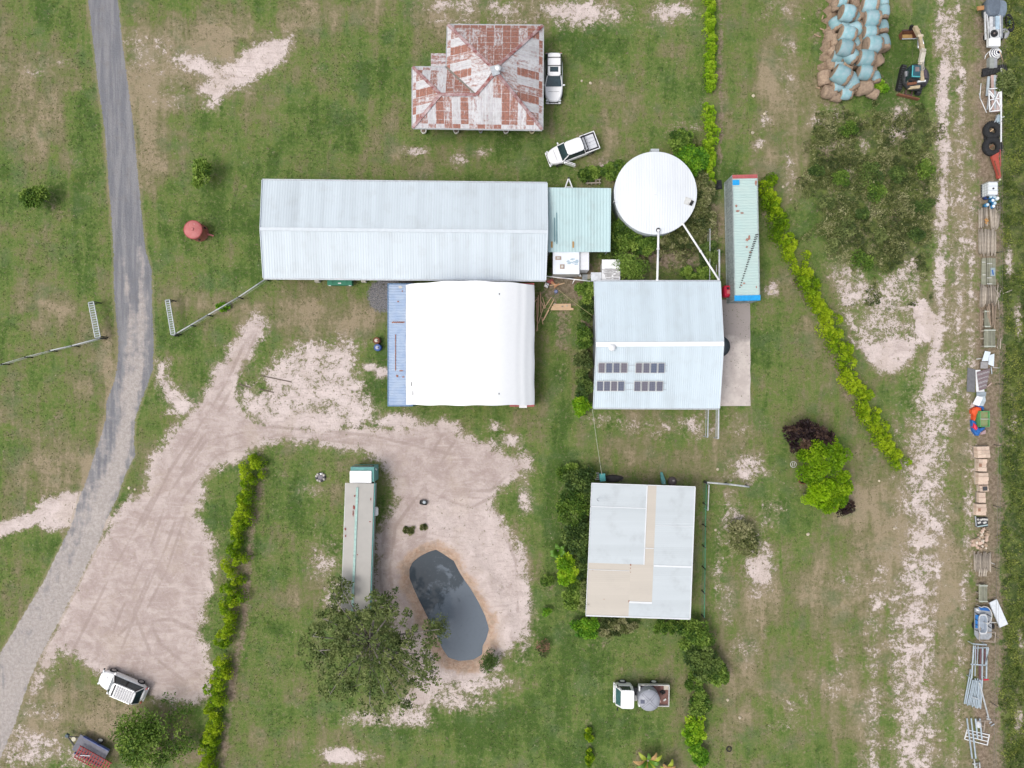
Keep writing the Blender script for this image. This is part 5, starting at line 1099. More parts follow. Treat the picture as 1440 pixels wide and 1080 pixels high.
bark = mat('bark', (.22, .18, .15), .9, col2=(.36, .33, .30), mixamt=.8, scale=4, bump=.4)
def leaves(pos, size, tone, rng, up=.5, dirs=None, aspect=.5):
    n = len(pos)
    a = rng.normal(size=(n, 3))
    if dirs is not None: a = dirs + a * .45
    a /= np.linalg.norm(a, axis=1)[:, None] + 1e-9
    nr = rng.normal(size=(n, 3)); nr[:, 2] = np.abs(nr[:, 2]) + up
    b = np.cross(nr, a); b /= np.linalg.norm(b, axis=1)[:, None] + 1e-9
    s = np.asarray(size)[:, None] if np.ndim(size) else np.full((n, 1), size)
    v = np.stack([pos - a * s * .5, pos + b * s * aspect * .5 - a * s * .05, pos + a * s * .5, pos - b * s * aspect * .5 - a * s * .05], 1)
    return v.reshape(-1, 3), tone
def leaf_obj(name, V_, T_, m, parent=None, o=(0, 0, 0), kind=None):
    V_ = np.concatenate(V_) if isinstance(V_, list) else V_; T_ = np.concatenate(T_) if isinstance(T_, list) else T_
    n = len(V_) // 4
    me = np_mesh(name, V_ - np.array(o)[None, :], np.arange(n * 4).reshape(n, 4), m)
    at = me.attributes.new('tone', 'FLOAT', 'FACE'); at.data.foreach_set('value', np.clip(T_, 0, 1).astype(np.float32))
    ob = bpy.data.objects.new(name, me); COL.objects.link(ob)
    if parent: ob.parent = parent
    else: ob.location = o
    if kind: ob['kind'] = kind
    return ob
def clumps(c, R_, nc, rng, rc, shell=.55, zsq=.8):
    """clump centres in an uneven ellipsoid"""
    out = []
    ph = rng.random(4) * 6
    while len(out) < nc:
        d = rng.normal(size=3); d /= np.linalg.norm(d); d[2] = abs(d[2]) * 1.0 - .25
        th = math.atan2(d[1], d[0]); lob = 1 + .16 * math.sin(2 * th + ph[0]) + .12 * math.sin(3 * th + ph[1]) + .09 * math.sin(5 * th + ph[2])
        r = (shell + (1 - shell) * rng.random() ** .6) * lob
        out.append((c[0] + d[0] * R_[0] * r, c[1] + d[1] * R_[1] * r, c[2] + d[2] * R_[2] * r * zsq))
    return np.array(out), rc * rng.uniform(.7, 1.3, nc)
def clump_leaves(C, RC, per, leaf, rng, tone_c=None, spread=.2, base=.5):
    n = len(C); k = np.repeat(np.arange(n), (per * (RC / RC.mean()) ** 2).astype(int) + 2)
    d = rng.normal(size=(len(k), 3)); d /= np.linalg.norm(d, axis=1)[:, None]; d[:, 2] = np.abs(d[:, 2]) * 1.1 - .35
    r = (.45 + .55 * rng.random(len(k)) ** .5)[:, None]
    pos = C[k] + d * r * RC[k][:, None] * np.array([1, 1, .8])
    tc = (base + rng.normal(size=n) * spread) if tone_c is None else tone_c
    tone = tc[k] + rng.normal(size=len(k)) * .16
    return leaves(pos, leaf * rng.uniform(.6, 1.4, len(k)), tone, rng, dirs=d)
def trunk(mb, base, top, r, C, rng, limbs=8):
    b, t_ = Vector(base), Vector(top); mid = b.lerp(t_, .5) + Vector((rng.uniform(-.15, .15), rng.uniform(-.15, .15), 0))
    mb.tube(b, mid, r, 9, 0, r * .8); mb.tube(mid, t_, r * .8, 9, 0, r * .5)
    idx_ = rng.choice(len(C), min(limbs, len(C)), replace=False)
    for i in idx_:
        s = mid.lerp(t_, rng.uniform(.1, 1)); e = Vector(C[i]); m_ = s.lerp(e, .5) + Vector((0, 0, -.1))
        mb.tube(s, m_, r * .38, 6, 0, r * .25); mb.tube(m_, e, r * .25, 6, 0, r * .08)
SEED = [100]
def plant(nm, label, cat, px, py, rx, ry, h, m, nc=26, per=60, leaf=.2, rc=.5, spread=.2, base=.5, zc=.6, shell=.45, tr=None, group=None, limbs=7, part='crown', extra=None):
    SEED[0] += 1; rng = np.random.default_rng(SEED[0])
    zz = h * zc; q = P(px, py, h * .8); Rx, Ry = M(rx * 1.16, h * .8), M(ry * 1.16, h * .8); per = int(per * 1.5); leaf *= 1.15; spread += .05
    t = thing(nm, label, cat, (q[0], q[1], 0), group=group)
    rc_ = rc * min(Rx, Ry); C, RC = clumps((q[0], q[1], zz), (Rx - rc_ * .6, Ry - rc_ * .6, (h - zz)), nc, rng, rc_, shell)
    C[:, 2] = np.maximum(C[:, 2], .12)
    V_, T_ = clump_leaves(C, RC, per, leaf, rng, spread=spread, base=base)
    V_[:, 2] = np.maximum(V_[:, 2], .02)
    leaf_obj(part, V_, T_, m, t, (q[0], q[1], 0))
    mb = MB((q[0], q[1], 0)); trunk(mb, (q[0], q[1], -.05), (q[0], q[1], zz), tr or max(.03, h * .03), C, rng, limbs); mb.build('trunk' if h > 2 else 'stem', bark, t)
    return t
plant('young_tree', 'small round dark green tree on the lawn west of the long shed', 'tree', 281, 241, 14, 17, 2.8, F_mid, 20, 60, .26)
plant('young_tree', 'small dark green tree at the far left edge beyond the road', 'tree', 43, 274, 18, 15, 2.8, F_mid, 22, 60, .26)
plant('bushy_tree', 'round mid green tree beside the small white shed', 'tree', 887, 375, 22, 19, 3.4, F_mid, 30, 80, .16, base=.55)
plant('tree', 'dark olive round shrub on the southern bank of the pond', 'shrub', 688, 932, 13, 13, 1.6, F_dark, 22, 60, .13)
plant('shrub', 'small potted green shrub, upper one west of the cottage hedge', 'shrub', 769, 818, 10, 9, 1.1, F_mid, 12, 50, .14)
plant('shrub', 'bright little green shrub, lower one west of the cottage hedge', 'shrub', 770, 859, 7, 8, 1.0, F_bright, 9, 45, .13)
plant('flowering_shrub', 'small shrub with reddish leaves on the lawn southwest of the cottage', 'shrub', 764, 911, 10, 13, 1.0, fol_mat('mixed_red_leaves', (.04, .06, .02), (.10, .14, .04), (.42, .2, .16)), 14, 35, .13, spread=.3)
# big gum
def gum():
    rng = np.random.default_rng(77); o = P(512, 915, 4.5)
    t = thing('gum_tree', 'big sprawling olive green gum tree beside the pond, overhanging the truck body', 'tree', (o[0], o[1], 0))
    hubs = [(470,840,30,.7),(455,870,28,.6),(450,915,30,.9),(475,950,34,.7),(500,880,34,.8),(530,860,30,.8),(560,850,24,.5),(520,925,40,.8),(560,930,38,.7),(500,965,30,.6),(540,975,32,.45),(590,920,34,.55),(590,890,26,.55),(562,982,22,.3),(520,990,26,.3),(482,830,20,.6),(610,945,22,.2),(618,885,18,.35),(440,895,18,.8),(552,895,30,.6),(485,910,32,.8),(598,955,16,.2),(575,958,22,.35),(540,835,16,.5),(465,975,18,.4)]
    V_, T_ = [], []; CC = []
    for x, y, r, dn in hubs:
        z = 6.2 - 2.6 * (math.hypot(x - 515, y - 910) / 110) + rng.uniform(-.5, .5); q = P(x, y, z); R_ = M(r, z)
        n = int(15 * dn ** 1.3 * (R_ / 1.8) ** 2 * 1.65) + 4
        d = rng.normal(size=(n, 3)); d /= np.linalg.norm(d, axis=1)[:, None]; C = np.array(q) + d * (rng.random((n, 1)) ** .5) * np.array([R_, R_, .8])
        RC = rng.uniform(.22, .55, n); v, tt = clump_leaves(C, RC, 34, .24, rng, spread=.2, base=.48); V_.append(v); T_.append(tt); CC += list(C[:max(2, n // 6)])
    leaf_obj('crown', V_, T_, F_gum, t, (o[0], o[1], 0))
    mb = MB((o[0], o[1], 0)); b = Vector((o[0], o[1], -.1)); f = Vector((o[0] + .1, o[1] + .1, 2.2)); mb.tube(b, f, .33, 12, 0, .26)
    for x, y, r, dn in hubs:
        q = Vector(P(x, y, 5.0)); m_ = f.lerp(q, .5) + Vector((rng.uniform(-.3, .3), rng.uniform(-.3, .3), .4)); mb.tube(f, m_, .13, 7, 0, .08); mb.tube(m_, q, .08, 7, 0, .03)
    for q in CC[::2]:
        hb = min(hubs, key=lambda h_: (Vector(P(h_[0], h_[1], 5.0)) - Vector(q)).length); mb.tube(P(hb[0], hb[1], 5.0), q, .03, 5, 0, .01)
    mb.build('trunk', mat('pale_gum_bark', (.27, .24, .22), .8, var=.15), t)
gum()
# floating spray over the pond and sunken branch
plant('overhanging_branch', 'thin olive spray of leaves hanging over the western edge of the pond', 'branch', 617, 886, 15, 16, 2.4, F_gum, 16, 30, .16, shell=.7, zc=.8)
# lower-left tree
t_l = plant('spreading_tree', 'loose green tree covering the trailer at the bottom left', 'tree', 190, 1045, 42, 40, 4.0, F_mid, 60, 60, .22, rc=.3, shell=.35, spread=.25, base=.55)
plant('spreading_tree', 'sparse green shrubby tree right of the trailer tree at the bottom', 'tree', 240, 1040, 34, 46, 2.2, F_mid, 40, 34, .2, rc=.24, shell=.3, spread=.22, base=.42)
# purple and lime trees on the right
plant('purple_tree', 'dark purple leaved tree north of the bright green one on the right', 'tree', 1137, 614, 34, 27, 3.2, F_purple, 40, 50, .30, rc=.26, shell=.4, spread=.2)
plant('purple_tree', 'dark purple leaves showing under the south side of the lime green trees', 'tree', 1187, 712, 14, 14, 1.6, F_purple, 16, 40, .2)
LI = fol_mat('vivid_lime_leaves', (.08, .18, .004), (.18, .34, .006), (.32, .48, .015), trans=.35)
LI2 = fol_mat('yellow_lime_leaves', (.15, .30, .004), (.28, .48, .006), (.42, .60, .02), trans=.35)
plant('lime_tree', 'rounded vivid green tree, topmost and largest of the bright cluster', 'tree', 1159, 646, 31, 30, 3.6, LI, 40, 130, .19, rc=.30, spread=.24, base=.48)
plant('lime_tree', 'vivid yellow-green tree in the middle of the bright cluster', 'tree', 1158, 688, 20, 19, 3.2, LI2, 16, 160, .18, rc=.42, spread=.2, base=.42)
plant('lime_tree', 'vivid green lobe on the east side of the bright cluster', 'tree', 1185, 682, 18, 18, 3.0, LI, 16, 130, .18, rc=.40, spread=.22, base=.6)
plant('lime_tree', 'small yellow-green lobe on the west side of the bright cluster', 'tree', 1142, 699, 11, 12, 2.6, LI2, 14, 120, .13, rc=.5, spread=.08, base=.5)
plant('lime_tree', 'vivid green tree at the southern end of the bright cluster', 'tree', 1170, 708, 22, 15, 2.6, LI, 16, 130, .18, rc=.40, spread=.22, base=.55)
# cottage west bushes
for a in [('dense_shrub', 'tall dark green shrub at the top of the cottage hedge', 815, 682, 22, 22, 2.6, F_dark, .5), ('dense_shrub', 'small flowering green bush at the top left corner of the cottage', 797, 665, 12, 12, 1.2, F_mid, .5), ('dense_shrub', 'broad dark green shrub beside the cottage wall, second from the top', 806, 715, 24, 24, 2.8, F_mid, .38), ('dense_shrub', 'dark green shrub in the middle of the cottage hedge', 810, 750, 24, 24, 2.8, F_dark, .6),
          ('dense_shrub', 'darkest shrub beside the cottage wall below its middle', 820, 785, 14, 26, 2.4, F_dark, .45), ('lime_shrub', 'bright yellow-green shrub in the cottage hedge', 798, 803, 16, 20, 2.6, F_lime2, .5), ('dense_shrub', 'green shrub under the lower left corner of the cottage', 810, 838, 20, 18, 2.2, F_mid, .6), ('feathery_shrub', 'feathery grey green shrub leaning over the cottage roof corner', 826, 845, 10, 20, 3.4, F_gum, .6), ('dense_shrub', 'bright green shrub below the cottage front left corner', 826, 884, 18, 14, 1.6, F_bright, .4), ('dense_shrub', 'pale green low shrub under the cottage front eave', 870, 883, 22, 13, 1.2, F_weed, .5),
          ('dense_shrub', 'dark shrub right of the door at the cottage front', 940, 882, 22, 10, 1.2, F_mid, .4), ('dense_shrub', 'leafy green shrub below the cottage front right corner', 975, 895, 24, 22, 2.4, F_mid, .55), ('dense_shrub', 'big dark green shrub in the row southeast of the cottage', 990, 932, 22, 26, 2.4, F_dark, .7), ('dense_shrub', 'spreading green shrub east of the row below the cottage', 1006, 945, 18, 18, 2.0, F_mid, .5), ('dense_shrub', 'reddish green shrub halfway down the southeast row', 980, 960, 12, 22, 1.6, F_mid, .5), ('dense_shrub', 'olive shrub beside the flatbed truck in the southeast row', 985, 992, 14, 14, 1.8, F_mid, .6), ('lime_shrub', 'bright lime shrub near the bottom of the southeast row', 979, 1032, 16, 18, 2.0, F_lime2, .4), ('dense_shrub', 'low green shrub at the very bottom of the southeast row', 984, 1065, 12, 18, 1.4, F_bright, .4),
          # solar shed west bushes
          ('dense_shrub', 'yellowish leafed shrub at the solar shed northwest corner', 825, 408, 14, 15, 2.0, F_mid, .65), ('dense_shrub', 'dark hedge bush beside the solar shed, below the bare path', 826, 435, 11, 14, 1.2, F_dark, .55), ('dense_shrub', 'olive bush beside the solar shed west wall', 823, 475, 11, 18, 1.8, F_mid, .35), ('dense_shrub', 'dark green bush opposite the solar shed ridge', 821, 510, 12, 18, 2.0, F_gum, .3), ('dense_shrub', 'dark olive bush next to the solar panels', 820, 540, 14, 20, 2.0, F_dark, .6), ('lime_shrub', 'yellow green shrub at the solar shed southwest corner', 819, 568, 13, 12, 2.0, F_lime2, .35),
          # around the tank
          ('dense_shrub', 'round shrub northeast of the round water tank', 958, 193, 16, 14, 2.2, F_mid, .45), ('dense_shrub', 'leafy bush between the round tank and the lime vine', 975, 222, 20, 22, 2.0, F_bright, .3), ('dense_shrub', 'olive bush east of the round tank', 988, 268, 18, 30, 2.0, F_weed, .55), ('dense_shrub', 'dark olive bush southeast of the round tank', 985, 305, 20, 22, 1.6, F_weed, .4), ('dense_shrub', 'broad green bush hugging the southwest side of the round tank', 877, 325, 22, 22, 1.8, F_mid, .45), ('dense_shrub', 'round green bush against the southern wall of the round tank', 905, 342, 24, 15, 1.8, F_mid, .55), ('dense_shrub', 'low olive bush south of the round tank beside the straight pipe', 948, 338, 22, 12, 1.2, F_weed, .6),
          ('dense_shrub', 'green bush northwest of the round tank', 868, 238, 22, 14, 1.2, F_mid, .4), ('dense_shrub', 'small green bush by the timber rack', 830, 243, 20, 9, .9, F_mid, .4), ('dense_shrub', 'orange tipped bush by the slanting white pipe', 985, 385, 24, 12, 1.6, F_mid, .6), ('dense_shrub', 'dark bush between the pipe and pale green container', 1000, 355, 14, 18, 1.6, F_dark, .8), ('dense_shrub', 'low dark plant strip north of the small white shed', 858, 358, 18, 8, .8, F_dark, .6),
          ('dense_shrub', 'olive green bush east of the fenced garden', 1048, 756, 20, 22, 1.8, F_weed, .6), ('lime_shrub', 'thin yellow creeper on the lawn south of the truck', 829, 1034, 5, 10, .7, F_lime, .4), ('lime_shrub', 'thin yellow creeper at the very bottom of the lawn', 829, 1066, 5, 13, .7, F_lime, .4), ('dense_shrub', 'small green weed by the fence near the long shed', 313, 432, 7, 6, .5, F_bright, .5), ('dense_shrub', 'green weed clump on the sand above the pond', 575, 746, 7, 5, .25, F_weed, .5), ('dense_shrub', 'small weed clump on the sand near the pond head', 595, 742, 5, 3, .2, F_weed, .5), ('dense_shrub', 'dark green weeds under the caravan corner', 768, 375, 6, 14, .5, F_dark, .5), ('dense_shrub', 'grey green bush beside the bottom machinery on the far right', 1416, 115, 14, 20, 1.2, F_gum, .6),
          ('dense_shrub', 'bright green weeds at the foot of the hay bale heap', 1231, 122, 14, 9, .5, F_bright, .6)]:
    nm, lb, px, py, rx, ry, h, m, b = a; sc_ = rx * ry / 400
    plant(nm, lb, 'shrub', px, py, rx, ry, h, m, int(14 + 24 * sc_), 60, .22, rc=.34 if sc_ > .5 else .45, base=b, spread=.3, part='foliage', limbs=5)
# palm-like plants
def palm(px, py, lb, n, L, m):
    SEED[0] += 1; rng = np.random.default_rng(SEED[0]); q = P(px, py, 1); t = thing('banana_plant', lb, 'plant', (q[0], q[1], 0))
    for i in range(n):
        a = 6.28 * i / n + rng.uniform(-.3, .3); mb = MB(); l_ = L * rng.uniform(.7, 1.1); w_ = .22
        def f(u, v, a=a, l_=l_): 
            r = l_ * u; z = .5 + 1.1 * math.sin(u * 2.2) ; s = (v - .5) * w_ * 2 * math.sin(math.pi * min(.97, u * .9 + .08)) ** .6
            return (r * math.cos(a) - s * math.sin(a), r * math.sin(a) + s * math.cos(a), z - abs(v - .5) * .1)
        mb.grid(f, 8, 2); mb.build('frond', m[i % len(m)], t)
    MB().tube((0, 0, 0), (0, 0, .7), .12).build('stem', bark, t)
pf = [mat('frond_green', (.10, .22, .02), .5), mat('frond_yellow', (.30, .36, .03), .5), mat('frond_tan', (.42, .26, .10), .7)]
palm(912, 1072, 'spiky plant with green and tan fronds at the bottom edge, left one', 11, 1.5, pf); palm(938, 1082, 'spiky yellowish plant at the bottom edge, right one', 9, 1.2, pf[1:])
palm(785, 775, 'small palm with radiating leaves west of the cottage hedge', 9, .8, pf[:1])
# hedges
def hedge(nm, label, pts, wpx, h, m, spacing=.5, gaps=(), leaf=.21, per=170, spike=.9, tonefn=None, seed=1):
    rng = np.random.default_rng(seed); Q = [Vector(P(x, y, h * .7)) for x, y in pts]; o = Q[len(Q) // 2]; V_, T_ = [], []
    run = 0; nxt = 0; tot = sum((b - a).length for a, b in zip(Q[:-1], Q[1:]))
    st = MB((o.x, o.y, 0))
    for a, b in zip(Q[:-1], Q[1:]):
        L = (b - a).length; d = (b - a) / L; nr_ = Vector((-d.y, d.x, 0))
        while nxt < run + L:
            c = a + d * (nxt - run); u = nxt / tot; nxt += spacing * rng.uniform(.8, 1.2)
            if any(g0 < u < g1 for g0, g1 in gaps): continue
            tb = (tonefn(u) if tonefn else .5) + rng.normal() * .10
            for k in range(2):
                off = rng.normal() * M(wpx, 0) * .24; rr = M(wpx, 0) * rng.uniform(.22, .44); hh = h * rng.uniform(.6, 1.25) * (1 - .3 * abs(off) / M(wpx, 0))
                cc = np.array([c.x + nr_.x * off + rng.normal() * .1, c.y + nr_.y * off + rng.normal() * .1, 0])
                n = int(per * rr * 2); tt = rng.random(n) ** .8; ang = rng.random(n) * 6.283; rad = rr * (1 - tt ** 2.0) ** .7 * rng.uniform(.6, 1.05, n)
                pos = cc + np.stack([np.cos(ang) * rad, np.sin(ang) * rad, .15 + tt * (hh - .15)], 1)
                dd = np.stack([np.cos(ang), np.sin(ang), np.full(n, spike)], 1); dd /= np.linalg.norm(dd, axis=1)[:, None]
                v, t2 = leaves(pos, leaf * rng.uniform(.6, 1.5, n), tb + rng.normal() * .16 + (tt - .5) * .35 + rng.normal(size=n) * .13, rng, dirs=dd, aspect=.42); V_.append(v); T_.append(t2)  # leaf tone rises with height: yellow new growth, plus shading painted into the colour
        run += L
    ob = leaf_obj(nm, V_, T_, m, None, (o.x, o.y, 0)); tag(ob, label, 'hedge')
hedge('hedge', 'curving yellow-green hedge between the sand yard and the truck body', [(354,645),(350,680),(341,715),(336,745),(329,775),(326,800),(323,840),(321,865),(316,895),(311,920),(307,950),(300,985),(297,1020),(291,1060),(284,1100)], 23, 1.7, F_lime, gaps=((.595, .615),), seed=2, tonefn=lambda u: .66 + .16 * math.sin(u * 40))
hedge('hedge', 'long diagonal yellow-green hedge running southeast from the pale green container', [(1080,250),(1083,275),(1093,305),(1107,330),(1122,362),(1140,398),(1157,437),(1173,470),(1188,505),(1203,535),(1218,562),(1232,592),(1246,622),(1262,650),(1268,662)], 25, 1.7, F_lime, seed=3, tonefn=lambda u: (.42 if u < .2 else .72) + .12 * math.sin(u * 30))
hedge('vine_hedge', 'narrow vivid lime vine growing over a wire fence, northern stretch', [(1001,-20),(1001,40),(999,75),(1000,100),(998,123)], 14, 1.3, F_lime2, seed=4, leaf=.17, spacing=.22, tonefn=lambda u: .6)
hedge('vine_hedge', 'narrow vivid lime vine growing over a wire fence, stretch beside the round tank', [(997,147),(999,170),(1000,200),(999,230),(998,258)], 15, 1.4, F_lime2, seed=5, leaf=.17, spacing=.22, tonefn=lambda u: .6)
# ---- undergrowth (uncountable)
def under(name, label, n, region, hfn, m, leaf, seed, base=.5, patchy=.5, sc_=1 / 14):
    rng = np.random.default_rng(seed); x = rng.uniform(region[0], region[2], n * 4); y = rng.uniform(region[1], region[3], n * 4)
    keep = hfn(x, y, rng); x, y = x[keep][:n], y[keep][:n]; k = vnoise(x, y, seed + 50, sc_); hh = .12 + .75 * np.clip((k - .35) * 1.8, 0, 1)
    cz = hh; q = np.stack([(x - 720) / 14 * (70 - cz) / 70, (540 - y) / 14 * (70 - cz) / 70, cz * rng.uniform(.1, 1, len(x))], 1)
    tone = base + (vnoise(x, y, seed + 9, 1 / 22) - .5) * .8 + (vnoise(x, y, seed + 8, 1 / 5) - .5) * 1.1 + rng.normal(size=len(x)) * .15
    v, t2 = leaves(q, leaf * rng.uniform(.5, 1.5, len(x)), tone, rng); tag(leaf_obj(name, v, t2, m), label, None, kind='stuff')
THK = [(1140,175),(1165,160),(1195,175),(1205,200),(1225,215),(1240,160),(1285,150),(1310,150),(1316,200),(1320,300),(1318,360),(1295,400),(1290,352),(1265,382),(1240,392),(1235,420),(1222,425),(1220,390),(1195,372),(1170,362),(1150,330),(1140,280),(1130,235)]
def fthk(x, y, r):
    k = soft(sdf(THK, x, y), 10) + (vnoise(x, y, 71, 1 / 16) - .5) * 2.0 + (vnoise(x, y, 72, 1 / 6) - .5) * .6; return k > .60
under('undergrowth', 'tangled green weeds and low scrub between the hay bales and the sandy patch', 23000, (1120, 140, 1330, 430), fthk, F_weed, .19, 31, base=.5)
rb2 = random.Random(44)
TB = [(1160,195),(1150,240),(1165,285),(1185,250),(1200,225),(1215,300),(1190,320),(1235,270),(1250,215),(1265,245),(1285,200),(1300,235),(1275,290),(1300,290),(1240,330),(1215,370),(1262,345),(1290,330),(1170,345),(1195,180),(1270,170),(1225,245)]
for i, (x, y) in enumerate(TB):
    r_ = rb2.uniform(9, 17); plant('scrub_bush', ['olive', 'dark green', 'grey green', 'bright green'][i % 4] + ' low scrub bush, ' + ['tiny', 'small', 'middling', 'broad'][int((r_ - 9) / 2.01)] + f' one {"north" if y < 230 else "south" if y > 310 else "centre"}{"west" if x < 1190 else "east" if x > 1260 else ""} in the weedy thicket' + (', ' + ORD[i // 4] + ' of its colour'), 'bush', x, y, r_, r_ * rb2.uniform(.8, 1.1), rb2.uniform(.8, 1.5), [F_weed, F_dark, F_gum, F_mid][i % 4], 16, 40, .16, rc=.42, base=rb2.uniform(.4, .7), part='foliage', group='scrub bushes in the weedy thicket', limbs=3)
def fright(x, y, r):
    return (1413 + 9 * (vnoise(x, y, 81, 1 / 40) - .5) * 2 < x) & (vnoise(x, y, 82, 1 / 14) + (vnoise(x, y, 85, 1 / 5) - .5) * .6 > .34) & (np.abs(y - 108) > 14 * (x < 1425))
under('undergrowth', 'rank green weeds filling the strip along the right boundary', 60000, (1405, -60, 1520, 1140), fright, fol_mat('boundary_weeds', (.05, .085, .015), (.13, .18, .03), (.28, .31, .07)), .16, 41, base=.55)
def fside(x, y, r): return (ell_at(x, y, 960, 335, 44, 40) + ell_at(x, y, 900, 330, 50, 34) + ell_at(x, y, 978, 245, 26, 60) + (vnoise(x, y, 91, 1 / 9) - .5) > .62) & (np.hypot(x - 921, y - 276) > 58)
def ell_at(x, y, cx, cy, rx, ry): return np.exp(-(((x - cx) / rx) ** 2 + ((y - cy) / ry) ** 2))
under('ground_cover_plants', 'low leafy ground cover around the foot of the round water tank', 14000, (840, 170, 1015, 380), fside, F_weed, .16, 51, base=.5)
def fgr(x, y, r):
    s_ = bil(sand, x, y); rd_ = bil(road, x, y); e_ = bil(earth, x, y); p_ = sdf(POND, x, y)
    k = vnoise(x, y, 95, 1 / 20) * .6 + vnoise(x, y, 96, 1 / 7) * .4
    return (k > .38 + s_ * .75) & (rd_ < .12) & (e_ < .5) & (p_ < -24)
def bil(A, x, y):
    i = np.clip(np.searchsorted(GX, (x - 720) / 14), 0, len(GX) - 1); j = np.clip(np.searchsorted(GY, (540 - y) / 14), 0, len(GY) - 1); return A[j, i]
def grass_tufts():
    rng = np.random.default_rng(61); n = 90000; x = rng.uniform(-30, 1480, n * 2); y = rng.uniform(-30, 1110, n * 2); k = fgr(x, y, rng); x, y = x[k][:n], y[k][:n]
    tone = np.clip(bil(dry, x, y), 0, 1) * .75 + rng.normal(size=len(x)) * .2
    q = np.stack([(x - 720) / 14, (540 - y) / 14, rng.uniform(.01, .07, len(x)) + bil(Z, x, y)], 1)
    v, t2 = leaves(q, rng.uniform(.06, .17, len(x)), tone, rng, up=1.0, aspect=.6); tag(leaf_obj('grass', v, t2, F_grass), kind='stuff')
grass_tufts()
# ------------------------------------------------------------------ fences and small things
gm_ = mat('hatched_grey_panel', (.33, .37, .36), .7, col2=(.20, .23, .22), mixamt=.7, scale=6)
def gate(label, a, b, z=1.25, wd=7.5, nm='cattle_race_panel'):
    """wide slatted ramp-like panel on posts"""
    o = P((a[0] + b[0]) / 2, (a[1] + b[1]) / 2, 0); t = thing(nm, label, 'panel', o); A, B = Vector(P(*a, z)), Vector(P(*b, z)); d = (B - A).normalized(); n = Vector((-d.y, d.x, 0)); w_ = M(wd, z) / 2; L = (B - A).length
    for s in (-1, 1): MB(o).bar(A + n * w_ * s, B + n * w_ * s, .06, .09).build('side_rail', steel, t)
    k = int(L / .22)
    mb = MB(o)
    for i in range(k + 1):
        c = A.lerp(B, i / k); mb.bar(c - n * w_, c + n * w_, .13, .04)
    mb.build('slats', gm_, t)
    for e in (A, B):
        for s in (-1, 1): q = e + n * w_ * s; MB(o).box((q.x, q.y, z / 2), (.1, .1, z), 0).build('post', darkm, t)
gate('grey slatted panel standing left of the road', (128, 425), (137.5, 474)); gate('grey slatted panel standing right of the road', (235.5, 422), (243.5, 470), wd=6)
def fence(label, pts, z=1.1, r=.05, post=.07, m=None, step=2.6, wires=2, nm='farm_fence'):
    m = m or galv; o = P(*pts[0], 0); t = thing(nm, label, 'fence', o); Q = [Vector(P(a, b, z)) for a, b in pts]
    for a, b in zip(Q[:-1], Q[1:]):
        MB(o).tube(a, b, r, 8).build('top_rail', m, t)
        for w_ in range(wires): dz = Vector((0, 0, -(w_ + 1) * .33)); MB(o).tube(a + dz, b + dz, .012, 4).build('wire', m, t)
        n = max(1, round((b - a).length / step))
        for i in range(n + 1): q = a.lerp(b, i / n); MB(o).tube((q.x, q.y, 0), (q.x, q.y, z + .05), post, 8).build('post', darkm, t)
fence('grey pipe fence running from the left panel to the left edge', [(140.5, 475.5), (101, 486), (70, 493)], r=.055); fence('thin wire fence continuing to the left edge of the photo', [(70, 493), (35, 502), (2, 512), (-40, 520)], r=.02, post=.06)
fence('grey pipe fence from the right panel to the long shed corner', [(243.5, 471.5), (292, 443)], r=.06); fence('pale pipe fence meeting the corner of the long shed', [(292, 443), (335, 418), (373, 392.5)], r=.055)
fence('white top rail of the small yard east of the cottage', [(994.5, 678.5), (1025, 681), (1053.5, 684.5)], r=.09, wires=1)
fence('green netting fence along the east side of the cottage', [(993.5, 680), (992, 740), (991.5, 800), (990.5, 869)], r=.05, post=.06, m=mat('green_netting_rail', (.07, .24, .13), .7), wires=3)
MB_ = MB(); a, b = P(997, 682, 1.2), P(995.5, 718, 1.2); t = thing('pale_post_rail', 'short pale rail beside the north end of the green netting fence', 'rail', (a[0], a[1], 0)); MB((a[0], a[1], 0)).bar(a, b, .10, .06).build('rail', galv, t)
for q in (a, b): MB((a[0], a[1], 0)).box((q[0], q[1], .55), (.08, .08, 1.1)).build('post', galv, t)
# boundary fence right
fence('wire boundary fence of steel posts behind the row of stored materials', [(1410, -10), (1410, 260), (1409, 540), (1405, 800), (1401, 1090)], z=1.0, r=.008, post=.03, step=6, wires=1, m=mat('fence_wire', (.2, .19, .18), .7))
# overhead cables
def cable(label, a, b, r=.02, sag=.3, m=None):
    A, B = Vector(P(*a)), Vector(P(*b)); o = (A.x, A.y, 0); mb = MB(o); pts = [A.lerp(B, i / 12) + Vector((0, 0, -sag * 4 * (i / 12) * (1 - i / 12))) for i in range(13)]
    mb.path(pts, r, 6); tag(mb.build('power_cable', m or mat('cable_yellow', (.40, .36, .16), .6)), label, 'cable')
t = thing('pole', 'short pole with a blue top among the sawn timber by the dome', 'pole', P(780, 414, 0)); MB().tube((0, 0, 0), (0, 0, 2.2), .06).build('post', galv, t); MB().lathe([(.16, 2.0), (.2, 2.25), (.12, 2.4)], n=12).build('cap', mat('slate_blue', (.16, .18, .30), .6), t)
cable('yellow cable from the timber pile to the solar shed wall', (786, 408, 2.3), (832.5, 443.5, 3.0)); cable('long pale cable from the solar shed corner to the cottage roof', (833, 575, 3.1), (846.5, 668, 2.8), m=mat('cable_pale', (.5, .5, .40), .6))
t = thing('washing_line', 'white pipe frame with hanging arms between the caravan and timber pile', 'frame', P(797, 391, 0)); o = P(797, 391, 0)
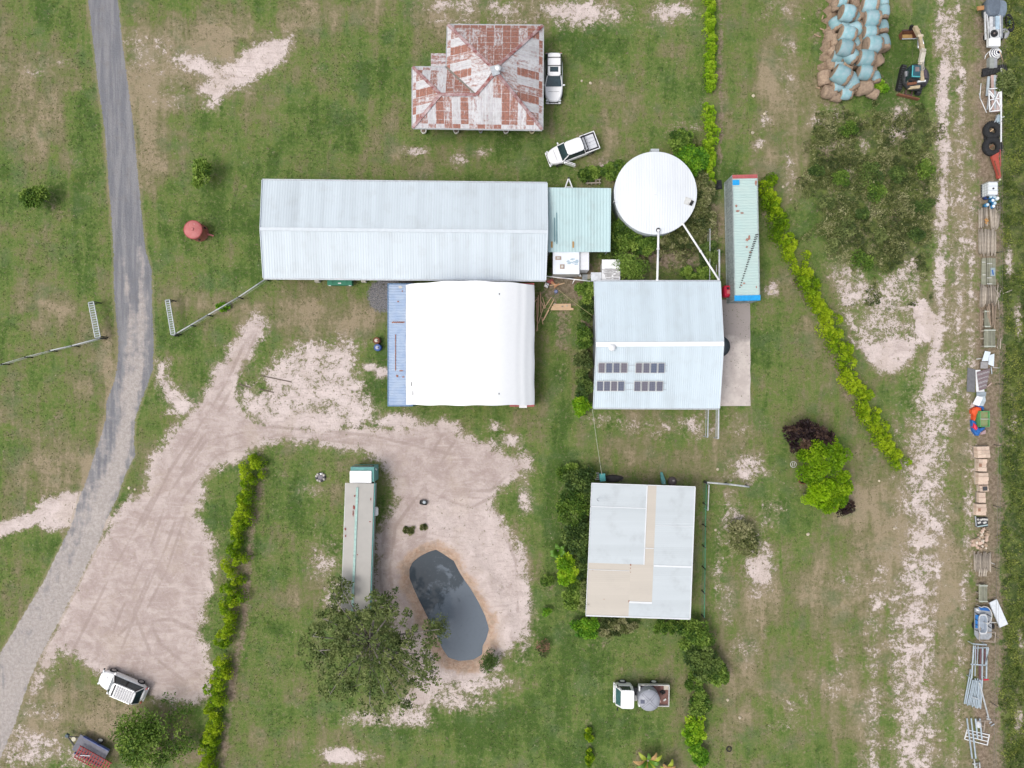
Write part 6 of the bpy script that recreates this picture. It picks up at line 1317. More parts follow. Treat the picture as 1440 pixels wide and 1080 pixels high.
pv = mat('pvc_white', (.8, .8, .8)); MB(o).path([P(768.5, 388.5, 2), P(797, 391.5, 2), P(830, 395.5, 2)], .05).build('top_pipe', pv, t); MB(o).tube(P(807.5, 394, 2), P(805, 399, 1.6), .04).build('arm', pv, t); MB(o).tube(P(769, 388.5, 0), P(769, 388.5, 2), .04).build('upright', pv, t); MB(o).tube(P(820, 394.3, 0), P(820, 394.3, 1.95), .04).build('upright', pv, t)
t = thing('sheet_metal_offcuts', 'dark maroon and white strips of metal stacked beside the caravan end', 'scrap', P(800, 387, 0)); o = P(800, 387, 0); mb = None
for (a, b, w_, m_, z) in (((785, 387.5), (802, 389), .35, mat('maroon', (.14, .07, .12), .6), .35), ((796, 385.5), (817, 386.5), .14, white, .5), ((795, 388.5), (806, 391), .3, darkm, .4), ((783, 391), (801, 392), .1, mat('pinkish_bar', (.5, .38, .33), .7), .5), ((806, 385.5), (817.5, 388.5), .12, white, .45)): MB(o).bar(P(*a, z), P(*b, z), w_, .05).build('strip', m_, t)
# timber pile
t = thing('plank_stack', 'stack of fresh pale planks lying east of the dome', 'planks', P(790, 432, 0)); o = P(790, 432, 0)
for i, (y, x0, x1) in enumerate(((434.5, 774.7, 806.5), (431.5, 776, 803), (428.5, 778, 803))):
    for z in range(2): a, b = P(x0 + z * .4, y, .3), P(x1, y, .3); MB(o).bar((a[0], a[1], .08 + z * .12), (b[0], b[1], .08 + z * .12), M(2.8, 0), .11).build('plank', timber, t)
for x, y in ((780, 427), (797, 430), (791, 431)): q = P(x, y, .3); MB(o).box((q[0], q[1], .31), (.18, .12, .04), .5).build('offcut', oldtimber, t)
st_ = [((754.5,425),(756,465)),((759.5,410),(760.5,440)),((756,418),(755,452)),((763,418),(767,433)),((775.5,418),(766,432)),((779,421),(762.5,452)),((765,430),(757,455)),((762,446),(763.5,456)),((757.5,430),(754.8,466)),((761,424),(766,434)),((752,424),(757,419)),((760,412),(761,436)),((757,415),(757.5,430)),((772,436),(764,451))]
for i, (a, b) in enumerate(st_):
    o = P(*a, .1); ob = MB(o).bar(P(*a, .07 + .02 * i), P(*b, .07 + .015 * i), .07, .05).build('timber_batten', timber); tag(ob, 'thin fresh timber batten lying loose on the grass right of the dome', 'batten', 'loose battens scattered right of the dome')
t = thing('board_heap', 'crossed orange boards and a red panel dumped below the caravan', 'boards', P(780, 399, 0)); o = P(780, 399, 0)
for a, b, w_, m_, z in (((770,398),(778,394.5),.42,redc,.1),((775,396),(783,403),.24,mat('orange_board',(.55,.27,.14),.8),.16),((772,401.5),(791,399),.09,timber,.2),((781,402),(794,398),.08,timber,.24),((779,404.5),(786,399),.12,mat('orange_board',(.55,.27,.14),.8),.28)): MB(o).bar(P(*a, z), P(*b, z), w_, .04).build('board', m_, t)
t = thing('bucket', 'white bucket on its side by the corner of the dome', 'bucket', P(768.5, 401.5, 0)); MB().lathe([(.22, -.2), (.26, .2), (.2, .2), (.17, -.1)], (0, 0, .26), 14, axis=(1, -.4, 0), capt=False).build('bucket_shell', white, t); MB().bar((-.1, .1, .5), (.2, -.2, .55), .03).build('handle', blackp, t)
# drums by the blue container
def drum(label, px, py, m1, m2, r=.33, h=.9):
    t = thing('drum', label, 'drum', P(px, py, 0)); MB().lathe([(r, 0), (r + .015, .3), (r, .32), (r + .015, .6), (r, .62), (r, h), (r * .9, h), (r * .9, h - .03)], n=20).build('shell', m1, t); MB().lathe([(r * .55, h - .03), (r * .5, h + .02)], n=14).build('lid', m2, t); MB().lathe([(.06, h), (.06, h + .03)], (.12, 0, 0), 8).build('bung', darkm, t); return t
drum('rusty brown drum with a pale lid left of the blue container', 531.5, 479.5, rustm, mat('pale_lid', (.6, .52, .45), .6)); drum('blue drum with a grey lid left of the blue container', 532.8, 489.3, mat('drum_blue', (.06, .12, .35), .5), mat('grey_lid', (.42, .45, .52), .6))
t = thing('feed_tub', 'black oblong tub with pale contents on the sand north of the pond', 'tub', P(596, 706, 0), -.15); mb = MB(); mb.rings([[(x, y, z) for x, y in outline(.78 * k, .5 * k, e=4, nose=0, tailt=0)] for z, k in ((0, .85), (.25, 1), (.25, .88), (.1, .8))]); mb.build('tub', blackp, t); MB().lathe([(.16, .1), (.18, .17), (.05, .2)], (.08, .02, 0), 9).build('contents', mat('pale_grey_blue', (.5, .56, .6), .7), t)
# fire pits and stones
t = thing('fire_pit', 'ring of dark ashes and stones on the lawn left of the truck body', 'fire pit', P(451, 671, 0))
for i in range(11): a = i * .571; MB().lathe([(.12, 0), (.14, .1), (.05, .18)], (.42 * math.cos(a), .38 * math.sin(a), 0), 7).build('stone', concrete if i % 3 else darkm, t)
MB().lathe([(.36, .0), (.3, .05), (.1, .1)], n=12).build('ash', mat('ash_grey', (.22, .2, .22), .9), t); MB().box((.05, .35, .15), (.16, .16, .14), .4).build('white_block', white, t)
t = thing('fire_ring', 'rusty ring fire pit with embers west of the lime trees', 'fire pit', P(1128, 674, 0)); MB().lathe([(.46, 0), (.46, .32), (.40, .32), (.40, .05)], n=22).build('ring', rustm, t); MB().lathe([(.4, .06), (.1, .14)], n=14).build('embers', blackp, t); MB().box((.5, -.1, .2), (.3, .2, .14), .7).build('log', mat('orange_log', (.45, .22, .12), .8), t)
t = thing('steel_grate', 'round pale metal grate with two bars lying west of the lime trees', 'grate', P(1115.5, 653, 0))
mb = MB(); nn = 24; [mb.tube((.3 * math.cos(6.283 * i / nn), .3 * math.sin(6.283 * i / nn), .05), (.3 * math.cos(6.283 * (i + 1) / nn), .3 * math.sin(6.283 * (i + 1) / nn), .05), .035, 6) for i in range(nn)]; mb.build('ring', offwhite, t)
for s in (-.09, .09): MB().bar((s - .04, -.2, .05), (s + .04, .2, .05), .045).build('bar', offwhite, t)
t = thing('folding_chair', 'dark folded camp chair on the soil beside the fire ring', 'chair', P(1124.5, 663, 0), .5); MB().box((0, 0, .35), (.5, .5, .06), 0).build('seat', darkm, t); MB().box((0, .25, .6), (.5, .06, .5)).build('backrest', darkm, t)
for x in (-.2, .2):
    for y in (-.2, .2): MB().tube((x, y, 0), (x, y, .35), .02).build('leg', steel, t)
for i, (px, py, s) in enumerate(((1136, 751, .16), (1257, 743, .14), (1236, 676, .12), (1196, 330, .1), (1059, 135, .16), (1075, 160, .13), (1058, 187, .16), (1070, 208, .1), (1101, 263, .14), (1023, 984, .14), (1040, 1009, .15), (1065, 872, .12), (1045, 660, .1), (1009, 660, .14), (1006, 745, .12), (720, 100, .1), (830, 117, .15), (818, 114, .12), (1085, 410, .2), (182, 686, .14), (190, 688, .12), (1226, 402, .12))):
    rr = random.Random(i); q = P(px, py, 0); mb = MB((q[0], q[1], 0)); mb.rings([[(q[0] + s * k * math.cos(a) * rr.uniform(.8, 1.25), q[1] + s * k * math.sin(a) * rr.uniform(.8, 1.25), z) for a in [6.283 * j / 9 for j in range(9)]] for z, k in ((0, .9), (s * .5, 1), (s * .95, .6))]); tag(mb.build('stone', mat('pale_stone', (.56, .48, .36), .9, rand=.15)), 'small pale tan stone lying loose on the open grass', 'stone', 'small pale stones scattered on the grass')
# things behind the cottage
def tube_ring(t, nm, R_, r, z, m, c=(0, 0)):
    mb = MB(); n, k = 26, 10
    for i in range(n):
        for j in range(k):
            a, b = 6.28318 * i / n, 6.28318 * j / k; mb.v.append((c[0] + (R_ + r * math.cos(b)) * math.cos(a), c[1] + (R_ + r * math.cos(b)) * math.sin(a), z + r * math.sin(b)))
    for i in range(n):
        for j in range(k): mb.f.append([i * k + j, ((i + 1) % n) * k + j, ((i + 1) % n) * k + (j + 1) % k, i * k + (j + 1) % k]); mb.mi.append(0); mb.sm.append(True); mb.uv.append(None)
    return mb.build(nm, m, t)
t = thing('old_tyre', 'small pale rimmed tyre in the garden behind the cottage', 'tyre', P(828.5, 668, 0)); tube_ring(t, 'tyre', .17, .05, .06, offwhite); tube_ring(t, 'rim', .11, .02, .06, darkm)
t = thing('small_pallet', 'small pale slatted pallet behind the cottage next to the teal bin', 'pallet', P(839.5, 669.5, 0))
for i in range(4): MB().box((0, -.3 + i * .2, .14), (.4, .11, .03)).build('slat', offwhite, t)
for s in (-.15, 0, .15): MB().box((s, 0, .06), (.06, .8, .1)).build('bearer', oldtimber, t)
t = thing('rubbish_bin', 'tall teal wheelie bin behind the cottage at its left', 'bin', P(845.5, 671, 0)); MB().box((0, .1, .5), (.5, .65, .95), .1, 0, 1.12).build('bin_body', tealp, t); MB().box((0, .1, 1.01), (.56, .74, .06), .1).build('lid', mat('teal_lid', (.10, .42, .42), .5), t)
for s in (-.2, .2): MB().lathe([(.1, -.03), (.1, .03)], (s, -.2, .1), 10, axis=(1, 0, 0)).build('wheel', rubber, t)
t = thing('tarpaulin_bundle', 'pointed teal tarpaulin bundle behind the middle of the cottage', 'tarpaulin', P(929.5, 675, 0)); MB().rings([[(-.1, .8, .1), (.1, .85, .1), (.12, .8, .1), (-.1, .75, .1)], [(-.1, .3, .1), (.25, .4, .1), (.35, 0, .5), (-.05, 0, .5)], [(0, -.3, .1), (.3, -.3, .1), (.35, -.35, .6), (.05, -.35, .6)]]).build('sheet', tealp, t); MB().tube((.05, .5, .2), (.25, -.3, .6), .03).build('cord', offwhite, t)
t = thing('soil_heap', 'dark heap of black soil and plastic behind the cottage', 'heap', P(862, 673, 0)); MB().rings([[(1.0 * k * math.cos(a) * (1 + .15 * math.sin(3 * a)), .38 * k * math.sin(a), z) for a in [6.28 * j / 16 for j in range(16)]] for z, k in ((0, 1), (.2, .8), (.32, .35))], smooth=True).build('heap', mat('black_soil', (.06, .055, .055), .9, bump=.5), t); MB().bar((.55, -.1, .25), (.95, .15, .3), .06).bar((.95, .15, .3), (.8, -.25, .25), .05).build('frame', darkm, t)
t = thing('soil_heap', 'small grey brown heap behind the right half of the cottage', 'heap', P(945, 677, 0)); MB().rings([[(.45 * k * math.cos(a), .5 * k * math.sin(a), z) for a in [6.28 * j / 14 for j in range(14)]] for z, k in ((0, 1), (.12, .8), (.2, .3))], smooth=True).build('heap', mat('grey_soil', (.15, .12, .115), .9, bump=.5), t); MB().box((.1, .1, .2), (.2, .15, .06)).build('clod', concrete, t)
t = thing('rubber_mat', 'black rubber mat on the ground beside the lime vine and container', 'mat', P(1010, 260, 0)); MB().box((0, 0, .04), (.75, .95, .06), .1, 0, .96).build('mat', rubber, t); MB().box((.1, -.2, .08), (.25, .2, .03), .4).build('fold', darkm, t)
t = thing('black_pipe_roll', 'thin black ring of poly pipe on the grass near the bottom', 'pipe', P(1025, 1053, 0)); tube_ring(t, 'coil', .26, .035, .05, blackp); tube_ring(t, 'coil', .2, .025, .1, blackp)
# stepping timbers lying on the sand
for i, (a, b) in enumerate((((366, 528), (409, 537)), ((336, 540), (352, 545)), ((365, 547), (385, 552)))):
    q = P(*a, 0); tag(MB(q).bar(P(*a, .04), P(*b, .04), .10, .08).build('sleeper_edge', mat('dark_timber', (.14, .11, .085), .9)), ['long dark timber edging half buried in the patchy sand', 'short dark timber edging nearest the road in the patchy sand', 'short dark timber edging below the long one in the sand'][i], 'timber')
# ------------------------------------------------------------------ row of stored materials along the right boundary
def Z_(a, b, y0, z=0): return Vector(P(1340 + a / 7.71, y0 + b / 7.71, z))
def bars(t, o, lst, y0, z, w_, m, nm='bar'):
    for i, (a, b, c, d) in enumerate(lst): MB(o).bar(Z_(a, b, y0, z), Z_(c, d, y0, z), w_).build(nm, m, t)
# machine at the top
o = P(1397, 35, 0); t = thing('baler_machine', 'old white and grey farm machine with a dark canopy at the top right', 'machine', o); pw = mat('chalky_white', (.60, .61, .62), .6, var=.12)
MB(o).box(Z_(455, 250, 0, .9), (1.25, 3.2, .5)).build('chassis', mat('machine_grey', (.30, .32, .35), .6, var=.2), t)
mb = MB(o); c = Z_(430, 75, 0, 1.2); mb.rings([[(c.x + x, c.y + y, z) for x, y in outline(1.35 * k, 1.9 * k, e=3, nose=0, tailt=0)] for z, k in ((.5, .95), (1.2, 1), (1.5, .85))], smooth=True); mb.build('canopy', mat('slate_hood', (.13, .16, .20), .5), t)
c = Z_(525, 85, 0, 1.2); MB(o).rings([[(c.x + x, c.y + y, z) for x, y in outline(1.3 * k, 1.75 * k, e=3, nose=0, tailt=0)] for z, k in ((.4, .95), (1.0, 1), (1.25, .8))], smooth=True).build('hood', mat('blue_grey_hood', (.20, .25, .31), .45), t)
MB(o).box(Z_(440, 460, 0, 1.0), (1.15, .85, .35)).build('white_panel', white, t); MB(o).box(Z_(410, 240, 0, 1.2), (.3, 1.0, .2)).build('white_panel', pw, t); MB(o).box(Z_(480, 250, 0, 1.2), (.35, 1.3, .2)).build('white_panel', mat('pale_blue_metal', (.45, .58, .68), .4), t)
MB(o).box(Z_(435, 360, 0, 1.05), (1.0, 1.1, .32)).build('fan_housing', pw, t); c = Z_(448, 362, 0, 1.25); MB(o).lathe([(.36, 0), (.36, .08), (.3, .08), (.28, .02)], (c.x, c.y, 1.2), 20).build('fan', blackp, t); MB(o).lathe([(.1, .0), (.08, .08)], (c.x, c.y, 1.24), 10).build('fan_hub', mat('hub_brown', (.25, .2, .18), .6), t)
bars(t, o, [(365, 150, 395, 420), (508, 160, 515, 400), (345, 130, 355, 430)], 0, 1.15, .12, pw, 'side_beam'); bars(t, o, [(360, -60, 375, 60), (395, -20, 385, 40)], 0, .8, .1, steel, 'hitch_bar')
MB(o).box(Z_(345, 82, 0, .9), (1.5, .4, .12), .15).build('orange_guard', mat('ochre_guard', (.42, .22, .09), .7), t)
for a, b in ((355, 400), (520, 400)): c = Z_(a, b, 0, .3); MB(o).lathe([(.34, -.1), (.38, 0), (.34, .1)], (c.x, c.y, .38), 18, axis=(1, 0, 0)).build('wheel', rubber, t)
t = thing('tractor_wheel', 'dark spoked wheel half hidden in weeds beside the white machine', 'wheel', Z_(600, 260, 0, 0), .2); tube_ring(t, 'tyre', .6, .14, .2, rubber); t.scale = (.55, 1.25, 1); MB().lathe([(.2, .1), (.2, .3)], n=12).build('hub', mat('dark_teal', (.04, .10, .09), .6), t)
t = thing('white_bags', 'pale grey plastic sheeting lying right of the white machine', 'sheeting', Z_(565, 365, 0, 0)); MB().rings([[(.45 * k * math.cos(a) * (1 + .2 * math.sin(2 * a)), .6 * k * math.sin(a), z) for a in [6.28 * j / 12 for j in range(12)]] for z, k in ((0, 1), (.15, .8), (.2, .4))], smooth=True).build('sheeting', mat('grey_film', (.40, .40, .42), .5), t); MB().bar((-.4, .3, .2), (.3, .5, .2), .05).build('tie', steel, t)
o = Z_(440, 590, 0, 0); t = thing('hose_coil', 'coil of thick white hose beside the fan machine', 'hose', o)
for i in range(4):
    ob = tube_ring(t, 'coil', .55 - .11 * i, .06, .25 + .12 * i, white, (.03 * i, -.02 * i))
MB().lathe([(.5, 0), (.4, .3)], n=16).build('reel', mat('navy', (.03, .04, .12), .5), t)
t = thing('curved_pole', 'thin pale curved pole leaning right of the hose coil', 'pole', Z_(525, 620, 0, 0)); MB(Z_(525, 620, 0, 0)).path([Z_(500, 550, 0, .9), Z_(515, 570, 0, .9), Z_(545, 675, 0, .3)], .035).build('pole', timber, t); MB(Z_(525, 620, 0, 0)).path([Z_(390, 560, 0, .7), Z_(355, 600, 0, .6), Z_(345, 640, 0, .4)], .035).build('hook', white, t)
o = Z_(430, 690, 0, 0); t = thing('trough_block', 'grey concrete trough between the hose coil and black track', 'trough', o); MB(o).box(Z_(405, 690, 0, .25), (.45, 1.1, .5)).build('trough_side', mat('grey_green_concrete', (.32, .34, .32), .8), t); MB(o).box(Z_(445, 690, 0, .25), (.35, 1.0, .45)).build('trough_end', mat('mid_grey', (.30, .31, .33), .7), t)
o = Z_(430, 775, 0, 0); t = thing('rubber_track', 'heap of black rubber track lying crosswise on the stored row', 'track', o, .22)
for k in range(3): MB().box((-.05 * k, -.22 + .24 * k, .15 + .06 * k), (2.5 - .2 * k, .26, .22)).build('track_layer', rubber, t)
for i in range(16): MB().box((-1.15 + i * .155, 0, .33), (.06, .66, .05)).build('track_cleat', darkm, t)
# panel stack + white frame
o = Z_(470, 1000, 0, 0); t = thing('panel_stack', 'long stack of pink and grey wall panels under a white steel frame', 'panels', o)
pk = mat('dusty_pink_panel', (.50, .36, .32), .7); gp_ = mat('blue_grey_panel', (.45, .52, .56), .5)
for k, (a, b, w_, m_) in enumerate(((430, 440, .26, pk), (465, 470, .3, gp_), (500, 500, .32, pk), (482, 482, .14, mat('rose_panel', (.55, .45, .44), .6)))):
    MB(o).bar(Z_(a, 815, 0, .4 + .05 * k), Z_(b, 1205, 0, .4 + .05 * k), w_ * 1.3, .08).build('panel', m_, t)
for y in (1185, 1210): MB(o).bar(Z_(425, y, 0, .45), Z_(515, y, 0, .45), .1).build('end_strip', pk, t)
for y in (850, 1150): MB(o).bar(Z_(400, y, 0, .15), Z_(530, y, 0, .15), .25).build('bearer', oldtimber, t)
o = Z_(385, 900, 0, 0); t = thing('grey_gutter_length', 'grey gutter lengths on the ground left of the pink panels', 'gutter', o); MB(o).bar(Z_(388, 830, 0, .2), Z_(370, 1040, 0, .2), .22, .12).build('gutter', gp_, t); MB(o).bar(Z_(400, 960, 0, .12), Z_(372, 1190, 0, .12), .12, .1).build('gutter_end', steel, t)
o = Z_(450, 1080, 0, 0); t = thing('white_truss_frame', 'white welded steel frame with crossed braces on the panels', 'frame', o); wf = white
bars(t, o, [(388, 965, 400, 1210), (388, 965, 510, 955), (395, 1085, 520, 1065), (400, 1210, 520, 1195), (388, 1000, 455, 1085), (505, 985, 465, 1070), (400, 1200, 465, 1085), (470, 1085, 520, 1170), (385, 970, 450, 1050), (505, 960, 515, 1195)], 0, .72, .085, wf, 'frame_bar')
o = Z_(525, 1000, 0, 0); t = thing('white_pole', 'long white pole lying along the pink panels and tyres', 'pole', o); MB(o).bar(Z_(525, 740, 0, .8), Z_(521, 1540, 0, .8), .10).build('pole', white, t); MB(o).bar(Z_(530, 1272, 0, .7), Z_(560, 1265, 0, .7), .06).build('bracket', white, t)
o = Z_(300, 980, 0, 0); t = thing('bent_white_rod', 'bent thin white rod on the bare soil left of the frame', 'rod', o); MB(o).path([Z_(305, 905, 0, .08), Z_(292, 1055, 0, .08), Z_(365, 1222, 0, .08)], .04).build('rod', white, t); MB(o).bar(Z_(285, 1010, 0, .1), Z_(300, 1080, 0, .1), .05).build('spacer', steel, t)
y0 = 130
o = Z_(495, 300, y0, 0); t = thing('blue_grey_chute', 'pale blue tapering chute north of the big tyres', 'chute', o); A_ = [Z_(*p, y0, .7) for p in ((495, 235), (525, 235), (520, 360), (500, 385), (475, 360), (445, 330), (480, 300))]; MB(o).prism([(p.x, p.y) for p in A_], .35, .55).build('chute_body', mat('pale_blue_paint', (.36, .46, .52), .5), t); MB(o).bar(Z_(495, 235, y0, .6), Z_(446, 328, y0, .6), .05, .1).build('chute_edge', steel, t)
for (a, b, R_, lb) in ((428, 413, .62, 'big black tractor tyre lying flat, northern one of the pair'), (428, 586, .68, 'big black tractor tyre lying flat, southern one of the pair')):
    q = Z_(a, b, y0, .4); t = thing('tractor_tyre', lb, 'tyre', (q.x, q.y, 0), group='tractor tyres stacked by the red auger'); tube_ring(t, 'tyre', R_, .30, .36, rubber)
    for i in range(26): a_ = 6.283 * i / 26; MB().box(((R_ + .2) * math.cos(a_), (R_ + .2) * math.sin(a_), .50), (.3, .06, .14), a_ + .3).build('lug', rubber, t)
    MB().bar((-.3, -.2, .1), (.2, .2, .25), .08).build('timber_inside', timber if R_ < .65 else rustm, t)
q = Z_(390, 500, y0, 0); t = thing('tractor_tyre', 'lower tyre edge showing beneath the pair of tractor tyres', 'tyre', (q.x, q.y, 0)); tube_ring(t, 'tyre', .45, .16, .16, rubber); tube_ring(t, 'rim', .30, .04, .16, darkm)
o = Z_(490, 800, y0, 0); t = thing('red_auger_chute', 'faded red tapering chute pointing south from the tyres', 'chute', o)
A_ = [Z_(*p, y0, .7) for p in ((425, 690), (485, 655), (510, 640), (500, 700), (522, 860), (528, 905), (515, 935), (490, 925), (485, 870))]; MB(o).prism([(p.x, p.y) for p in A_], .4, .65).build('chute_body', mat('auger_red', (.42, .08, .055), .6, var=.12), t)
MB(o).bar(Z_(450, 740, y0, .72), Z_(500, 900, y0, .72), .07, .06).build('rib', rustm, t); MB(o).bar(Z_(512, 620, y0, .7), Z_(518, 800, y0, .7), .06).build('rib', redc, t); q = Z_(508, 946, y0, .6); MB(o).lathe([(.1, 0), (.1, .12)], (q.x, q.y, .55), 10).build('end_cap', mat('cream_cap', (.6, .6, .4), .6), t)
# white IBC tank
y0 = 250
a, b = Z_(385, 42, y0, 1.15), Z_(495, 185, y0, 1.15); cx, cy = (a.x + b.x) / 2, (a.y + b.y) / 2; w_, l_ = b.x - a.x, a.y - b.y
t = thing('ibc_tank', 'white caged plastic bulk tank north of the small drums', 'tank', (cx, cy, 0)); MB().box((0, 0, .62), (w_ - .06, l_ - .06, 1.0)).build('tank_body', mat('tank_white', (.72, .75, .78), .4, var=.03), t, bevel=.05)
for s in (-1, 1):
    for z in (.3, .6, .9): MB().bar((s * w_ / 2, -l_ / 2, z), (s * w_ / 2, l_ / 2, z), .025).build('cage_bar', steel, t)
    for i in range(6): y = -l_ / 2 + l_ * i / 5; MB().bar((s * w_ / 2, y, .1), (s * w_ / 2, y, 1.15), .025).build('cage_bar', steel, t)
for i in range(4): y = -l_ / 2 + l_ * i / 3; MB().bar((-w_ / 2, y, 1.15), (w_ / 2, y, 1.15), .025).build('cage_bar', steel, t)
MB().lathe([(.09, 1.12), (.09, 1.17)], (0, -.02, 0), 12).build('filler_cap', blackp, t); MB().box((0, 0, .06), (w_, l_, .12)).build('pallet_base', darkm, t)
dm1 = mat('drum_pale_blue', (.55, .68, .74), .4); dm2 = mat('drum_navy', (.02, .05, .2), .4); dm3 = mat('drum_mid_blue', (.05, .22, .42), .4)
for i, (a, b, m1, m2, lb) in enumerate(((375, 210, dm2, blackp, 'dark navy small drum beside the bulk tank corner'), (410, 205, dm3, dm1, 'pale lidded small blue drum touching the bulk tank'), (450, 205, dm3, dm1, 'small blue drum between the pale ones under the bulk tank'), (485, 222, dm1, white, 'white small drum at the right of the drum cluster'), (432, 245, dm3, white, 'white topped small blue drum in the centre of the cluster'), (455, 275, dm3, dm1, 'small blue drum right of the centre of the cluster'), (440, 308, dm3, white, 'southernmost small blue drum of the cluster'), (375, 292, dm3, dm1, 'small blue drum at the left by the post pile'))):
    q = Z_(a, b, y0, .5); t = thing('small_drum', lb, 'drum', (q.x, q.y, 0)); r = .19; MB().lathe([(r, 0), (r, .48), (r * .8, .52)], n=16).build('shell', m1, t); MB().lathe([(r * .78, .52), (r * .72, .56)], n=14).build('lid', m2, t)
# post piles: every post is its own object
def post(a, b, y0, z, r, m, label, grp, rnd=True, nm='fence_post'):
    A, B = Z_(*a, y0, z), Z_(*b, y0, z); o = A.lerp(B, .5); o = (o.x, o.y, z); mb = MB(o)
    if rnd: mb.tube(A, B, r, 8, 0, r * .93)
    else: mb.bar(A, B, r * 2, r * 1.2)
    tag(mb.build(nm, m), label, 'post', grp)
rp = random.Random(9)
def pile(y0, xs0, xs1, yt, yb, n, r, m, label, grp, z0=.1, layers=2, fan=0, jit=24, round_=True):
    for L_ in range(layers):
        for i in range(n - L_):
            u = (i + .5 * L_) / max(1, n - 1); x = xs0 + (xs1 - xs0) * u; f = (u - .5) * fan
            post((x + f * .5 + rp.uniform(-4, 4), yt + rp.uniform(-jit, jit)), (x - f * .5 + rp.uniform(-5, 5), yb + rp.uniform(-jit, jit)), y0, z0 + L_ * r * 1.9, r * rp.uniform(.85, 1.1), m, label, grp, round_)
pile(250, 285, 320, 340, 530, 4, .055, oldtimber, 'grey weathered post in the left part of the fanned pile', 'posts left in the fanned pile', fan=10)
pile(250, 335, 380, 300, 540, 4, .05, oldtimber, 'dark weathered post in the middle of the fanned pile below the drums', 'posts mid fanned pile', layers=1, z0=.15)
pile(250, 405, 505, 325, 545, 8, .06, oldtimber, 'pale weathered post in the right part of the fanned pile below the drums', 'posts right in the fanned pile', fan=55)
t = thing('orange_offcuts', 'bright orange timber offcuts lying on the fanned post pile', 'timber', Z_(362, 470, 250, .4))
for a, b in (((345, 450), (375, 480)), ((360, 440), (385, 470)), ((350, 480), (370, 500))): MB(Z_(362, 470, 250, .4)).bar(Z_(*a, 250, .45), Z_(*b, 250, .45), .07).build('offcut', mat('orange_timber', (.6, .3, .08), .8), t)
pile(250, 282, 460, 575, 830, 13, .062, oldtimber, 'weathered post in the straight pile directly south of the fanned one', 'posts in the straight pile')
pile(250, 318, 350, 872, 1160, 3, .08, greentimber, 'green tinged sleeper in the left half of the gapped pile', 'sleepers left half of the gapped pile', layers=1, round_=False, jit=5)
pile(250, 375, 455, 872, 1160, 5, .085, greentimber, 'green tinged sleeper in the right half of the gapped pile', 'sleepers right half of the gapped pile', layers=1, round_=False, jit=5)
for i, (y, x0, x1) in enumerate(((915, 318, 352), (930, 372, 425), (1052, 320, 352), (1085, 370, 420), (1150, 370, 425))): A = Z_(x0, y, 250, .28); tag(MB((A.x, A.y, .28)).bar(A, Z_(x1, y, 250, .28), .07, .04).build('cross_batten', offwhite), 'pale batten laid across the gapped sleeper pile', 'batten', 'battens across the gapped pile')
tag(MB(tuple(Z_(432, 1020, 250, .3))).box(Z_(432, 1020, 250, .3), (.45, .8, .05)).box(Z_(432, 1025, 250, .33), (.12, .5, .03), .2, 1).build('plastic_sheet', [mat('grey_blue_sheet', (.33, .40, .42), .5), bluep]), 'grey plastic sheet with blue fold lying on the gapped pile', 'sheet')
y0 = 370
pile(y0, 298, 365, 250, 460, 6, .055, oldtimber, 'weathered rail in the left half of the tangled pile', 'rails left half of the tangled pile')
pile(y0, 375, 460, 250, 450, 6, .055, oldtimber, 'weathered rail in the right half of the tangled pile', 'rails right half of the tangled pile')
for a, b in (((490, 235), (470, 430)), ((530, 270), (460, 440)), ((445, 260), (510, 370)), ((490, 400), (500, 500)), ((400, 360), (430, 440)), ((545, 330), (640, 292)), ((470, 300), (515, 350))): post(a, b, y0, .42, .05, oldtimber, 'grey stick poking out of the right side of the tangled pile', 'sticks on the tangled pile')
brp = mat('brown_pole', (.34, .26, .19), .9, rand=.2)
for a, b in (((385, 440), (410, 680)), ((400, 445), (395, 640)), ((425, 430), (437, 650)), ((440, 450), (432, 680)), ((468, 460), (447, 760)), ((455, 470), (452, 840)), ((370, 470), (385, 600)), ((298, 490), (298, 750)), ((312, 500), (315, 740)), ((325, 520), (322, 680))): post(a, b, y0, .5 if a[0] > 340 else .08, .055, brp, 'long brown pole leaning south from the tangled pile', 'long brown poles')
def crate(label, x0, y0_, x1, y1_, yb, h, m, n, o_=None, nm='pallet_of_battens', cross=2):
    a, b = Z_(x0, y0_, yb, h), Z_(x1, y1_, yb, h); cx, cy = (a.x + b.x) / 2, (a.y + b.y) / 2; w_, l_ = b.x - a.x, a.y - b.y
    t = thing(nm, label, 'pallet', (cx, cy, 0))
    for i in range(n): MB().box((-w_ / 2 + w_ * (i + .5) / n, rp.uniform(-.04, .04), h - .06), (w_ / n * .8, l_, .1)).build('batten', m, t)
    for i in range(3): MB().box((0, -l_ / 2 + .15 + (l_ - .3) * i / 2, (h - .12) / 2), (w_ * .98, .14, h - .12)).build('bearer', oldtimber, t)
    for i in range(cross): MB().box((0, (-1 if i else 1) * (l_ / 2 - .12), h + .02), (w_, .10, .04)).build('strap', mat('pale_strap', (.52, .55, .48), .8), t)
    return t
crate('narrow green pallet of battens north of the wider one', 345, 510, 405, 700, 370, .5, greentimber, 5); crate('wider green pallet of battens north of the white sheets', 340, 715, 462, 915, 370, .6, greentimber, 8)
for a, b in (((520, 810), (512, 930)), ((488, 820), (485, 930)), ((478, 905), (490, 930))): post(a, b, 370, .06, .05, oldtimber, 'short grey stick on the ground right of the green pallets', 'short sticks by the green pallets')
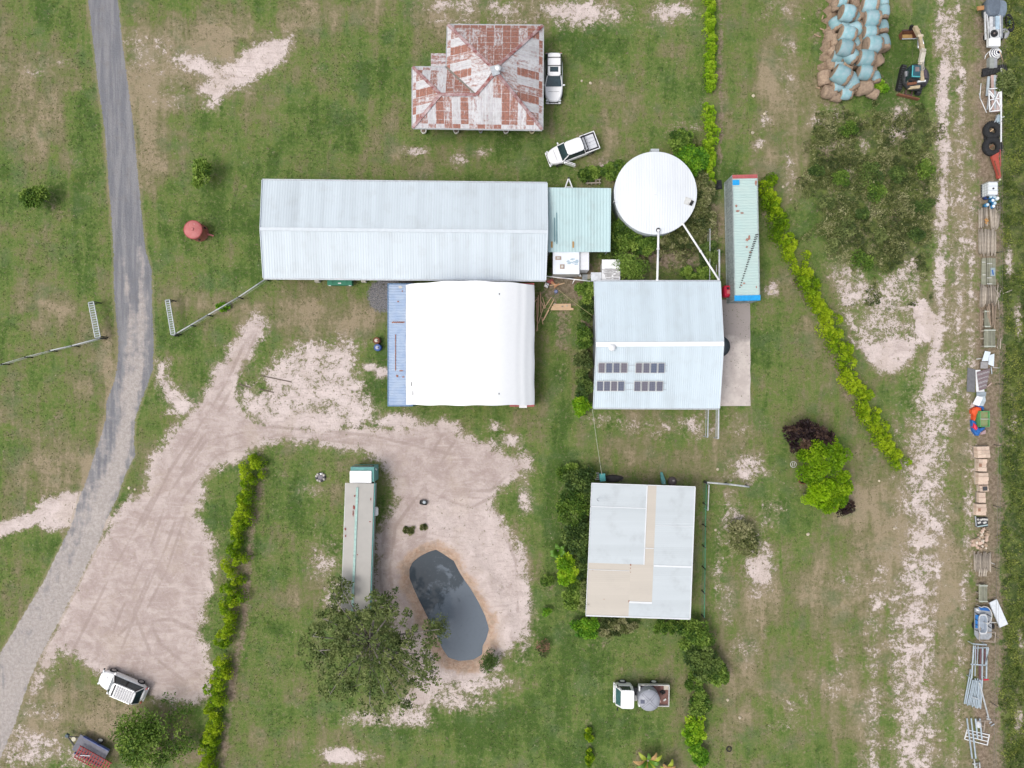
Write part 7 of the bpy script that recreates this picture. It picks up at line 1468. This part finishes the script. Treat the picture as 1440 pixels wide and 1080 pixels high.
# sheets
y0 = 500
def sheet(label, pts, y0, z, m, nm='roof_sheet', th=.04, cat='sheet'):
    Q = [Z_(a, b, y0, z) for a, b in pts]; c = sum(Q, Vector()) / len(Q); mb = MB((c.x, c.y, z)); mb.panel(Q, th); tag(mb.build(nm, m), label, cat); return mb
shm = roof_mat('loose_sheet_metal', (.58, .64, .68), rib=.15, sheet=.3, var=.2, streak=.2)
sheet('shiny pale corrugated sheet at the north end of the metal pile', [(315, 60), (385, 60), (410, -40), (350, -50)], y0, .42, shm); sheet('shiny bluish sheet overlapping the right of the metal pile', [(385, 95), (445, 120), (450, -20), (398, -5)], y0, .52, shm)
sheet('dull grey square sheet below the shiny ones', [(300, 140), (378, 140), (385, 68), (303, 66)], y0, .36, mat('dull_grey_sheet', (.34, .33, .33), .6)); sheet('white backing sheet under the rusted corrugated pile', [(255, 395), (345, 395), (300, 155), (247, 158)], y0, .16, white)
stp = mat('striped_rusty_sheet', (.40, .36, .37), .7, var=.3, scale=7)
for k in range(9): sheet(f'{ORD[k]} corrugated offcut from the north in the slanting rusty grey pile', [(262 + k * 3, 205 + k * 22), (262 + k * 3, 178 + k * 22), (400 - k * 5, 138 + k * 24), (405 - k * 5, 165 + k * 24)], y0, .26 + .02 * (k % 3), stp if k % 2 else mat('dark_corrugated', (.20, .15, .16), .8), 'corrugated_offcut')
sheet('reddish metal strip along the right of the rusty corrugated pile', [(375, 345), (420, 305), (418, 292), (372, 335)], y0, .4, pk); sheet('grey plate south of the rusty corrugated pile', [(258, 440), (358, 440), (362, 395), (258, 398)], y0, .34, mat('blue_grey_plate', (.32, .37, .41), .5))
sheet('tilted white square board above the tarpaulin', [(215, 525), (285, 548), (328, 455), (262, 435)], y0, .55, white, 'white_board'); sheet('bluish white board beneath the tilted one', [(285, 545), (330, 548), (358, 490), (350, 440), (300, 440)], y0, .44, gp_, 'white_board')
sheet('black flat rubber sheet on the soil left of the corrugated pile', [(150, 390), (240, 400), (245, 150), (160, 130)], y0, .05, mat('slate_ground_sheet', (.17, .17, .18), .9), 'ground_sheet'); post((415, 120), (423, 200), y0, .3, .05, gp_, 'short blue grey post right of the metal sheets', 'single posts')
post((255, 38), (310, 32), y0, .3, .05, offwhite, 'short pale crosswise post by the shiny sheets', 'single posts b'); post((435, 130), (510, 135), y0, .1, .035, offwhite, 'thin pale rod lying crosswise right of the shiny sheets', 'thin rods')
# tarp and green box
o = Z_(290, 700, y0, 0); t = thing('tarpaulin_heap', 'crumpled orange and blue tarpaulin wrapped around the green crate', 'tarpaulin', o)
def blob(pts, z0, z1, m, nm):
    Q = [Z_(a, b, y0, z1) for a, b in pts]; c = sum(Q, Vector()) / len(Q); MB(o).rings([[(p.x, p.y, z0) for p in Q[::-1]], [(p.x, p.y, z1 - .12) for p in Q[::-1]], [tuple(c.lerp(p, .75) + Vector((0, 0, rp.uniform(-.02, .05)))) for p in Q[::-1]]]).build(nm, m, t)
blob([(215, 590), (235, 570), (270, 555), (315, 565), (318, 600), (285, 605), (262, 640), (245, 710), (228, 700), (232, 640), (213, 625)], .05, .55, mat('orange_red_tarp', (.75, .10, .03), .6), 'orange_sheet')
blob([(262, 545), (320, 540), (348, 565), (340, 600), (318, 600), (312, 568), (275, 556)], .05, .42, bluep, 'blue_sheet'); blob([(215, 700), (245, 710), (240, 750), (290, 790), (360, 775), (355, 800), (310, 830), (290, 870), (265, 870), (225, 815)], .05, .5, bluep, 'blue_sheet'); blob([(232, 730), (262, 755), (272, 800), (250, 815), (228, 780)], .1, .6, redp, 'red_sheet'); blob([(305, 830), (360, 800), (362, 850), (310, 858)], .05, .3, mat('pinkish_rags', (.5, .34, .36), .8), 'rag_bundle'); blob([(262, 640), (295, 605), (298, 770), (262, 740)], .05, .35, blackp, 'black_sheet')
a, b = Z_(295, 602, y0, .9), Z_(400, 775, y0, .9); cx, cy = (a.x + b.x) / 2, (a.y + b.y) / 2; t = thing('green_crate', 'open topped green crate divided in two on the boundary row', 'crate', (cx, cy, 0)); w_, l_ = b.x - a.x, a.y - b.y; gc = mat('crate_green', (.12, .36, .13), .6)
MB().box((0, 0, .66), (w_ - .05, l_ - .05, .06)).build('base', mat('crate_base', (.20, .30, .13), .8, col2=(.25, .17, .1), mixamt=.8, scale=4), t)
for s in (-1, 1): MB().box((s * (w_ / 2 - .03), 0, .45), (.06, l_, .9)).build('side', gc, t); MB().box((0, s * (l_ / 2 - .03), .45), (w_ - .125, .06, .9)).build('end', gc, t)
MB().box((0, .0, .80), (w_ - .125, .05, .22)).build('divider', offwhite, t)
# pallets of bricks / stone
y0 = 620
bk_ = NT('stacked_bricks'); tc = bk_.node('ShaderNodeTexCoord').outputs['Object']; bt = bk_.node('ShaderNodeTexBrick', i_Scale=3.2); bk_.l.new(tc, bt.inputs['Vector'])
bk_.set(bt.inputs['Color1'], (.55, .40, .32)); bk_.set(bt.inputs['Color2'], (.62, .50, .40)); bk_.set(bt.inputs['Mortar'], (.38, .30, .22)); bt.inputs['Mortar Size'].default_value = .018
oi = bk_.node('ShaderNodeObjectInfo').outputs['Random']; hv = bk_.node('ShaderNodeHueSaturation'); bk_.l.new(bt.outputs[0], hv.inputs['Color']); bk_.set(hv.inputs['Value'], bk_.math('MULTIPLY_ADD', oi, .25, .88)); bk_.l.new(hv.outputs[0], bk_.b.inputs['Base Color']); bk_.b.inputs['Roughness'].default_value = .9
BRK = [(270, 62, 405, 185, 'large pale brick pallet at the north end of the brick row', .75), (278, 198, 372, 332, 'pink brick pallet with a round hole mark, second of the row', .6), (280, 348, 390, 475, 'tan brick pallet with pale dust, third of the row', .65), (295, 485, 390, 550, 'short brick pallet with a dark square top', .5), (285, 562, 362, 672, 'narrow pinkish brick pallet south of the short one', .55), (258, 686, 368, 810, 'orange tinged brick pallet at the south end of the row', .6)]
for k, (x0, ya, x1, yb, lb, h) in enumerate(BRK):
    a, b = Z_(x0, ya, y0, h), Z_(x1, yb, y0, h); cx, cy = (a.x + b.x) / 2, (a.y + b.y) / 2; w_, l_ = b.x - a.x, a.y - b.y; t = thing('brick_pallet', lb, 'brick pallet', (cx, cy, 0), rp.uniform(-.05, .05), 'pallets of bricks along the boundary')
    nx_, ny_ = max(2, round(w_ / .45)), max(2, round(l_ / .42))
    for i in range(nx_):
        for j in range(ny_): MB().box((-w_ / 2 + w_ * (i + .5) / nx_, -l_ / 2 + l_ * (j + .5) / ny_, .14 + (h - .14 - (.05 * ((i * 3 + j * 7 + k) % 3))) / 2), (w_ / nx_ - .015, l_ / ny_ - .015, h - .14 - .05 * ((i * 3 + j * 7 + k) % 3))).build('brick_block', bk_.m, t)
    MB().box((0, 0, .06), (w_ + .06, l_ + .06, .12)).build('pallet', oldtimber, t)
    if k in (3, 5, 1): MB().box((.05 if k == 3 else -.25, 0, h + .02), (.45 if k == 3 else .25, .4 if k == 3 else .3, .04)).build('top_cover', darkm if k == 3 else mat('brown_patch', (.35, .2, .13), .8), t)
o = Z_(310, 870, y0, 0); t = thing('scrap_trolley', 'dark grey steel trolley with pale pipe ends among the bricks', 'trolley', o); MB(o).box(Z_(310, 880, y0, .2), (1.1, .95, .25)).build('deck', darkm, t); MB(o).bar(Z_(243, 815, y0, .4), Z_(252, 925, y0, .4), .08).build('rail', steel, t); MB(o).bar(Z_(265, 930, y0, .45), Z_(375, 910, y0, .45), .09).build('rail', mat('aqua_rail', (.45, .58, .58), .5), t)
for a, b in ((273, 852), (305, 855), (325, 850), (345, 852), (368, 852)): q = Z_(a, b, y0, .45); MB(o).lathe([(.1, 0), (.1, .14), (.06, .14), (.06, .05)], (q.x, q.y, .36), 10).build('pipe_end', offwhite, t)
for a, b in ((285, 885), (345, 885)): q = Z_(a, b, y0, .4); MB(o).box((q.x, q.y, .4), (.3, .18, .1), .3).build('fitting', offwhite, t)
y0 = 750; rc_ = random.Random(12); bm3 = [mat('rubble_pink', (.60, .44, .35), .9, rand=.1), mat('rubble_cream', (.66, .58, .48), .9, rand=.1), mat('rubble_tan', (.42, .31, .22), .9, rand=.15)]
for i in range(44):
    x, y = rc_.uniform(275, 395), rc_.uniform(-55, 175); x -= 30 * (y > 60); q = Z_(x, y, y0, .15); s = rc_.uniform(.1, .2)
    if rc_.random() < .15: q = Z_(rc_.uniform(215, 260), rc_.uniform(60, 130), y0, .1)
    mb = MB((q.x, q.y, 0)); mb.box((q.x, q.y, s * .6 + .1 * rc_.random()), (s * 2, s * 1.5, s), rc_.uniform(0, 3), 0, .85); tag(mb.build('rubble_brick', bm3[i % 3]), 'broken pale brick in the loose heap south of the scrap trolley', 'brick', 'broken bricks in the loose heap')
pile(750, 228, 405, 215, 405, 12, .065, oldtimber, 'grey post in the pile between rubble and lone pallet', 'posts between rubble and lone pallet')
for x in (290, 315, 340, 362): post((x, 380), (x - 4, 465), 750, .25, .075, oldtimber, 'shorter grey post at the southern foot of the post pile', 'short posts at the pile foot')
post((432, 208), (425, 282), 750, .05, .05, brp, 'short brown post on the ground right of the post pile', 'one short brown post'); post((410, 318), (455, 335), 750, .05, .04, offwhite, 'little pale stick right of the post pile', 'one little stick')
crate('lone greenish pallet of battens standing by itself', 285, 555, 375, 750, 750, .55, greentimber, 7)
# blue trailer with a bath
o = Z_(330, 970, y0, 0); t = thing('junk_trailer', 'flat grey and blue trailer with black straps carrying a white bath', 'trailer', o)
fl_ = [Z_(*p, y0, .5) for p in ((238, 810), (300, 800), (380, 808), (418, 850), (418, 1120), (385, 1150), (270, 1150), (235, 1100))]; MB(o).prism([(p.x, p.y) for p in fl_], .42, .55).build('deck', mat('trailer_deck_grey', (.36, .38, .41), .6, var=.15), t)
MB(o).box(Z_(262, 955, y0, .6), (.32, 1.3, .1)).build('blue_cover', mat('mid_blue_cover', (.03, .20, .55), .5), t); MB(o).prism([(p.x, p.y) for p in [Z_(*p, y0, .6) for p in ((280, 800), (400, 810), (405, 845), (300, 832))]], .56, .62).build('blue_cover', bluep, t)
MB(o).prism([(p.x, p.y) for p in [Z_(*p, y0, .62) for p in ((255, 815), (290, 838), (260, 842))]], .56, .64).build('white_corner', white, t)
for a, b in (((240, 860), (280, 885)), ((240, 930), (280, 950)), ((238, 1045), (290, 1065)), ((370, 880), (418, 905)), ((375, 950), (418, 985)), ((375, 1000), (415, 1030)), ((245, 985), (275, 1000))): MB(o).bar(Z_(*a, y0, .68), Z_(*b, y0, .68), .06).build('strap', blackp, t)
for s in (-1, 1): q = Z_(328 + s * 95, 1000, y0, .3); MB(o).lathe([(.3, -.09), (.3, .09)], (q.x, q.y, .3), 16, axis=(1, 0, 0)).build('wheel', rubber, t)
a, b = Z_(280, 875, y0, .95), Z_(375, 1095, y0, .95); q = (a + b) / 2; t = thing('bath_tub', 'old pale enamel bath lying on the blue and grey trailer', 'bath', (q.x, q.y, .55)); w_, l_ = abs(b.x - a.x), abs(a.y - b.y)
MB().rings([[(y, x, z) for x, y in [(p[0], p[1]) for p in outline(l_ * k, w_ * k, e=4, nose=.05, tailt=.02)]][::-1] for z, k in ((0, .7), (.38, .95), (.42, 1), (.42, .86), (.1, .66))], smooth=False, mats=[0, 0, 0, 1], mt=1).build('tub', [pw, mat('bath_inner', (.36, .41, .48), .3)], t); MB().lathe([(.04, .12), (.04, .14)], (0, -l_ * .28, 0), 8).build('plug_hole', darkm, t)
o = Z_(375, 900, y0, 0); t = thing('white_hoop', 'thin white hoop pipe arching over the trailer and bath', 'hoop', o); pts = [Z_(355 + 80 * math.cos(a) - 12, 893 - 100 * math.sin(a), y0, 1.3) for a in [math.radians(d) for d in range(115, -80, -15)]]; MB(o).path(pts, .045, 6).build('hoop', offwhite, t); MB(o).tube(pts[0], (pts[0].x, pts[0].y, .5), .04).build('leg', offwhite, t); MB(o).tube(pts[-1], (pts[-1].x, pts[-1].y, .5), .04).build('leg', offwhite, t); MB(o).bar(Z_(405, 968, y0, 1.1), Z_(470, 968, y0, 1.1), .06).build('stay', offwhite, t)
o = Z_(495, 865, y0, 0); t = thing('white_door_panel', 'large white scuffed panel leaning in the weeds beside the trailer', 'panel', o); Q = [Z_(*p, y0, .5) for p in ((392, 755), (478, 714), (598, 985), (508, 1024))]; MB(o).panel(Q[::-1], .07).build('panel', mat('scuffed_panel', (.68, .71, .74), .5, col2=(.50, .54, .58), mixamt=.6, scale=4), t); MB(o).bar(Q[0] + Vector((0, 0, .02)), Q[3] + Vector((0, 0, .02)), .05).build('edge_strip', steel, t)
for q in Q: MB(o).box((q.x * .98 + o.x * .02, q.y * .995 + o.y * .005, .2), (.08, .08, .42)).build('prop_block', oldtimber, t)
o = Z_(345, 1110, y0, 0)
# galvanised racks (crop 8: scale 5.4, origin 1330,880)
def Y_(a, b, z=0): return Vector(P(1330 + a / 5.4, 880 + b / 5.4, z))
o = Y_(300, 90); t = thing('wire_frame_cage', 'square tan wire frame at the south end of the trailer', 'frame', o)
for a, b in (((255, 55), (378, 50)), ((378, 50), (372, 125)), ((372, 125), (255, 115)), ((255, 55), (255, 115)), ((262, 10), (262, 50))): MB(o).bar(Y_(*a, .7), Y_(*b, .7), .05).build('bar', mat('tan_bar', (.45, .38, .32), .7), t)
for a in ((255, 55), (378, 50), (372, 125)): q = Y_(*a, .7); MB(o).bar(q, (q.x, q.y, 0), .04).build('leg', mat('tan_bar', (.45, .38, .32), .7), t)
gl = mat('blueish_galv', (.48, .56, .62), .45, metal=.2, var=.1, rand=.15)
o = Y_(265, 280); t = thing('steel_rack', 'rectangular galvanised rack with uprights south of the bath trailer', 'rack', o)
for a, b, w_ in (((205, 137), (312, 145), .10), ((190, 292), (312, 300), .10), ((210, 170), (325, 165), .06), ((212, 150), (196, 400), .11), ((245, 150), (238, 290), .06), ((280, 160), (275, 400), .12), ((325, 170), (300, 300), .08), ((312, 160), (308, 400), .12), ((225, 150), (222, 380), .07)): MB(o).bar(Y_(*a, .75), Y_(*b, .75), w_, .06).build('rack_bar', gl, t)
for a, b in (((240, 160), (235, 260)), ((265, 170), (260, 300)), ((258, 300), (262, 410)), ((295, 180), (300, 290))): MB(o).bar(Y_(*a, .55), Y_(*b, .55), .10).build('inner_tube', mat('maroon_tube', (.20, .10, .12), .6), t)
MB(o).bar(Y_(285, 410, .5), Y_(325, 408, .5), .10).build('red_foot', redp, t)
for a in ((205, 137), (312, 145), (196, 398), (308, 398)): q = Y_(*a, .75); MB(o).bar((q.x, q.y, 0), (q.x, q.y, .7), .06).build('leg', gl, t)
for i in range(11):
    a = (188 + i * 9, 330 + (i % 3) * 40 if i < 3 else 400 + (i % 2) * 15); b = (140 + i * 12.3, 595 + i * 3.5 + rp.uniform(-6, 6)); A, B = Y_(*a, .25 + .05 * (i % 3)), Y_(*b, .15 + .03 * (i % 2)); oo = A.lerp(B, .5); tag(MB(tuple(oo)).bar(A, B, .10, .07).build('steel_tube', gl), 'blue grey steel tube in the splayed bundle below the rack', 'tube', 'steel tubes splayed below the rack')
for a, b in (((215, 430), (265, 630)), ((245, 420), (250, 620)), ((205, 540), (265, 565))): A, B = Y_(*a, .42), Y_(*b, .38); oo = A.lerp(B, .5); tag(MB(tuple(oo)).bar(A, B, .08, .06).build('steel_tube', gl if a[0] != 205 else galv), 'steel tube lying across the top of the splayed bundle', 'tube', 'tubes across the splayed bundle')
o = Y_(290, 570); t = thing('steel_prop', 'single long pale steel prop with a foot plate slanting southeast', 'prop', o); MB(o).bar(Y_(255, 430, .5), Y_(325, 700, .1), .12, .08).build('tube', galv, t); MB(o).bar(Y_(310, 705, .06), Y_(340, 712, .06), .16, .06).build('foot_plate', galv, t); MB(o).bar(Y_(310, 688, .12), Y_(325, 690, .12), .1).build('collar', steel, t)
for i, (a, b) in enumerate((((160, 702), (200, 1008)), ((192, 702), (228, 1008)), ((225, 705), (242, 858)), ((258, 705), (274, 860)))): A, B = Y_(*a, .30), Y_(*b, .30); oo = A.lerp(B, .5); tag(MB(tuple(oo)).bar(A, B, .12, .08).build('steel_beam', gl), ['leftmost long steel beam over the white gate', 'second long steel beam over the white gate', 'first short steel beam ending on the white gate', 'rightmost short steel beam ending on the white gate'][i], 'beam')
o = Y_(240, 850); t = thing('white_gate', 'small white barred gate lying flat under steel beams', 'gate', o)
for a, b in (((163, 790), (328, 828)), ((158, 812), (325, 850)), ((150, 836), (320, 878)), ((142, 860), (314, 905)), ((163, 785), (142, 862)), ((330, 825), (314, 908))): MB(o).bar(Y_(*a, .14), Y_(*b, .14), .075).build('gate_bar', white, t)
o = Y_(285, 760); t = thing('wire_rack', 'tan wire frame with a white bag beside the steel beams', 'frame', o)
for a, b in (((240, 725), (325, 722)), ((297, 725), (288, 805)), ((265, 760), (292, 765)), ((325, 722), (350, 728))): MB(o).bar(Y_(*a, .4), Y_(*b, .4), .05).build('bar', mat('tan_bar', (.45, .38, .32), .7), t)
q = Y_(252, 750, .35); MB(o).rings([[(q.x + .28 * k * math.cos(a), q.y + .4 * k * math.sin(a), z) for a in [6.28 * j / 9 for j in range(9)]] for z, k in ((.1, 1), (.4, .9), (.5, .4))], smooth=True).build('bag', pw, t)
for a, b in (((330, 740), (350, 728)), ((342, 760), (368, 745))): MB(o).bar(Y_(*a, .2), Y_(*b, .2), .10, .06).build('bracket', steel, t)
o = Y_(230, 1060); t = thing('pipe_fittings', 'pale grey pipe fittings at the bottom edge of the boundary row', 'fittings', o)
for a, b in (((215, 1010), (225, 1100)), ((205, 1050), (245, 1045)), ((255, 1035), (260, 1090)), ((235, 1060), (230, 1100))): MB(o).tube(Y_(*a, .2), Y_(*b, .2), .07).build('fitting', galv, t)

t = thing('red_tank', 'round faded red metal tank with a domed lid on the lawn right of the road', 'tank', P(281.5, 327.8, 0)); rt = mat('faded_red_tank', (.40, .10, .095), .6, col2=(.50, .20, .19), mixamt=.6, scale=2)
MB().lathe([(.86, 0), (.88, .1), (.88, 1.45), (.93, 1.5), (.93, 1.56), (.80, 1.64), (.2, 1.74)], n=36).build('tank_wall', rt, t)
MB().lathe([(.16, 1.72), (.16, 1.80), (.12, 1.82)], n=16).build('lid_knob', rt, t); MB().lathe([(.93, 1.565), (.93, 1.60), (.88, 1.61)], n=36).build('rim', mat('rim_red', (.30, .06, .06), .6), t)
for a in (20, 110, 200, 290): a_ = math.radians(a); MB().box((.93 * math.cos(a_), .93 * math.sin(a_), .9), (.10, .14, .25), a_).build('bracket', blackp, t)
MB().bar((.85, -.15, .25), (1.4, -.3, .1), .14, .12).build('outlet_spout', rt, t); MB().box((.1, .45, 1.66), (.2, .14, .05), .4).box((-.25, .4, 1.66), (.15, .1, .05), .1).build('white_droppings', white, t)
# ------------------------------------------------------------------ camera, light
cd = bpy.data.cameras.new('camera'); co = bpy.data.objects.new('camera', cd); COL.objects.link(co)
co.location = (0, 0, H); co.rotation_euler = (0, 0, 0)
cd.sensor_width = 36; cd.lens = 36 * FPX / 1440; cd.clip_end = 3000; cd.clip_start = .5
SC.camera = co
EL, AZ = math.radians(62), math.radians(-112)
sl = bpy.data.lights.new('sun', 'SUN'); so = bpy.data.objects.new('sun', sl); COL.objects.link(so)
sl.energy = 1.0; sl.angle = math.radians(24); sl.color = (1, .96, .9)
sd = Vector((math.cos(EL) * math.sin(AZ), math.cos(EL) * math.cos(AZ), math.sin(EL)))
so.rotation_euler = sd.to_track_quat('Z', 'Y').to_euler()
w = bpy.data.worlds.new('World'); SC.world = w; w.use_nodes = True
nt = w.node_tree; sky = nt.nodes.new('ShaderNodeTexSky'); sky.sky_type = 'NISHITA'; sky.sun_disc = False
sky.sun_elevation = EL; sky.sun_rotation = AZ % (2 * math.pi); sky.dust_density = 4; sky.air_density = 1.0
hs = nt.nodes.new('ShaderNodeHueSaturation'); hs.inputs['Saturation'].default_value = .4
nt.links.new(sky.outputs[0], hs.inputs['Color']); nt.links.new(hs.outputs[0], nt.nodes['Background'].inputs[0])
nt.nodes['Background'].inputs[1].default_value = .15
SC.view_settings.view_transform = 'Standard'; SC.view_settings.look = 'None'; SC.view_settings.gamma = 1
SC.view_settings.exposure = 0.35
SC.cycles.max_bounces = 6; SC.cycles.diffuse_bounces = 3; SC.cycles.transparent_max_bounces = 6
SC.cycles.use_denoising = True
